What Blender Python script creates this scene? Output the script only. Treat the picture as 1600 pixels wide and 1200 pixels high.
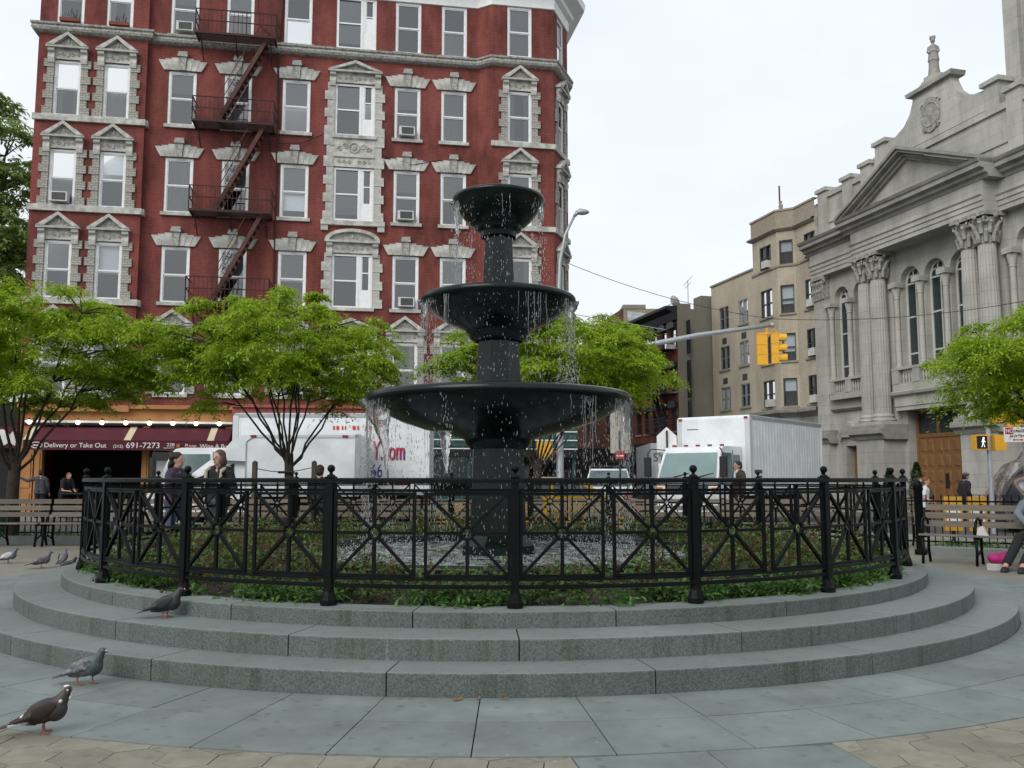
import bpy, bmesh, math, random
from mathutils import Vector, Matrix, noise
for o in list(bpy.data.objects): bpy.data.objects.remove(o)
SC = bpy.context.scene
COL = SC.collection
R_ = math.radians
PI = math.pi
rnd = random.Random(11)

# ------------------------------------------------------------ camera
cd = bpy.data.cameras.new('camera'); cam = bpy.data.objects.new('camera', cd); COL.objects.link(cam)
cam.location = (0, 0, 1.3); cam.rotation_euler = (R_(96.0), 0, 0)
cd.sensor_width = 36; cd.lens = 31.5; cd.clip_end = 2000; cd.clip_start = .05
SC.camera = cam

# ------------------------------------------------------------ overcast sky, soft sun, exposure
W = bpy.data.worlds.new('World'); SC.world = W; W.use_nodes = True
wn, wl = W.node_tree.nodes, W.node_tree.links
bg = wn['Background']; bg.inputs['Strength'].default_value = .1
sky = wn.new('ShaderNodeTexSky'); sky.sky_type = 'NISHITA'; sky.sun_disc = False
sky.sun_elevation = R_(36); sky.sun_rotation = R_(215); sky.air_density = 1.2; sky.dust_density = 4.0
hs = wn.new('ShaderNodeHueSaturation'); hs.inputs['Saturation'].default_value = .25; hs.inputs['Value'].default_value = 1.0
wl.new(sky.outputs[0], hs.inputs['Color'])
tc = wn.new('ShaderNodeTexCoord'); mp = wn.new('ShaderNodeMapping'); mp.inputs['Scale'].default_value = (1.2, 1.2, 3.0)
wl.new(tc.outputs['Generated'], mp.inputs[0])
nz = wn.new('ShaderNodeTexNoise'); nz.inputs['Scale'].default_value = 1.6; nz.inputs['Detail'].default_value = 5; nz.inputs['Roughness'].default_value = .5
wl.new(mp.outputs[0], nz.inputs['Vector'])
cr = wn.new('ShaderNodeValToRGB'); cr.color_ramp.elements[0].position = .3; cr.color_ramp.elements[1].position = .7
cr.color_ramp.elements[0].color = (6.9, 7.5, 8.25, 1); cr.color_ramp.elements[1].color = (8.9, 9.2, 9.5, 1)
wl.new(nz.outputs[0], cr.inputs[0])
mx = wn.new('ShaderNodeMixRGB'); mx.inputs[0].default_value = .88
wl.new(hs.outputs[0], mx.inputs[1]); wl.new(cr.outputs[0], mx.inputs[2]); wl.new(mx.outputs[0], bg.inputs['Color'])
sl = bpy.data.lights.new('sun', 'SUN'); sl.energy = 1.5; sl.angle = R_(40); sl.color = (1, .97, .93)
so = bpy.data.objects.new('sun', sl); COL.objects.link(so); so.rotation_euler = (R_(54), 0, R_(-35)); so.location = (0, 0, 60)
SC.view_settings.view_transform = 'Standard'; SC.view_settings.look = 'None'
SC.view_settings.exposure = 0.32; SC.view_settings.gamma = 1.0; SC.view_settings.use_curve_mapping = False
SC.cycles.max_bounces = 6; SC.cycles.transparent_max_bounces = 12; SC.cycles.transmission_bounces = 5; SC.cycles.glossy_bounces = 3; SC.cycles.diffuse_bounces = 3
SC.cycles.caustics_reflective = False; SC.cycles.caustics_refractive = False

# ------------------------------------------------------------ materials
MATS = {}
def M(name, c, r=.7, c2=None, var=.25, sc=4., bump=0., bs=60., metal=0., spec=.4, rv=0., coord='Object', det=5., stretch=(1, 1, 1), trans=0.):
    """procedural surface: two-tone noise colour, optional fine relief, optional per-object variation"""
    m = bpy.data.materials.new(name); m.use_nodes = True; n, l = m.node_tree.nodes, m.node_tree.links
    b = n['Principled BSDF']; b.inputs['Roughness'].default_value = r; b.inputs['Metallic'].default_value = metal
    b.inputs['Specular IOR Level'].default_value = spec
    t = n.new('ShaderNodeTexCoord'); mpg = n.new('ShaderNodeMapping'); mpg.inputs['Scale'].default_value = stretch
    if coord == 'World':
        g = n.new('ShaderNodeNewGeometry'); l.new(g.outputs['Position'], mpg.inputs[0])
    else: l.new(t.outputs[coord], mpg.inputs[0])
    if c2 is None: c2 = tuple(x * (1 - var) for x in c)
    nn = n.new('ShaderNodeTexNoise'); nn.inputs['Scale'].default_value = sc; nn.inputs['Detail'].default_value = det; nn.inputs['Roughness'].default_value = .62
    l.new(mpg.outputs[0], nn.inputs['Vector'])
    rp = n.new('ShaderNodeValToRGB'); rp.color_ramp.elements[0].position = .32; rp.color_ramp.elements[1].position = .68
    rp.color_ramp.elements[0].color = (*c2, 1); rp.color_ramp.elements[1].color = (*c, 1); l.new(nn.outputs[0], rp.inputs[0])
    out = rp.outputs[0]
    if rv:
        oi = n.new('ShaderNodeObjectInfo'); mr = n.new('ShaderNodeMapRange'); mr.inputs['To Min'].default_value = 1 - rv; mr.inputs['To Max'].default_value = 1 + rv
        l.new(oi.outputs['Random'], mr.inputs['Value']); vm = n.new('ShaderNodeVectorMath'); vm.operation = 'SCALE'
        l.new(out, vm.inputs[0]); l.new(mr.outputs[0], vm.inputs['Scale']); out = vm.outputs[0]
    l.new(out, b.inputs['Base Color'])
    if bump:
        n2 = n.new('ShaderNodeTexNoise'); n2.inputs['Scale'].default_value = bs; n2.inputs['Detail'].default_value = 3; l.new(mpg.outputs[0], n2.inputs['Vector'])
        bp = n.new('ShaderNodeBump'); bp.inputs['Strength'].default_value = bump; bp.inputs['Distance'].default_value = .02
        l.new(n2.outputs[0], bp.inputs['Height']); l.new(bp.outputs[0], b.inputs['Normal'])
    if trans: b.inputs['Transmission Weight'].default_value = trans
    MATS[name] = m; return m
def brick(name, c1, c2, mort, bw=.21, bh=.068, ms=.009, axis='XZ', streak=.35, r=.85):
    m = bpy.data.materials.new(name); m.use_nodes = True; n, l = m.node_tree.nodes, m.node_tree.links; b = n['Principled BSDF']
    b.inputs['Roughness'].default_value = r; b.inputs['Specular IOR Level'].default_value = .25
    t = n.new('ShaderNodeTexCoord'); s = n.new('ShaderNodeSeparateXYZ'); l.new(t.outputs['Object'], s.inputs[0])
    cb = n.new('ShaderNodeCombineXYZ'); l.new(s.outputs[axis[0]], cb.inputs[0]); l.new(s.outputs[axis[1]], cb.inputs[1])
    k = n.new('ShaderNodeTexBrick'); k.inputs['Scale'].default_value = 1; k.inputs['Brick Width'].default_value = bw; k.inputs['Row Height'].default_value = bh
    k.inputs['Mortar Size'].default_value = ms; k.inputs['Color1'].default_value = (*c1, 1); k.inputs['Color2'].default_value = (*c2, 1); k.inputs['Mortar'].default_value = (*mort, 1)
    k.inputs['Bias'].default_value = 0.; l.new(cb.outputs[0], k.inputs['Vector'])
    # soot and weather marks of their own shape
    mpg = n.new('ShaderNodeMapping'); mpg.inputs['Scale'].default_value = (1.0, 1.0, .35); l.new(t.outputs['Object'], mpg.inputs[0])
    nn = n.new('ShaderNodeTexNoise'); nn.inputs['Scale'].default_value = .9; nn.inputs['Detail'].default_value = 7; nn.inputs['Roughness'].default_value = .68; l.new(mpg.outputs[0], nn.inputs['Vector'])
    rp = n.new('ShaderNodeValToRGB'); rp.color_ramp.elements[0].position = .34; rp.color_ramp.elements[1].position = .62
    rp.color_ramp.elements[0].color = (1 - streak,) * 3 + (1,); rp.color_ramp.elements[1].color = (1.08, 1.08, 1.08, 1); l.new(nn.outputs[0], rp.inputs[0])
    mm = n.new('ShaderNodeMixRGB'); mm.blend_type = 'MULTIPLY'; mm.inputs[0].default_value = 1; l.new(k.outputs[0], mm.inputs[1]); l.new(rp.outputs[0], mm.inputs[2])
    l.new(mm.outputs[0], b.inputs['Base Color'])
    bp = n.new('ShaderNodeBump'); bp.inputs['Strength'].default_value = .4; bp.inputs['Distance'].default_value = .01; l.new(k.outputs['Fac'], bp.inputs['Height']); bp.invert = True
    l.new(bp.outputs[0], b.inputs['Normal']); MATS[name] = m; return m
def glassmat(name, tint, ior, rough=.02, tr=1.0):
    m = bpy.data.materials.new(name); m.use_nodes = True; n, l = m.node_tree.nodes, m.node_tree.links
    n.remove(n['Principled BSDF']); o = n['Material Output']; a = n.new('ShaderNodeBsdfTransparent'); a.inputs[0].default_value = (*tint, 1)
    g = n.new('ShaderNodeBsdfGlossy'); g.inputs['Roughness'].default_value = rough; fr = n.new('ShaderNodeFresnel'); fr.inputs[0].default_value = ior
    x = n.new('ShaderNodeMixShader'); l.new(fr.outputs[0], x.inputs[0]); l.new(a.outputs[0], x.inputs[1]); l.new(g.outputs[0], x.inputs[2]); l.new(x.outputs[0], o.inputs[0])
    MATS[name] = m; return m
def leafmat(name, ca, cb, cc, transl=.35):
    m = bpy.data.materials.new(name); m.use_nodes = True; n, l = m.node_tree.nodes, m.node_tree.links
    n.remove(n['Principled BSDF']); o = n['Material Output']; g = n.new('ShaderNodeNewGeometry')
    t = n.new('ShaderNodeTexCoord'); nn = n.new('ShaderNodeTexNoise'); nn.inputs['Scale'].default_value = 1.3; nn.inputs['Detail'].default_value = 2; l.new(t.outputs['Object'], nn.inputs['Vector'])
    ad = n.new('ShaderNodeMath'); ad.operation = 'MULTIPLY_ADD'; ad.inputs[1].default_value = .55; l.new(g.outputs['Random Per Island'], ad.inputs[0]); 
    m2 = n.new('ShaderNodeMath'); m2.operation = 'MULTIPLY'; m2.inputs[1].default_value = .5; l.new(nn.outputs[0], m2.inputs[0]); l.new(m2.outputs[0], ad.inputs[2])
    rp = n.new('ShaderNodeValToRGB'); e = rp.color_ramp.elements; e[0].position = .15; e[0].color = (*ca, 1); e[1].position = .85; e[1].color = (*cc, 1)
    k = e.new(.5); k.color = (*cb, 1); l.new(ad.outputs[0], rp.inputs[0])
    d = n.new('ShaderNodeBsdfDiffuse'); tr = n.new('ShaderNodeBsdfTranslucent'); gl = n.new('ShaderNodeBsdfGlossy'); gl.inputs['Roughness'].default_value = .45
    l.new(rp.outputs[0], d.inputs[0]); l.new(rp.outputs[0], tr.inputs[0])
    x = n.new('ShaderNodeMixShader'); x.inputs[0].default_value = transl; l.new(d.outputs[0], x.inputs[1]); l.new(tr.outputs[0], x.inputs[2])
    y = n.new('ShaderNodeMixShader'); y.inputs[0].default_value = .03; l.new(x.outputs[0], y.inputs[1]); l.new(gl.outputs[0], y.inputs[2]); l.new(y.outputs[0], o.inputs[0])
    MATS[name] = m; return m
def emis(name, c, s):
    m = bpy.data.materials.new(name); m.use_nodes = True; n = m.node_tree.nodes; b = n['Principled BSDF']; b.inputs['Base Color'].default_value = (*c, 1)
    b.inputs['Emission Color'].default_value = (*c, 1); b.inputs['Emission Strength'].default_value = s; MATS[name] = m; return m
def flat(name, c, r=.6): return M(name, c, r, var=.1, sc=3)

# ------------------------------------------------------------ mesh building
class MB:
    def __init__(s, sy=1): s.v = []; s.f = []; s.sy = sy; s.T = None
    def add(s, vs, fs):
        b = len(s.v)
        for p in vs:
            if s.T: p = s.T(*p)
            s.v.append((p[0], p[1] * s.sy, p[2]))
        s.f += [tuple(i + b for i in f) for f in fs]; return s
    def box(s, x0, x1, y0, y1, z0, z1):
        return s.add([(x0, y0, z0), (x1, y0, z0), (x1, y1, z0), (x0, y1, z0), (x0, y0, z1), (x1, y0, z1), (x1, y1, z1), (x0, y1, z1)],
                     [(0, 3, 2, 1), (4, 5, 6, 7), (0, 1, 5, 4), (1, 2, 6, 5), (2, 3, 7, 6), (3, 0, 4, 7)])
    def poly(s, pts): return s.add(pts, [tuple(range(len(pts)))])
    def prism(s, pts, a, b, axis='y'):
        f = {'y': lambda p, t: (p[0], t, p[1]), 'x': lambda p, t: (t, p[0], p[1]), 'z': lambda p, t: (p[0], p[1], t)}[axis]
        n = len(pts); return s.add([f(p, a) for p in pts] + [f(p, b) for p in pts], [tuple(range(n))[::-1], tuple(range(n, 2 * n))] + [(i, (i + 1) % n, n + (i + 1) % n, n + i) for i in range(n)])
    def bar(s, p, q, w, h=None, up=(0, 0, 1)):
        h = h or w; p = Vector(p); q = Vector(q); d = (q - p).normalized(); u = Vector(up)
        if abs(d.dot(u)) > .98: u = Vector((0, 1, 0))
        a = d.cross(u).normalized() * w / 2; b = a.cross(d).normalized() * h / 2; vs = []
        for c in (p, q): vs += [tuple(c - a - b), tuple(c + a - b), tuple(c + a + b), tuple(c - a + b)]
        return s.add(vs, [(0, 3, 2, 1), (4, 5, 6, 7), (0, 1, 5, 4), (1, 2, 6, 5), (2, 3, 7, 6), (3, 0, 4, 7)])
    def tube(s, pts, r, n=6, cap=True):
        P = [Vector(p) for p in pts]; k = len(P); rs = r if isinstance(r, (list, tuple)) else [r] * k; vs = []; prev = None
        for i in range(k):
            d = (P[min(i + 1, k - 1)] - P[max(i - 1, 0)])
            d = d.normalized() if d.length > 1e-9 else Vector((0, 0, 1))
            if prev is None:
                u = Vector((0, 0, 1)) if abs(d.z) < .9 else Vector((1, 0, 0)); a = d.cross(u).normalized()
            else: a = (prev - d * prev.dot(d)).normalized()
            prev = a; b = d.cross(a)
            for j in range(n):
                t = 2 * PI * j / n; vs.append(tuple(P[i] + (a * math.cos(t) + b * math.sin(t)) * rs[i]))
        fs = [(i * n + j, i * n + (j + 1) % n, (i + 1) * n + (j + 1) % n, (i + 1) * n + j) for i in range(k - 1) for j in range(n)]
        if cap: fs += [tuple(range(n))[::-1], tuple(range((k - 1) * n, k * n))]
        return s.add(vs, fs)
    def lathe(s, prof, n=24, c=(0, 0, 0), a0=0., a1=2 * PI, mod=None, ph=0.):
        full = abs(a1 - a0 - 2 * PI) < 1e-6; m = n if full else n + 1; vs = []
        for r, z in prof:
            for j in range(m):
                t = a0 + (a1 - a0) * j / n + ph; q = r * (mod(t) if mod else 1); vs.append((c[0] + q * math.cos(t), c[1] + q * math.sin(t), c[2] + z))
        fs = []
        for i in range(len(prof) - 1):
            for j in range(n):
                k = (j + 1) % m; fs.append((i * m + j, i * m + k, (i + 1) * m + k, (i + 1) * m + j))
        return s.add(vs, fs)
    def ell(s, c, r, n=8, m=6, rot=None):
        r = (r, r, r) if not isinstance(r, (tuple, list)) else r; c = Vector(c); vs = []
        for i in range(1, m):
            a = PI * i / m
            for j in range(n):
                t = 2 * PI * j / n; p = Vector((r[0] * math.sin(a) * math.cos(t), r[1] * math.sin(a) * math.sin(t), r[2] * math.cos(a)))
                vs.append(tuple(c + (rot @ p if rot else p)))
        top = Vector((0, 0, r[2])); vs += [tuple(c + (rot @ top if rot else top)), tuple(c - (rot @ top if rot else top))]; k = len(vs)
        fs = [(i * n + j, (i + 1) * n + j, (i + 1) * n + (j + 1) % n, i * n + (j + 1) % n) for i in range(m - 2) for j in range(n)]
        fs += [(j, (j + 1) % n, k - 2) for j in range(n)] + [((m - 2) * n + (j + 1) % n, (m - 2) * n + j, k - 1) for j in range(n)]
        return s.add(vs, fs)
    def torus(s, c, R, r, n=14, m=6, ax='y', a0=0, a1=2 * PI):
        pts = []
        for i in range(n + 1):
            t = a0 + (a1 - a0) * i / n; a, b = R * math.cos(t), R * math.sin(t)
            pts.append((c[0] + a, c[1], c[2] + b) if ax == 'y' else ((c[0] + a, c[1] + b, c[2]) if ax == 'z' else (c[0], c[1] + a, c[2] + b)))
        return s.tube(pts, r, m, cap=(abs(a1 - a0) < 6.28))
    def wall(s, u0, u1, v0, v1, holes, o=0., dep=.2):
        us = sorted({u0, u1} | {min(max(h[i], u0), u1) for h in holes for i in (0, 1)}); vs = sorted({v0, v1} | {min(max(h[i], v0), v1) for h in holes for i in (2, 3)})
        for a, b in zip(us, us[1:]):
            for c, d in zip(vs, vs[1:]):
                x, z = (a + b) / 2, (c + d) / 2
                if any(h[0] < x < h[1] and h[2] < z < h[3] for h in holes): continue
                s.add([(a, o, c), (b, o, c), (b, o, d), (a, o, d)], [(0, 1, 2, 3)])
        for a, b, c, d in holes:
            for q in (((a, c), (a, d)), ((b, c), (b, d)), ((a, c), (b, c)), ((a, d), (b, d))):
                (p, r), (p2, r2) = q; s.add([(p, o, r), (p2, o, r2), (p2, o - dep, r2), (p, o - dep, r)], [(0, 1, 2, 3)])
        return s
    def mesh(s, name, mat, smooth=False, fix=True):
        me = bpy.data.meshes.new(name); me.from_pydata(s.v, [], s.f)
        if fix and len(s.f) < 60000:
            b = bmesh.new(); b.from_mesh(me); bmesh.ops.recalc_face_normals(b, faces=b.faces); b.to_mesh(me); b.free()
        if smooth: me.shade_smooth() if smooth is True else me.set_sharp_from_angle(angle=smooth)
        me.materials.append(MATS[mat] if isinstance(mat, str) else mat); me.update(); return me
    def obj(s, name, mat, par=None, loc=None, rz=0., smooth=False, fix=True, **kw):
        return place(s.mesh(name, mat, smooth, fix), name, par, loc, rz, **kw)
def place(me, name, par=None, loc=None, rz=0., **kw):
    o = bpy.data.objects.new(name, me); COL.objects.link(o)
    if par is not None: o.parent = par
    if loc is not None: o.location = loc
    if rz: o.rotation_euler = (0, 0, rz) if not isinstance(rz, tuple) else rz
    for k, v in kw.items(): o[k] = v
    return o
def E(name, label, cat, loc=(0, 0, 0), rz=0., group=None):
    o = bpy.data.objects.new(name, None); COL.objects.link(o); o.location = loc; o.rotation_euler = (0, 0, rz); o['label'] = label; o['category'] = cat; o.empty_display_size = .2
    if group: o['group'] = group
    return o
def copy_tree(o, par=None):
    c = o.copy(); COL.objects.link(c)
    if par is not None: c.parent = par
    for ch in o.children: copy_tree(ch, c)
    return c
def text(body, name, mat, par, loc, rot, size, ax='LEFT', ext=.004, sx=1., shear=0.):
    cu = bpy.data.curves.new(name, 'FONT'); cu.body = body; cu.size = size; cu.align_x = ax; cu.extrude = ext; cu.shear = shear
    t = bpy.data.objects.new('tmp', cu); COL.objects.link(t); dg = bpy.context.evaluated_depsgraph_get()
    me = bpy.data.meshes.new_from_object(t.evaluated_get(dg)); bpy.data.objects.remove(t); me.materials.clear(); me.materials.append(MATS[mat])
    o = place(me, name, par, loc, rot); o.scale = (sx, 1, 1); return o
def remesh(mb, name, mat, vox=.02, sm=4):
    """one continuous skin over overlapping tapered forms"""
    me = mb.mesh(name, mat); t = bpy.data.objects.new('tmp', me); COL.objects.link(t)
    a = t.modifiers.new('a', 'REMESH'); a.mode = 'VOXEL'; a.voxel_size = vox; b = t.modifiers.new('b', 'SMOOTH'); b.iterations = sm; b.factor = .5
    dg = bpy.context.evaluated_depsgraph_get(); m2 = bpy.data.meshes.new_from_object(t.evaluated_get(dg)); bpy.data.objects.remove(t); m2.name = name; m2.shade_smooth(); return m2

def spots(name, scale=2.2, dark=.55, size=.05, streak=0.):
    m = MATS[name]; n, l = m.node_tree.nodes, m.node_tree.links; b = n['Principled BSDF']; src = b.inputs['Base Color'].links[0].from_socket
    g = n.new('ShaderNodeNewGeometry'); out = src
    for k, (sc, sz, dk, thr) in enumerate(((scale, size, dark, .45), (scale * 2.7, size * 1.1, dark * 1.15, .6), (scale * 1.9, size * .4, 1.7, .88))):
        v = n.new('ShaderNodeTexVoronoi'); v.voronoi_dimensions = '2D'; v.inputs['Scale'].default_value = sc; l.new(g.outputs['Position'], v.inputs['Vector'])
        nn = n.new('ShaderNodeTexNoise'); nn.inputs['Scale'].default_value = 45; l.new(g.outputs['Position'], nn.inputs['Vector'])
        a = n.new('ShaderNodeMath'); a.operation = 'MULTIPLY_ADD'; a.inputs[1].default_value = sz * 1.6; l.new(nn.outputs[0], a.inputs[0]); l.new(v.outputs['Distance'], a.inputs[2])
        c = n.new('ShaderNodeMath'); c.operation = 'LESS_THAN'; c.inputs[1].default_value = sz * 1.75 * sc * .5 + .02; l.new(a.outputs[0], c.inputs[0])
        s = n.new('ShaderNodeSeparateColor'); l.new(v.outputs['Color'], s.inputs[0]); t = n.new('ShaderNodeMath'); t.operation = 'GREATER_THAN'; t.inputs[1].default_value = thr; l.new(s.outputs[0], t.inputs[0])
        w = n.new('ShaderNodeMath'); w.operation = 'MULTIPLY'; l.new(c.outputs[0], w.inputs[0]); l.new(t.outputs[0], w.inputs[1]); w2 = n.new('ShaderNodeMath'); w2.operation = 'MULTIPLY'; w2.inputs[1].default_value = .55; l.new(w.outputs[0], w2.inputs[0])
        x = n.new('ShaderNodeMixRGB'); x.blend_type = 'MULTIPLY'; x.inputs[2].default_value = (dk, dk, dk * .97, 1); l.new(w2.outputs[0], x.inputs[0]); l.new(out, x.inputs[1]); out = x.outputs[0]
    # broad worn and damp patches
    nn = n.new('ShaderNodeTexNoise'); nn.inputs['Scale'].default_value = .9; nn.inputs['Detail'].default_value = 8; nn.inputs['Roughness'].default_value = .65; l.new(g.outputs['Position'], nn.inputs['Vector'])
    r = n.new('ShaderNodeValToRGB'); r.color_ramp.elements[0].position = .36; r.color_ramp.elements[1].position = .66; r.color_ramp.elements[0].color = (.80, .79, .77, 1); r.color_ramp.elements[1].color = (1.08, 1.08, 1.08, 1); l.new(nn.outputs[0], r.inputs[0])
    x = n.new('ShaderNodeMixRGB'); x.blend_type = 'MULTIPLY'; x.inputs[0].default_value = 1; l.new(out, x.inputs[1]); l.new(r.outputs[0], x.inputs[2]); out = x.outputs[0]
    if streak:                               # run-off stains down the fronts
        mg = n.new('ShaderNodeMapping'); mg.inputs['Scale'].default_value = (1, 1, .08); l.new(g.outputs['Position'], mg.inputs[0]); nn = n.new('ShaderNodeTexNoise'); nn.inputs['Scale'].default_value = 5.5; nn.inputs['Detail'].default_value = 6; nn.inputs['Roughness'].default_value = .7; l.new(mg.outputs[0], nn.inputs['Vector'])
        r = n.new('ShaderNodeValToRGB'); r.color_ramp.elements[0].position = .33; r.color_ramp.elements[1].position = .47; r.color_ramp.elements[0].color = (1 - streak, .97 - streak, .92 - streak, 1); r.color_ramp.elements[1].color = (1, 1, 1, 1); l.new(nn.outputs[0], r.inputs[0]); x = n.new('ShaderNodeMixRGB'); x.blend_type = 'MULTIPLY'; x.inputs[0].default_value = 1; l.new(out, x.inputs[1]); l.new(r.outputs[0], x.inputs[2]); out = x.outputs[0]
    l.new(out, b.inputs['Base Color'])
# palette
M('carved_lime', (.38, .375, .34), .85, c2=(.17, .168, .15), sc=6, det=6, bump=.4, bs=18)
M('granite', (.23, .245, .235), .75, c2=(.15, .17, .165), sc=90, det=2, bump=.15, bs=160, rv=.08)
M('slab', (.19, .222, .212), .8, c2=(.14, .167, .160), sc=3, det=9, bump=.1, bs=120, rv=.07)
M('paver', (.235, .222, .175), .85, c2=(.17, .162, .13), sc=6, det=8, bump=.15, bs=90, rv=.12)
M('paver_far', (.225, .215, .175), .9, c2=(.16, .155, .13), sc=2, det=8)
M('joint', (.07, .075, .07), .95)
M('polished', (.007, .013, .011), .2, c2=(.004, .007, .006), sc=40, det=3, spec=.27, bump=.04, bs=25)
M('iron', (.003, .0035, .004), .42, c2=(.006, .007, .007), sc=10, spec=.1)
M('soil', (.035, .026, .018), .95, c2=(.02, .015, .01), sc=12, bump=.6, bs=30)
M('asphalt', (.075, .076, .078), .9, c2=(.05, .05, .052), sc=1.2, det=9, bump=.2, bs=80)
M('sidewalk', (.24, .235, .22), .85, c2=(.22, .21, .2), sc=1.5, det=8)
M('stone', (.58, .57, .52), .85, c2=(.25, .245, .225), sc=3.2, det=9, bump=.25, bs=30, rv=.06)
M('carved', (.46, .45, .41), .85, c2=(.15, .148, .135), sc=9, det=6, bump=.9, bs=14)
brick('limestone', (.43, .425, .385), (.39, .385, .35), (.29, .285, .255), 1.3, .48, .008, streak=.3)
M('limestone_dark', (.34, .335, .30), .85, c2=(.18, .18, .165), sc=1.2, det=9, bump=.2, bs=20)
M('white_paint', (.80, .81, .80), .5, var=.12, sc=5)
M('white_truck', (.76, .79, .81), .35, c2=(.60, .62, .63), sc=1.6, det=8, spec=.5)
M('truck_trim', (.42, .44, .45), .4, metal=.3)
M('rubber', (.02, .02, .02), .85)
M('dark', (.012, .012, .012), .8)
M('black_metal', (.02, .02, .021), .5)
M('rust', (.12, .05, .035), .8, c2=(.05, .022, .017), sc=12, det=8)
M('galv', (.38, .40, .41), .45, c2=(.30, .32, .33), sc=8, metal=.4)
M('yellow', (.72, .37, .02), .45, var=.15)
M('taxi', (.70, .38, .02), .3, var=.06, spec=.6)
M('wood_slat', (.20, .17, .135), .8, c2=(.11, .095, .078), sc=4, det=8, stretch=(1, 14, 14), rv=.18)
M('door_wood', (.26, .135, .05), .55, c2=(.14, .07, .028), sc=5, det=7, stretch=(6, 6, 1))
M('bark', (.05, .042, .035), .95, c2=(.022, .018, .015), sc=14, det=6, bump=.6, bs=40)
M('curtain', (.72, .72, .70), .9, c2=(.52, .53, .53), sc=3, det=3, stretch=(14, 1, .6), rv=.28)
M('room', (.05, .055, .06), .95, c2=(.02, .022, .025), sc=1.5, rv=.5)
M('blind', (.64, .68, .70), .8, c2=(.54, .58, .60), sc=2, stretch=(1, 1, 30), rv=.25)
M('plastic_white', (.60, .60, .58), .5)
M('grille', (.06, .06, .06), .6)
brick('red_brick', (.225, .050, .041), (.175, .040, .033), (.21, .085, .07), streak=.58)
brick('grey_brick', (.40, .39, .34), (.32, .31, .27), (.19, .185, .165), .22, .09, .012, streak=.2)
brick('tan_brick', (.49, .435, .33), (.43, .385, .29), (.45, .41, .33), .22, .07, .01, streak=.22)
brick('tan_brick2', (.52, .465, .35), (.47, .42, .315), (.49, .45, .36), .22, .07, .01, streak=.15)
brick('old_red', (.24, .058, .04), (.20, .05, .035), (.17, .07, .055), streak=.35)
glassmat('pane', (.86, .89, .91), 2.5)
glassmat('dark_pane', (.25, .30, .31), 1.6)
glassmat('car_glass', (.30, .36, .37), 1.9)
M('maroon', (.08, .010, .022), .8, var=.2); M('cream', (.55, .49, .33), .8, var=.1)
M('orange_paint', (.42, .195, .06), .6, c2=(.33, .15, .045), sc=2); M('green_paint', (.018, .075, .062), .5, var=.25)
M('letter', (.72, .70, .68), .6, var=.05)
leafmat('leaf', (.14, .27, .014), (.29, .44, .025), (.45, .53, .05), .5)
leafmat('leaf_far', (.13, .20, .05), (.21, .30, .08), (.30, .38, .13), .5)
leafmat('cover', (.03, .08, .016), (.065, .15, .028), (.12, .24, .05), .3)
leafmat('rose', (.085, .055, .02), (.06, .12, .025), (.12, .20, .05), .3)
leafmat('evergreen', (.018, .045, .012), (.03, .075, .018), (.05, .11, .03), .15)
spots('slab', 2.4, .6, .022); spots('paver', 2.4, .6, .022)
# ============================================================ GROUND
K = .8125
FX, FY = -.17, 10.97                       # fountain axis
A0 = math.atan2(-FX, -FY)                  # heading fountain -> camera is angle 0 below
def ring(r, deg, z=0.):                    # polar round the fountain; 0 deg faces the viewer, + to the right
    t = R_(deg); return (FX + r * math.sin(t), FY - r * math.cos(t), z)
R1, R2, R3, RF = 6.73 * K, 6.29 * K, 5.80 * K, 5.58 * K
H1, H2, H3 = .139, .277, .390
g = MB(); g.box(-400, 400, -60, 900, -1.3, -.30); g.obj('ground', 'asphalt', kind='structure')
g = MB(); g.box(-60, 60, 19.9, 31.4, -.5, -.17); road = g.obj('road', 'asphalt', kind='structure')
pz = MB(); pz.box(-60, 60, -30, 19.8, -.5, -.022); plaza = pz.obj('plaza_paving', 'joint', kind='structure')
# far tan paving laid as one sheet with the round apron left out; near pavers are single pieces
g = MB(); N = 96
for i in range(N):
    a, b = 360 * i / N, 360 * (i + 1) / N; ro = 8.13 * K
    for q0, q1 in ((ro, ro + 3.5), (ro + 3.5, 14)):
        near = [ring(q, x) for q in (q0, q1) for x in (a, b)]
        if min(p[1] for p in near) < 5.6 and max(p[1] for p in near) < 8.5: continue
        g.poly([ring(q0, a, -.006), ring(q0, b, -.006), ring(q1, b, -.006), ring(q1, a, -.006)])
g.obj('far_paving', 'paver_far', plaza)
hr = .148; hg = .0032
def clip(poly, nx, ny, d):                 # keep points with nx*x+ny*y >= d
    out = []
    for i in range(len(poly)):
        p, q_ = poly[i], poly[(i + 1) % len(poly)]; a, b = nx * p[0] + ny * p[1] - d, nx * q_[0] + ny * q_[1] - d
        if a >= 0: out.append(p)
        if a * b < 0: t_ = a / (a - b); out.append((p[0] + (q_[0] - p[0]) * t_, p[1] + (q_[1] - p[1]) * t_))
    return out
hexpts = [((hr - hg) * math.cos(R_(60 * k + 30)), (hr - hg) * math.sin(R_(60 * k + 30))) for k in range(6)]
hme = MB().prism(hexpts, -.02, 0, 'z').mesh('hex_paver', 'paver')
cand = []; ROUT = 8.13 * K + .004
for j in range(-2, 40):
    for i in range(-20, 21):
        x = (i + .5 * (j % 2)) * hr * math.sqrt(3); y = 2.9 + j * hr * 1.5
        t = R_(-4); x, y = x * math.cos(t) - (y - 4) * math.sin(t), 4 + x * math.sin(t) + (y - 4) * math.cos(t)
        d = math.hypot(x - FX, y - FY)
        if d < ROUT - hr or y > 6.6 or abs(x) > 4.2: continue
        cand.append((-y + .3 * abs(x), x, y, d))
cand.sort(); cnt = 0; t = R_(9.6)
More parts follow.
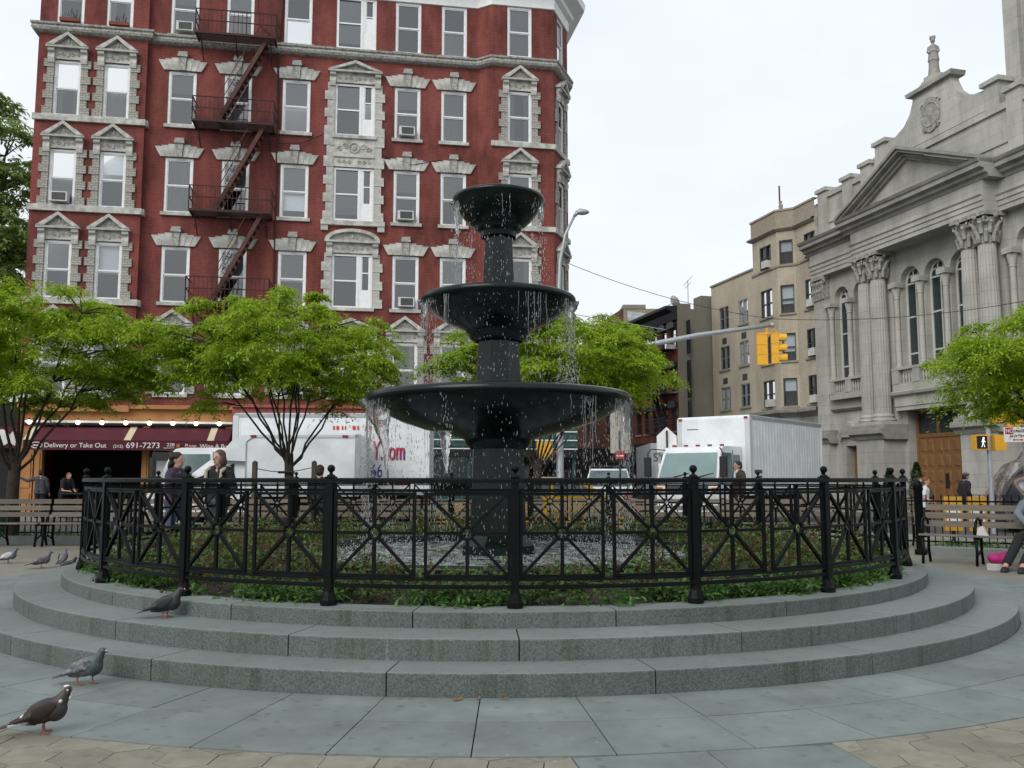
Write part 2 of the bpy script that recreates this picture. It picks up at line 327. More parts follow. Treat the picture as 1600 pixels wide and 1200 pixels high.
for _, x, y, d in cand:
    if cnt > 292: break
    s_ = (x - FX) * math.cos(t) + (y - FY) * math.sin(t)
    if abs(s_) < .664 - hr: continue
    P = [(x + p[0] * math.cos(R_(-4)) - p[1] * math.sin(R_(-4)), y + p[0] * math.sin(R_(-4)) + p[1] * math.cos(R_(-4))) for p in hexpts]; cut = False
    if d < ROUT + hr: ux, uy = (x - FX) / d, (y - FY) / d; P = clip(P, ux, uy, ux * FX + uy * FY + ROUT); cut = True
    if abs(s_) < .664 + hr and P:
        sg = 1 if s_ > 0 else -1; P = clip(P, sg * math.cos(t), sg * math.sin(t), sg * (FX * math.cos(t) + FY * math.sin(t)) + .664); cut = True
    if len(P) < 3: continue
    cnt += 1; z = -.004 + rnd.uniform(-.0015, .0015)
    if cut: MB().prism(P, -.02, z, 'z').obj('paver', 'paver', plaza)
    else:
        o = place(hme, 'paver', plaza, (x, y, z)); o.rotation_euler = (rnd.uniform(-.005, .005), rnd.uniform(-.005, .005), R_(-4))
# half pavers finishing the curved edge come from a darker bed; grey path slabs
def arcslab(r0, r1, a, b, z0, z1, n=4, gap=.0035):
    m = MB(); ga0, ga1 = math.degrees(gap / r0), math.degrees(gap / r1)
    pts0 = [ring(r0 + gap, a + ga0 + (b - a - 2 * ga0) * i / n) for i in range(n + 1)]; pts1 = [ring(r1 - gap, a + ga1 + (b - a - 2 * ga1) * i / n) for i in range(n + 1)]
    m.prism([(p[0], p[1]) for p in pts0 + pts1[::-1]], z0, z1, 'z'); return m
for k in range(60):
    for r0, r1, off in ((R1 + .004, 7.40 * K, 0), (7.40 * K, 8.13 * K, 0)):
        arcslab(r0, r1, 6 * k - .2 + off, 6 * k + 5.8 + off, -.02, rnd.uniform(-.0012, .0012), 3).obj('slab', 'slab', plaza)
t = R_(9.6)
for k in range(5):
    m = MB(); r0 = 8.13 * K + .9 * k
    for s in (0, 1):
        c = [(FX + (r0 + a) * math.sin(t) + w * math.cos(t), FY - (r0 + a) * math.cos(t) + w * math.sin(t)) for a, w in ((.004, -.66 + .66 * s + .003), (.004, .66 * s - .003), (.896, .66 * s - .003), (.896, -.66 + .66 * s + .003))]
        MB().prism(c, -.02, -.001, 'z').obj('slab', 'slab', plaza)
# small litter: leaf scraps and crumbs on the stones
lm = MB()
for i in range(150):
    x, y = rnd.uniform(-4, 4), rnd.uniform(4.3, 6.2); z = .003
    d = math.hypot(x - FX, y - FY)
    if d < R2: continue
    if d < R1: z = H1 + .003
    s = rnd.uniform(.003, .009); a = rnd.uniform(0, 6); lm.add([(x + s * math.cos(a), y + s * math.sin(a), z), (x - s * math.sin(a) * .5, y + s * math.cos(a) * .5, z + .003), (x - s * math.cos(a), y - s * math.sin(a), z), (x + s * .5 * math.sin(a), y - s * .5 * math.cos(a), z + .002)], [(0, 1, 2, 3)])
M('crumb', (.45, .42, .34), .9, c2=(.2, .13, .06), sc=3, coord='World'); lm.obj('litter', 'crumb', kind='stuff', label='pale crumbs and leaf scraps scattered over the grey slabs')
M('twig', (.22, .11, .04), .9)
for (x, y, z, s, lab) in ((-.32, 5.43, 0, .045, 'curled brown leaf lying at the foot of the lowest step'), (-.2, 5.45, 0, .02, 'small tan scrap beside the curled brown leaf'), (-.05, 5.45, 0, .022, 'second small tan scrap right of the curled leaf')):
    m = MB(); n = 6
    for i in range(n):
        a, b = (i / n - .5) * 2, ((i + 1) / n - .5) * 2; w0, w1 = s * .3 * (1 - a * a) + .002, s * .3 * (1 - b * b) + .002
        m.add([(a * s, -w0, .004 + .012 * a * a), (a * s, w0, .008 + .012 * a * a), (b * s, w1, .008 + .012 * b * b), (b * s, -w1, .004 + .012 * b * b)], [(0, 1, 2, 3)])
    m.obj('dry_leaf', 'twig', None, (x, y, z), rnd.uniform(0, 1), label=lab, category='leaf', group='scraps at the step')
# ------------------------------------------------------------ round granite steps, block by block
steps = bpy.data.objects.new('granite_steps', None); COL.objects.link(steps); steps['kind'] = 'structure'
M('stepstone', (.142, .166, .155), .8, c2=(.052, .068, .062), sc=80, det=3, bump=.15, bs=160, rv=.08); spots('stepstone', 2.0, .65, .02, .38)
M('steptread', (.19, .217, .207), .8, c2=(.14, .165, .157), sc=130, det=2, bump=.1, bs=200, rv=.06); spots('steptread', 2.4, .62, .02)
def stepblock(ro, ri, a, b, z0, z1):
    m = MB(); n = 9; gp = .0045; bv = .010; prof = [(ri, z0), (ro, z0), (ro, z1 - bv), (ro - bv * .3, z1 - bv * .3), (ro - bv, z1), (ri, z1)]
    vs, fs = [], []; k = len(prof)
    for i in range(n + 1):
        for r, z in prof:
            ga = math.degrees(gp / r); x = a + ga + (b - a - 2 * ga) * i / n; vs.append(ring(r, x, z))
    for i in range(n):
        for j in range(k): fs.append((i * k + j, i * k + (j + 1) % k, (i + 1) * k + (j + 1) % k, (i + 1) * k + j))
    fs += [tuple(range(k)), tuple(range(n * k, n * k + k))[::-1]]; return m.add(vs, fs)
ST = 360 / 21
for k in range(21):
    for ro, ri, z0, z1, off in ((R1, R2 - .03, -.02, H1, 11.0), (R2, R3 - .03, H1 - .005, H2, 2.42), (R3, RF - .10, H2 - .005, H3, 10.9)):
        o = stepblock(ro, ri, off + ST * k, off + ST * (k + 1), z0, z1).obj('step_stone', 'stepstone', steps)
        o.data.materials.append(MATS['steptread'])      # pale tops, dark fronts: shading from overhead light put into the stone colours
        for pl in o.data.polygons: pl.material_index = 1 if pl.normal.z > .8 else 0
m = MB(); m.lathe([(R2 - .02, -.02), (R2 - .02, H1 - .006)], 64, (FX, FY, 0)); m.lathe([(R3 - .02, H1), (R3 - .02, H2 - .006)], 64, (FX, FY, 0)); m.obj('mortar', 'joint', steps)
# planted bed
m = MB(); m.lathe([(RF - .09, .2), (RF - .095, .365), (4.0, .385), (3.2, .40), (2.5, .40)], 64, (FX, FY, 0)); m.obj('planting_bed', 'soil', kind='structure')

# ============================================================ FOUNTAIN
fo = E('fountain', 'tall three-tiered fountain of polished black granite with dripping bowls', 'fountain', (FX, FY, 0))
def tor(R, z, r, n): return [(R + r * math.cos(a), z + r * math.sin(a)) for a in (R_(x) for x in n)]
BR = 3.15 * K; bz = .487
m = MB(); m.lathe([(BR - .02, .2), (BR - .02, bz - .10)] + tor(BR - .05, bz - .05, .05, range(-70, 181, 25)) + [(BR - .13, bz - .06), (BR - .30, bz - .06), (BR - .30, .15)], 96); m.obj('basin', 'polished', fo, smooth=R_(35))
def bowl(R, zr, prof, rt, name='bowl'):
    # prof: underside (fraction of R, drop below rim); rolled rim of radius rt
    p = [(R * a, zr - d) for a, d in prof][::-1]
    p += [(R - rt * .9 + rt * math.cos(a) * .9, zr - rt + rt * math.sin(a)) for a in (R_(x) for x in range(-60, 181, 20))]
    p += [(R - 2.2 * rt, zr - rt * 1.6), (R * .5, zr - rt * 2.4), (.05, zr - rt * 2.6)]
    m = MB(); m.lathe(p, 80); return m.obj(name, 'polished', fo, smooth=R_(40))
def octcol(z0, r0, z1, r1):
    m = MB(); c8 = math.cos(PI / 8)
    m.lathe([(r0 / c8, z0), (r1 / c8, z1)], 8, ph=PI / 8 - PI / 2 + .06); return m.obj('column', 'polished', fo)
# bottom / middle / top, radii and levels in metres
bowl(1.625, 2.315, [(1.0, .07), (.985, .10), (.93, .16), (.85, .235), (.72, .335), (.55, .425), (.40, .48), (.30, .52), (.255, .55), (.245, .60), (.21, .66)], .06)
bowl(.963, 3.53, [(1.0, .045), (.97, .085), (.90, .15), (.78, .245), (.62, .34), (.48, .39), (.42, .42), (.40, .47), (.36, .53), (.31, .555)], .05)
bowl(.575, 4.81, [(1.0, .04), (.97, .09), (.88, .18), (.74, .285), (.60, .36), (.52, .385), (.50, .425), (.40, .46), (.38, .52)], .038)
octcol(.30, .34, 1.74, .30); octcol(2.20, .285, 3.0, .245); octcol(3.40, .205, 4.31, .165)
m = MB(); m.lathe([(.46, .3), (.46, .50), (.40, .56), (.36, .62), (.34, .64)], 8, ph=PI / 8 - PI / 2 + .06); m.obj('plinth', 'polished', fo)
m = MB(); m.lathe([(.05, 0), (.09, 0), (.09, .06), (.05, .08), (.03, .16), (.0, .17)], 16, (0, 0, 4.72)); m.obj('nozzle', 'polished', fo, smooth=True)
# water
wm = bpy.data.materials.new('water_surface'); wm.use_nodes = True; n_, l_ = wm.node_tree.nodes, wm.node_tree.links; b_ = n_['Principled BSDF']
b_.inputs['Roughness'].default_value = .08; tx = n_.new('ShaderNodeTexNoise'); tx.inputs['Scale'].default_value = 7; tx.inputs['Detail'].default_value = 8
co = n_.new('ShaderNodeTexCoord'); l_.new(co.outputs['Object'], tx.inputs['Vector']); rp = n_.new('ShaderNodeValToRGB'); rp.color_ramp.elements[0].position = .44; rp.color_ramp.elements[1].position = .64
rp.color_ramp.elements[0].color = (.02, .028, .03, 1); rp.color_ramp.elements[1].color = (.42, .46, .48, 1); l_.new(tx.outputs[0], rp.inputs[0]); l_.new(rp.outputs[0], b_.inputs['Base Color'])
bp = n_.new('ShaderNodeBump'); bp.inputs['Strength'].default_value = .9; bp.inputs['Distance'].default_value = .06; l_.new(tx.outputs[0], bp.inputs['Height']); l_.new(bp.outputs[0], b_.inputs['Normal']); MATS['water_surface'] = wm
pool = MB()
NR, NA = 22, 110; vs = []
for i in range(NR + 1):
    r = .3 + (BR - .30 - .3) * i / NR
    for j in range(NA):
        t = 2 * PI * j / NA; x, y = r * math.cos(t), r * math.sin(t)
        amp = .012 + .045 * math.exp(-((r - 1.55) / .28) ** 2)
        vs.append((x, y, .40 + amp * noise.noise(Vector((x * 7, y * 7, 3.1))) + .5 * amp * noise.noise(Vector((x * 19, y * 19, 1)))))
pool.add(vs, [(i * NA + j, i * NA + (j + 1) % NA, (i + 1) * NA + (j + 1) % NA, (i + 1) * NA + j) for i in range(NR) for j in range(NA)])
pool.obj('pool_water', 'water_surface', None, (FX, FY, 0), smooth=True, kind='structure')
for R, z in ((1.5, 2.265), (.87, 3.49), (.5, 4.775)):
    MB().lathe([(.02, 0), (R, 0)], 48).obj('bowl_water', 'water_surface', None, (FX, FY, z), smooth=True, kind='structure')
wd = bpy.data.materials.new('drops'); wd.use_nodes = True; n_, l_ = wd.node_tree.nodes, wd.node_tree.links; n_.remove(n_['Principled BSDF'])
g1 = n_.new('ShaderNodeBsdfGlass'); g1.inputs['IOR'].default_value = 1.33; d1 = n_.new('ShaderNodeBsdfDiffuse'); d1.inputs[0].default_value = (.85, .88, .9, 1); tl = n_.new('ShaderNodeBsdfTranslucent'); tl.inputs[0].default_value = (.85, .88, .9, 1)
x0 = n_.new('ShaderNodeMixShader'); x0.inputs[0].default_value = .5; l_.new(d1.outputs[0], x0.inputs[1]); l_.new(tl.outputs[0], x0.inputs[2])
x1 = n_.new('ShaderNodeMixShader'); x1.inputs[0].default_value = .30; l_.new(g1.outputs[0], x1.inputs[1]); l_.new(x0.outputs[0], x1.inputs[2]); l_.new(x1.outputs[0], n_['Material Output'].inputs[0]); MATS['drops'] = wd
ws = wd.copy(); ws.name = 'water_sheet'; MATS['water_sheet'] = ws
for n in ws.node_tree.nodes:
    if n.type == 'MIX_SHADER' and abs(n.inputs[0].default_value - .30) < .01: n.inputs[0].default_value = .09
dr = MB(); wr = random.Random(5)
def drop(p, s, L):
    a = wr.uniform(-.2, .2); dr.ell(p, (s, s, L), 5, 4, Matrix.Rotation(a, 3, 'Y'))
tiers = [(.565, 4.73, 3.54, .963, 620), (.955, 3.45, 2.32, 1.625, 1150), (1.61, 2.21, .42, 2.2, 2300)]
for ti, (r, zt, zb, _, n) in enumerate(tiers):
    clump = [(wr.uniform(0, 2 * PI), wr.uniform(.03, .14)) for _ in range(26 + 10 * ti)]
    for i in range(n):
        if wr.random() < .72: c = wr.choice(clump); a = wr.gauss(c[0], c[1])
        else: a = wr.uniform(0, 2 * PI)
        f = wr.random() ** .9; z = zt + (zb - zt) * f; rr = r + wr.gauss(0, .012 + .05 * f) - .03
        s = wr.uniform(.0018, .0048) * (1.3 if wr.random() < .15 else 1); drop((rr * math.sin(a), -rr * math.cos(a), z), s, s * wr.uniform(1.5, 5.5))
# heavier streams: angle (0 = toward viewer), tier, spread
for a, ti, n, sp in ((-78, 0, 130, .035), (-62, 0, 60, .05), (80, 0, 130, .035), (55, 0, 40, .05), (86, 1, 170, .05), (62, 1, 120, .09), (-84, 1, 120, .06), (-58, 1, 90, .06), (30, 1, 40, .05),
                     (-80, 2, 260, .05), (-66, 2, 220, .06), (-20, 2, 130, .06), (84, 2, 320, .06), (62, 2, 260, .12), (40, 2, 160, .1), (150, 2, 200, .3), (-140, 2, 200, .3)):
    r, zt, zb, _, _ = tiers[ti]
    for i in range(n):
        f = wr.random(); z = zt + (zb - zt) * f; t = R_(a) + wr.gauss(0, sp * (.5 + f)); rr = r + wr.gauss(-.02, .012 + .05 * f)
        s = wr.uniform(.002, .0055); drop((rr * math.sin(t), -rr * math.cos(t), z), s, s * wr.uniform(1.6, 7))
for i in range(2200):                       # splash in the basin
    t = wr.uniform(0, 2 * PI); rr = wr.gauss(1.62, .2); z = .41 + abs(wr.gauss(0, .07)); s = wr.uniform(.003, .008); drop((rr * math.sin(t), -rr * math.cos(t), z), s, s * wr.uniform(1, 1.8))
def strand(a, ti, L, r0):                   # thin unbroken threads of water below the rims
    r, zt, zb, _, _ = tiers[ti]; t = R_(a); n = 12; ph = wr.uniform(0, 9); P, Rr = [], []
    for i in range(n + 1):
        f = i / n; rr = r - .02 + .012 * noise.noise(Vector((f * 3, ph, 1))) ; tt = t + .012 * noise.noise(Vector((f * 4, ph, 5))) / r; P.append((rr * math.sin(tt), -rr * math.cos(tt), zt + .03 - L * f ** 1.15)); Rr.append(r0 * (1.15 - .85 * f) * (1 + .35 * noise.noise(Vector((f * 9, ph, 3)))))
    dr.tube(P, Rr, 5)
for ti, cnt_ in ((0, 26), (1, 44), (2, 80)):
    base = [wr.uniform(0, 360) for _ in range(10 + 3 * ti)] + [-78, 80, -84, 86, 62, -66]
    for _ in range(cnt_): strand(wr.gauss(wr.choice(base), 3.0), ti, wr.uniform(.12, .5) * (1 + .35 * ti), wr.uniform(.0022, .0048))
dr.obj('water_drops', 'drops', None, (FX, FY, 0), smooth=True, fix=False, kind='stuff', label='clear falling water drops all round the three bowls')
def sheet(a, r, zt, zb, w0, w1, twist, seed, lab, lean=0.):
    """a thin clear tongue of water running off a rim: wavy closed ribbon that narrows as it falls"""
    m = MB(); q = random.Random(seed); n, k = 26, 7; F, B = [], []
    for i in range(n + 1):
        f = i / n; z = zt + (zb - zt) * (f ** 1.25); w = (w0 + (w1 - w0) * f) * (1 + .22 * noise.noise(Vector((f * 6, seed, 0))))
        cx = lean * f + .02 * noise.noise(Vector((f * 4, seed * 3.1, 2))); tw = twist * f
        for j in range(k):
            s = j / (k - 1) - .5; th = (.010 * (1 - (2 * s) ** 2) + .0015) * (1.2 - .5 * f); bl = .02 * noise.noise(Vector((s * 3, f * 7, seed))) + .008 * noise.noise(Vector((s * 9, f * 22, seed)))
            x = cx + s * w * math.cos(tw); y = s * w * math.sin(tw) + bl
            F.append((x, -y - th, z)); B.append((x, -y + th, z))
    o = len(F); fs = [(i * k + j, i * k + j + 1, (i + 1) * k + j + 1, (i + 1) * k + j) for i in range(n) for j in range(k - 1)]
    fs += [tuple(o + x for x in f[::-1]) for f in fs[:]]
    for i in range(n): fs += [(i * k, (i + 1) * k, o + (i + 1) * k, o + i * k), (i * k + k - 1, o + i * k + k - 1, o + (i + 1) * k + k - 1, (i + 1) * k + k - 1)]
    fs += [tuple(range(k)) + tuple(o + x for x in reversed(range(k))), tuple(n * k + x for x in reversed(range(k))) + tuple(o + n * k + x for x in range(k))]
    m.add(F + B, fs); t = R_(a); m.obj('water_sheet', 'water_sheet', None, (FX + r * math.sin(t), FY - r * math.cos(t), 0), R_(a) * .12, smooth=True, kind='stuff', label=lab)
sheet(-80, 1.50, 2.23, 1.55, .40, .07, .5, 1, 'wide clear tongue of water off the left rim of the lowest bowl', .16)
sheet(-66, 1.50, 2.17, 1.22, .26, .03, .8, 2, 'long twisted rope of water beside the wide tongue', .12)
sheet(-20, 1.58, 1.80, 1.34, .15, .02, .4, 3, 'small clear pear-shaped blob of water left of the lower column', .03)
sheet(-80, .56, 4.74, 4.3, .11, .03, .6, 4, 'thin water tongue off the left rim of the top bowl', .05)
sheet(82, .56, 4.74, 4.4, .09, .025, .5, 5, 'thin water tongue off the right rim of the top bowl', -.03)
sheet(86, 1.59, 2.24, 1.85, .16, .04, .5, 6, 'short water tongue off the right rim of the lowest bowl', -.06)
sheet(-80, .94, 3.47, 3.25, .14, .04, .5, 7, 'short water tongue off the left rim of the middle bowl', .03)
sheet(84, .94, 3.47, 3.2, .14, .04, .5, 8, 'short water tongue off the right rim of the middle bowl', -.03)

# ============================================================ IRON FENCE
fe = E('iron_fence', 'black iron ring fence of crossed panels with ball finials round the fountain', 'fence', (FX, FY, 0))
def rp_(r, deg, z): t = R_(deg); return (r * math.sin(t), -r * math.cos(t), z)
zt_, zs, zr_, zl, zb_ = 1.30, 1.212, .91, .588, .535
for k in range(21):
    a = 2.42 + ST * k
    if k == 0:
        m = MB(); m.box(-.028, .028, -.028, .028, H3 + .07, 1.302); m.box(-.034, .034, -.034, .034, 1.302, 1.312); pme = m.mesh('post', 'iron')
        m = MB(); m.lathe([(.060, 0), (.060, .04), (.054, .05), (.046, .08), (.038, .10), (.036, .12)], 8, (0, 0, H3), ph=PI / 8); bme = m.mesh('post_base', 'iron')
        m = MB(); m.lathe([(.032, 1.312), (.032, 1.32), (.014, 1.33), (.011, 1.345)] + [(.029 * math.sin(b), 1.37 - .029 * math.cos(b)) for b in (R_(x) for x in range(25, 181, 19))], 12); fme = m.mesh('ball_finial', 'iron', True)
    p = place(pme, 'post', fe, rp_(RF, a, 0), R_(a)); place(bme, 'post_base', p); place(fme, 'ball_finial', p)
for nm, z, w, h in (('top_rail', 1.284, .075, .036), ('upper_rail', zs, .03, .022), ('lower_rail', zl, .03, .022), ('bottom_rail', zb_, .035, .028)):
    for k in range(21):                     # one straight-sided length per bay, sharing a mesh
        if k == 0:
            m = MB(); L = RF * math.sin(R_(ST / 4))
            hw = RF * math.tan(R_(ST / 4)); n = 6; pr = [(-w / 2, -h / 2), (w / 2, -h / 2), (w / 2, h / 2 - .01), (w / 2 - .012, h / 2), (-w / 2 + .012, h / 2), (-w / 2, h / 2 - .01)]
            vs = []; 
            for i in range(9):
                b = -ST / 2 + ST * i / 8
                for dr_, dz in pr: q = rp_(RF + dr_, b, z + dz); vs.append((q[0], q[1], q[2]))
            m.add(vs, [(i * n + j, i * n + (j + 1) % n, (i + 1) * n + (j + 1) % n, (i + 1) * n + j) for i in range(8) for j in range(n)]); rme = m.mesh(nm, 'iron')
        place(rme, nm, fe, None, R_(2.42 + ST * (k + .5)))
PWD = 2 * RF * math.sin(R_(ST / 4)) - .055     # panel width
hw = .297
def bm_(*bars):
    m = MB()
    for b in bars: m.bar(*b)
    return m
meP = bm_(((-hw, 0, zs), (-hw, 0, zl), .022, .022), ((hw, 0, zs), (hw, 0, zl), .022, .022), ((-hw, 0, zs - .024), (hw, 0, zs - .024), .02, .02), ((-hw, 0, zl + .022), (hw, 0, zl + .022), .02, .02)).mesh('panel', 'iron')
rr = .043
meV1 = bm_(((0, 0, zs), (0, 0, zr_ + rr), .024, .024)).mesh('bar', 'iron'); meV2 = bm_(((0, 0, zl), (0, 0, zr_ - rr), .024, .024)).mesh('bar', 'iron')
meH1 = bm_(((-hw, 0, zr_), (-rr, 0, zr_), .02, .022)).mesh('bar', 'iron'); meH2 = bm_(((hw, 0, zr_), (rr, 0, zr_), .02, .022)).mesh('bar', 'iron')
dg_ = []
for sx, ze in ((-1, zs - .02), (1, zs - .02), (-1, zl + .02), (1, zl + .02)):
    v = Vector((sx * hw, 0, ze - zr_)).normalized() * rr; dg_.append(bm_(((sx * hw, 0, ze), (v.x, 0, zr_ + v.z), .02, .028, (0, 1, 0))).mesh('diagonal_bar', 'iron'))
m = MB(); m.torus((0, 0, zr_), rr, .012, 20, 6, 'y'); meR = m.mesh('ring', 'iron', True)
m = MB(); m.ell((0, 0, zs + .024), .015, 6, 5); meK = m.mesh('rivet', 'iron', True)
for k in range(42):
    a = 2.42 + ST / 4 + ST / 2 * k; p = place(meP, 'panel', fe, rp_(RF * math.cos(R_(ST / 4)) + .004, a, 0), R_(a))
    for me in (meV1, meV2, meH1, meH2, meK, meR, *dg_): place(me, me.name.split('.')[0], p)

# ============================================================ PLANTS IN THE BED
def leaves(mb, c, n, rad, hgt, ls, q, up=.5):
    for _ in range(n):
        a, d = q.uniform(0, 2 * PI), rad * math.sqrt(q.random()); z = hgt * q.random() * (1 - .5 * (d / rad) ** 2)
        leaf(mb, (c[0] + d * math.cos(a), c[1] + d * math.sin(a), c[2] + z), q.uniform(0, 2 * PI), q.gauss(.2, up), ls * q.uniform(.6, 1.3), q)
def leaf(mb, p, yaw, pit, L, q, wr_=.42):
    cy, sy, cp, sp = math.cos(yaw), math.sin(yaw), math.cos(pit), math.sin(pit); w = L * wr_
    rl = q.uniform(-.5, .5); ux, uy, uz = -sy * math.cos(rl), cy * math.cos(rl), math.sin(rl)
    dx, dy, dz = cy * cp * L, sy * cp * L, -sp * L; x, y, z = p
    b = len(mb.v); mx_, my_, mz_ = x + dx * .45, y + dy * .45, z + dz * .45 + .02 * L
    mb.v += [(x, y, z), (mx_ + ux * w / 2, my_ + uy * w / 2, mz_ + uz * w / 2), (x + dx, y + dy, z + dz - .1 * L), (mx_ - ux * w / 2, my_ - uy * w / 2, mz_ - uz * w / 2)]; mb.f.append((b, b + 1, b + 2, b + 3))
q = random.Random(3); gc = MB(); ro = MB(); st = MB()
for i in range(1500):
    a = q.uniform(0, 360); r = RF - .06 - abs(q.gauss(0, .28))
    if noise.noise(Vector((math.sin(R_(a)) * 6, math.cos(R_(a)) * 6, r * 1.3))) < -.2: continue
    leaves(gc, ring(r, a, .385), 24, q.uniform(.08, .15), q.uniform(.07, .19), .066, q)
for i in range(620):
    a = q.uniform(0, 360); r = q.uniform(2.75, 4.3); base = ring(r, a, .39); hh = q.uniform(.16, .45) * (.5 if (a < 24 or a > 340) else 1)
    for s in range(q.randint(3, 5)):
        t, l = q.uniform(0, 2 * PI), q.uniform(.05, .18); tip = (base[0] + l * math.cos(t), base[1] + l * math.sin(t), .39 + hh * q.uniform(.6, 1.1)); st.tube([base, ((base[0] + tip[0]) / 2, (base[1] + tip[1]) / 2, .39 + hh * .5), tip], [.004, .003, .002], 3, False)
        for _ in range(9):
            f = q.uniform(.2, 1.02); leaf(ro, (base[0] + (tip[0] - base[0]) * f + q.gauss(0, .025), base[1] + (tip[1] - base[1]) * f + q.gauss(0, .025), .39 + (tip[2] - .39) * f + q.gauss(0, .015)), q.uniform(0, 6.3), q.gauss(0, .6), q.uniform(.035, .075), q, .55)
    leaves(gc, (base[0], base[1], .385), 12, .2, .12, .04, q)
gc.obj('ground_cover', 'cover', fix=False, kind='stuff', label='low bright green ground cover along the inner edge of the kerb')
ro.obj('rose_bushes', 'rose', fix=False, kind='stuff', label='reddish green young rose foliage between the fence and the basin')
M('cane', (.09, .035, .02), .8); st.obj('rose_canes', 'cane', fix=False, kind='stuff', label='thin reddish stems standing among the rose foliage')
# ============================================================ RED BRICK CORNER BUILDING
rb = E('red_brick_building', 'six-storey red brick corner building with carved grey stone window surrounds', 'building', (-13.558, 34.0, 0), R_(9.8))
SILL = [4.5, 8.05, 11.61, 15.15]; TOPS = 18.86; HT = 2.2
UM = [(.5, 1.06), (2.63, 1.06), (4.91, 1.10), (9.38, 1.06), (11.3, 1.06)]
UWING = [(-3.68, .98), (-1.88, .98)]; FO = .45
def chR(u, o, v, c=math.cos(R_(60)), s_=math.sin(R_(60))): return (15.45 + u * c + o * s_, FO - u * s_ + o * c, v)
def holes(cols, lv): return [(u - w / 2, u + w / 2, z, z + HT) for u, w in cols for z in lv]
LV = SILL + [TOPS]
m = MB(-1); m.wall(-.8, 12.3, 4.0, 21.2, holes(UM, LV) + [(6.44, 8.06, z, z + HT) for z in LV], 0)
m.obj('wall', 'red_brick', rb)
m = MB(-1); m.wall(-4.78, -.8, 4.0, 21.2, holes(UWING, LV), .25); m.poly([(-.8, .25, 4.), (-.8, 0, 4.), (-.8, 0, 21.2), (-.8, .25, 21.2)]); m.obj('wing_wall', 'red_brick', rb)
m = MB(-1); m.poly([(-4.78, .25, 0), (-4.78, -12, 0), (-4.78, -12, 21.2), (-4.78, .25, 21.2)]); m.obj('side_wall', 'red_brick', rb)
m = MB(-1); m.poly([(12.3, 0, 4), (12.85, FO, 4), (12.85, FO, 21.2), (12.3, 0, 21.2)]); m.wall(12.85, 15.45, 4., 21.2, holes([(14.0, 1.04)], LV), FO)
m.T = chR; m.wall(0, 2.05, 4., 21.2, holes([(1.0, .9)], LV)); m.T = None
e = chR(2.05, 0, 0); m.poly([(e[0], e[1], 4), (e[0] - .3, -14, 4), (e[0] - .3, -14, 21.2), (e[0], e[1], 21.2)]); m.obj('turret_wall', 'red_brick', rb)
m = MB(-1); m.prism([(-4.78, .2), (-.8, .2), (-.8, -.1), (12.3, -.1), (12.85, FO - .1), (15.4, FO - .1), (e[0] - .05, e[1] - .05), (e[0] - .4, -14), (-4.78, -12)], 21.0, 21.15, 'z'); m.obj('roof', 'joint', rb)
m = MB(-1); m.poly([(-4.78, -12, 0), (e[0] - .3, -14, 0), (e[0] - .3, -14, 21.2), (-4.78, -12, 21.2)]); m.obj('rear_wall', 'red_brick', rb)
# --- window templates (origin: foot of opening, y<0 is out)
def wtpl(w, h=HT):
    f = MB(-1); t = .085; d0, d1 = -.12, -.03
    f.box(-w / 2, -w / 2 + t, d0, d1, 0, h); f.box(w / 2 - t, w / 2, d0, d1, 0, h); f.box(-w / 2 + t, w / 2 - t, d0, d1, h - t, h); f.box(-w / 2 + t, w / 2 - t, d0, d1, 0, t * .8)
    f.box(-w / 2 + t, w / 2 - t, d0 + .01, d1 - .02, h * .49, h * .49 + .055)
    for z0, z1, dd in ((t * .8, h * .49, -.10), (h * .49 + .055, h - t, -.075)):
        f.box(-w / 2 + t, -w / 2 + t + .04, dd - .02, dd + .02, z0, z1); f.box(w / 2 - t - .04, w / 2 - t, dd - .02, dd + .02, z0, z1); f.box(-w / 2 + t + .04, w / 2 - t - .04, dd - .02, dd + .02, z1 - .04, z1)
    up = MB(-1).poly([(-w / 2 + .1, -.078, h * .49 + .05), (w / 2 - .1, -.078, h * .49 + .05), (w / 2 - .1, -.078, h - .1), (-w / 2 + .1, -.078, h - .1)])
    lo = MB(-1).poly([(-w / 2 + .1, -.103, .08), (w / 2 - .1, -.103, .08), (w / 2 - .1, -.103, h * .49), (-w / 2 + .1, -.103, h * .49)])
    return f.mesh('window', 'white_paint'), up.mesh('pane', 'pane'), lo.mesh('pane', 'pane')
def ruffle(w, z0, z1, o=-.19, amp=.025, n=18):
    m = MB(-1); vs = []
    for i in range(n + 1):
        x = -w / 2 + w * i / n; y = o + amp * math.sin(i * 2.1 + .6 * math.sin(i)); vs += [(x, y, z0), (x, y, z1)]
    return m.add(vs, [(2 * i, 2 * i + 2, 2 * i + 3, 2 * i + 1) for i in range(n)])
TP = {w: wtpl(w) for w in (.98, 1.04, 1.06, 1.10, .9)}
CUR = {'full': ruffle(.95, .05, 2.15).mesh('curtain', 'curtain'), 'blind': MB(-1).box(-.5, .5, -.2, -.19, 1.0, 2.15).mesh('blind', 'blind'), 'half': MB(-1).box(-.5, .5, -.2, -.19, 1.35, 2.15).mesh('blind', 'blind'),
       'long': MB(-1).box(-.5, .5, -.2, -.19, .35, 2.15).mesh('blind', 'blind')}
dm = ruffle(.3, .05, 2.15); dm.v = [(x - .34, y, z) for x, y, z in dm.v]; d2 = ruffle(.3, .05, 2.15); dm.add([(x + .34, -y, z) for x, y, z in d2.v], d2.f); CUR['drape'] = dm.mesh('curtain', 'curtain'); CUR['low'] = ruffle(.95, .05, 1.2).mesh('curtain', 'curtain')
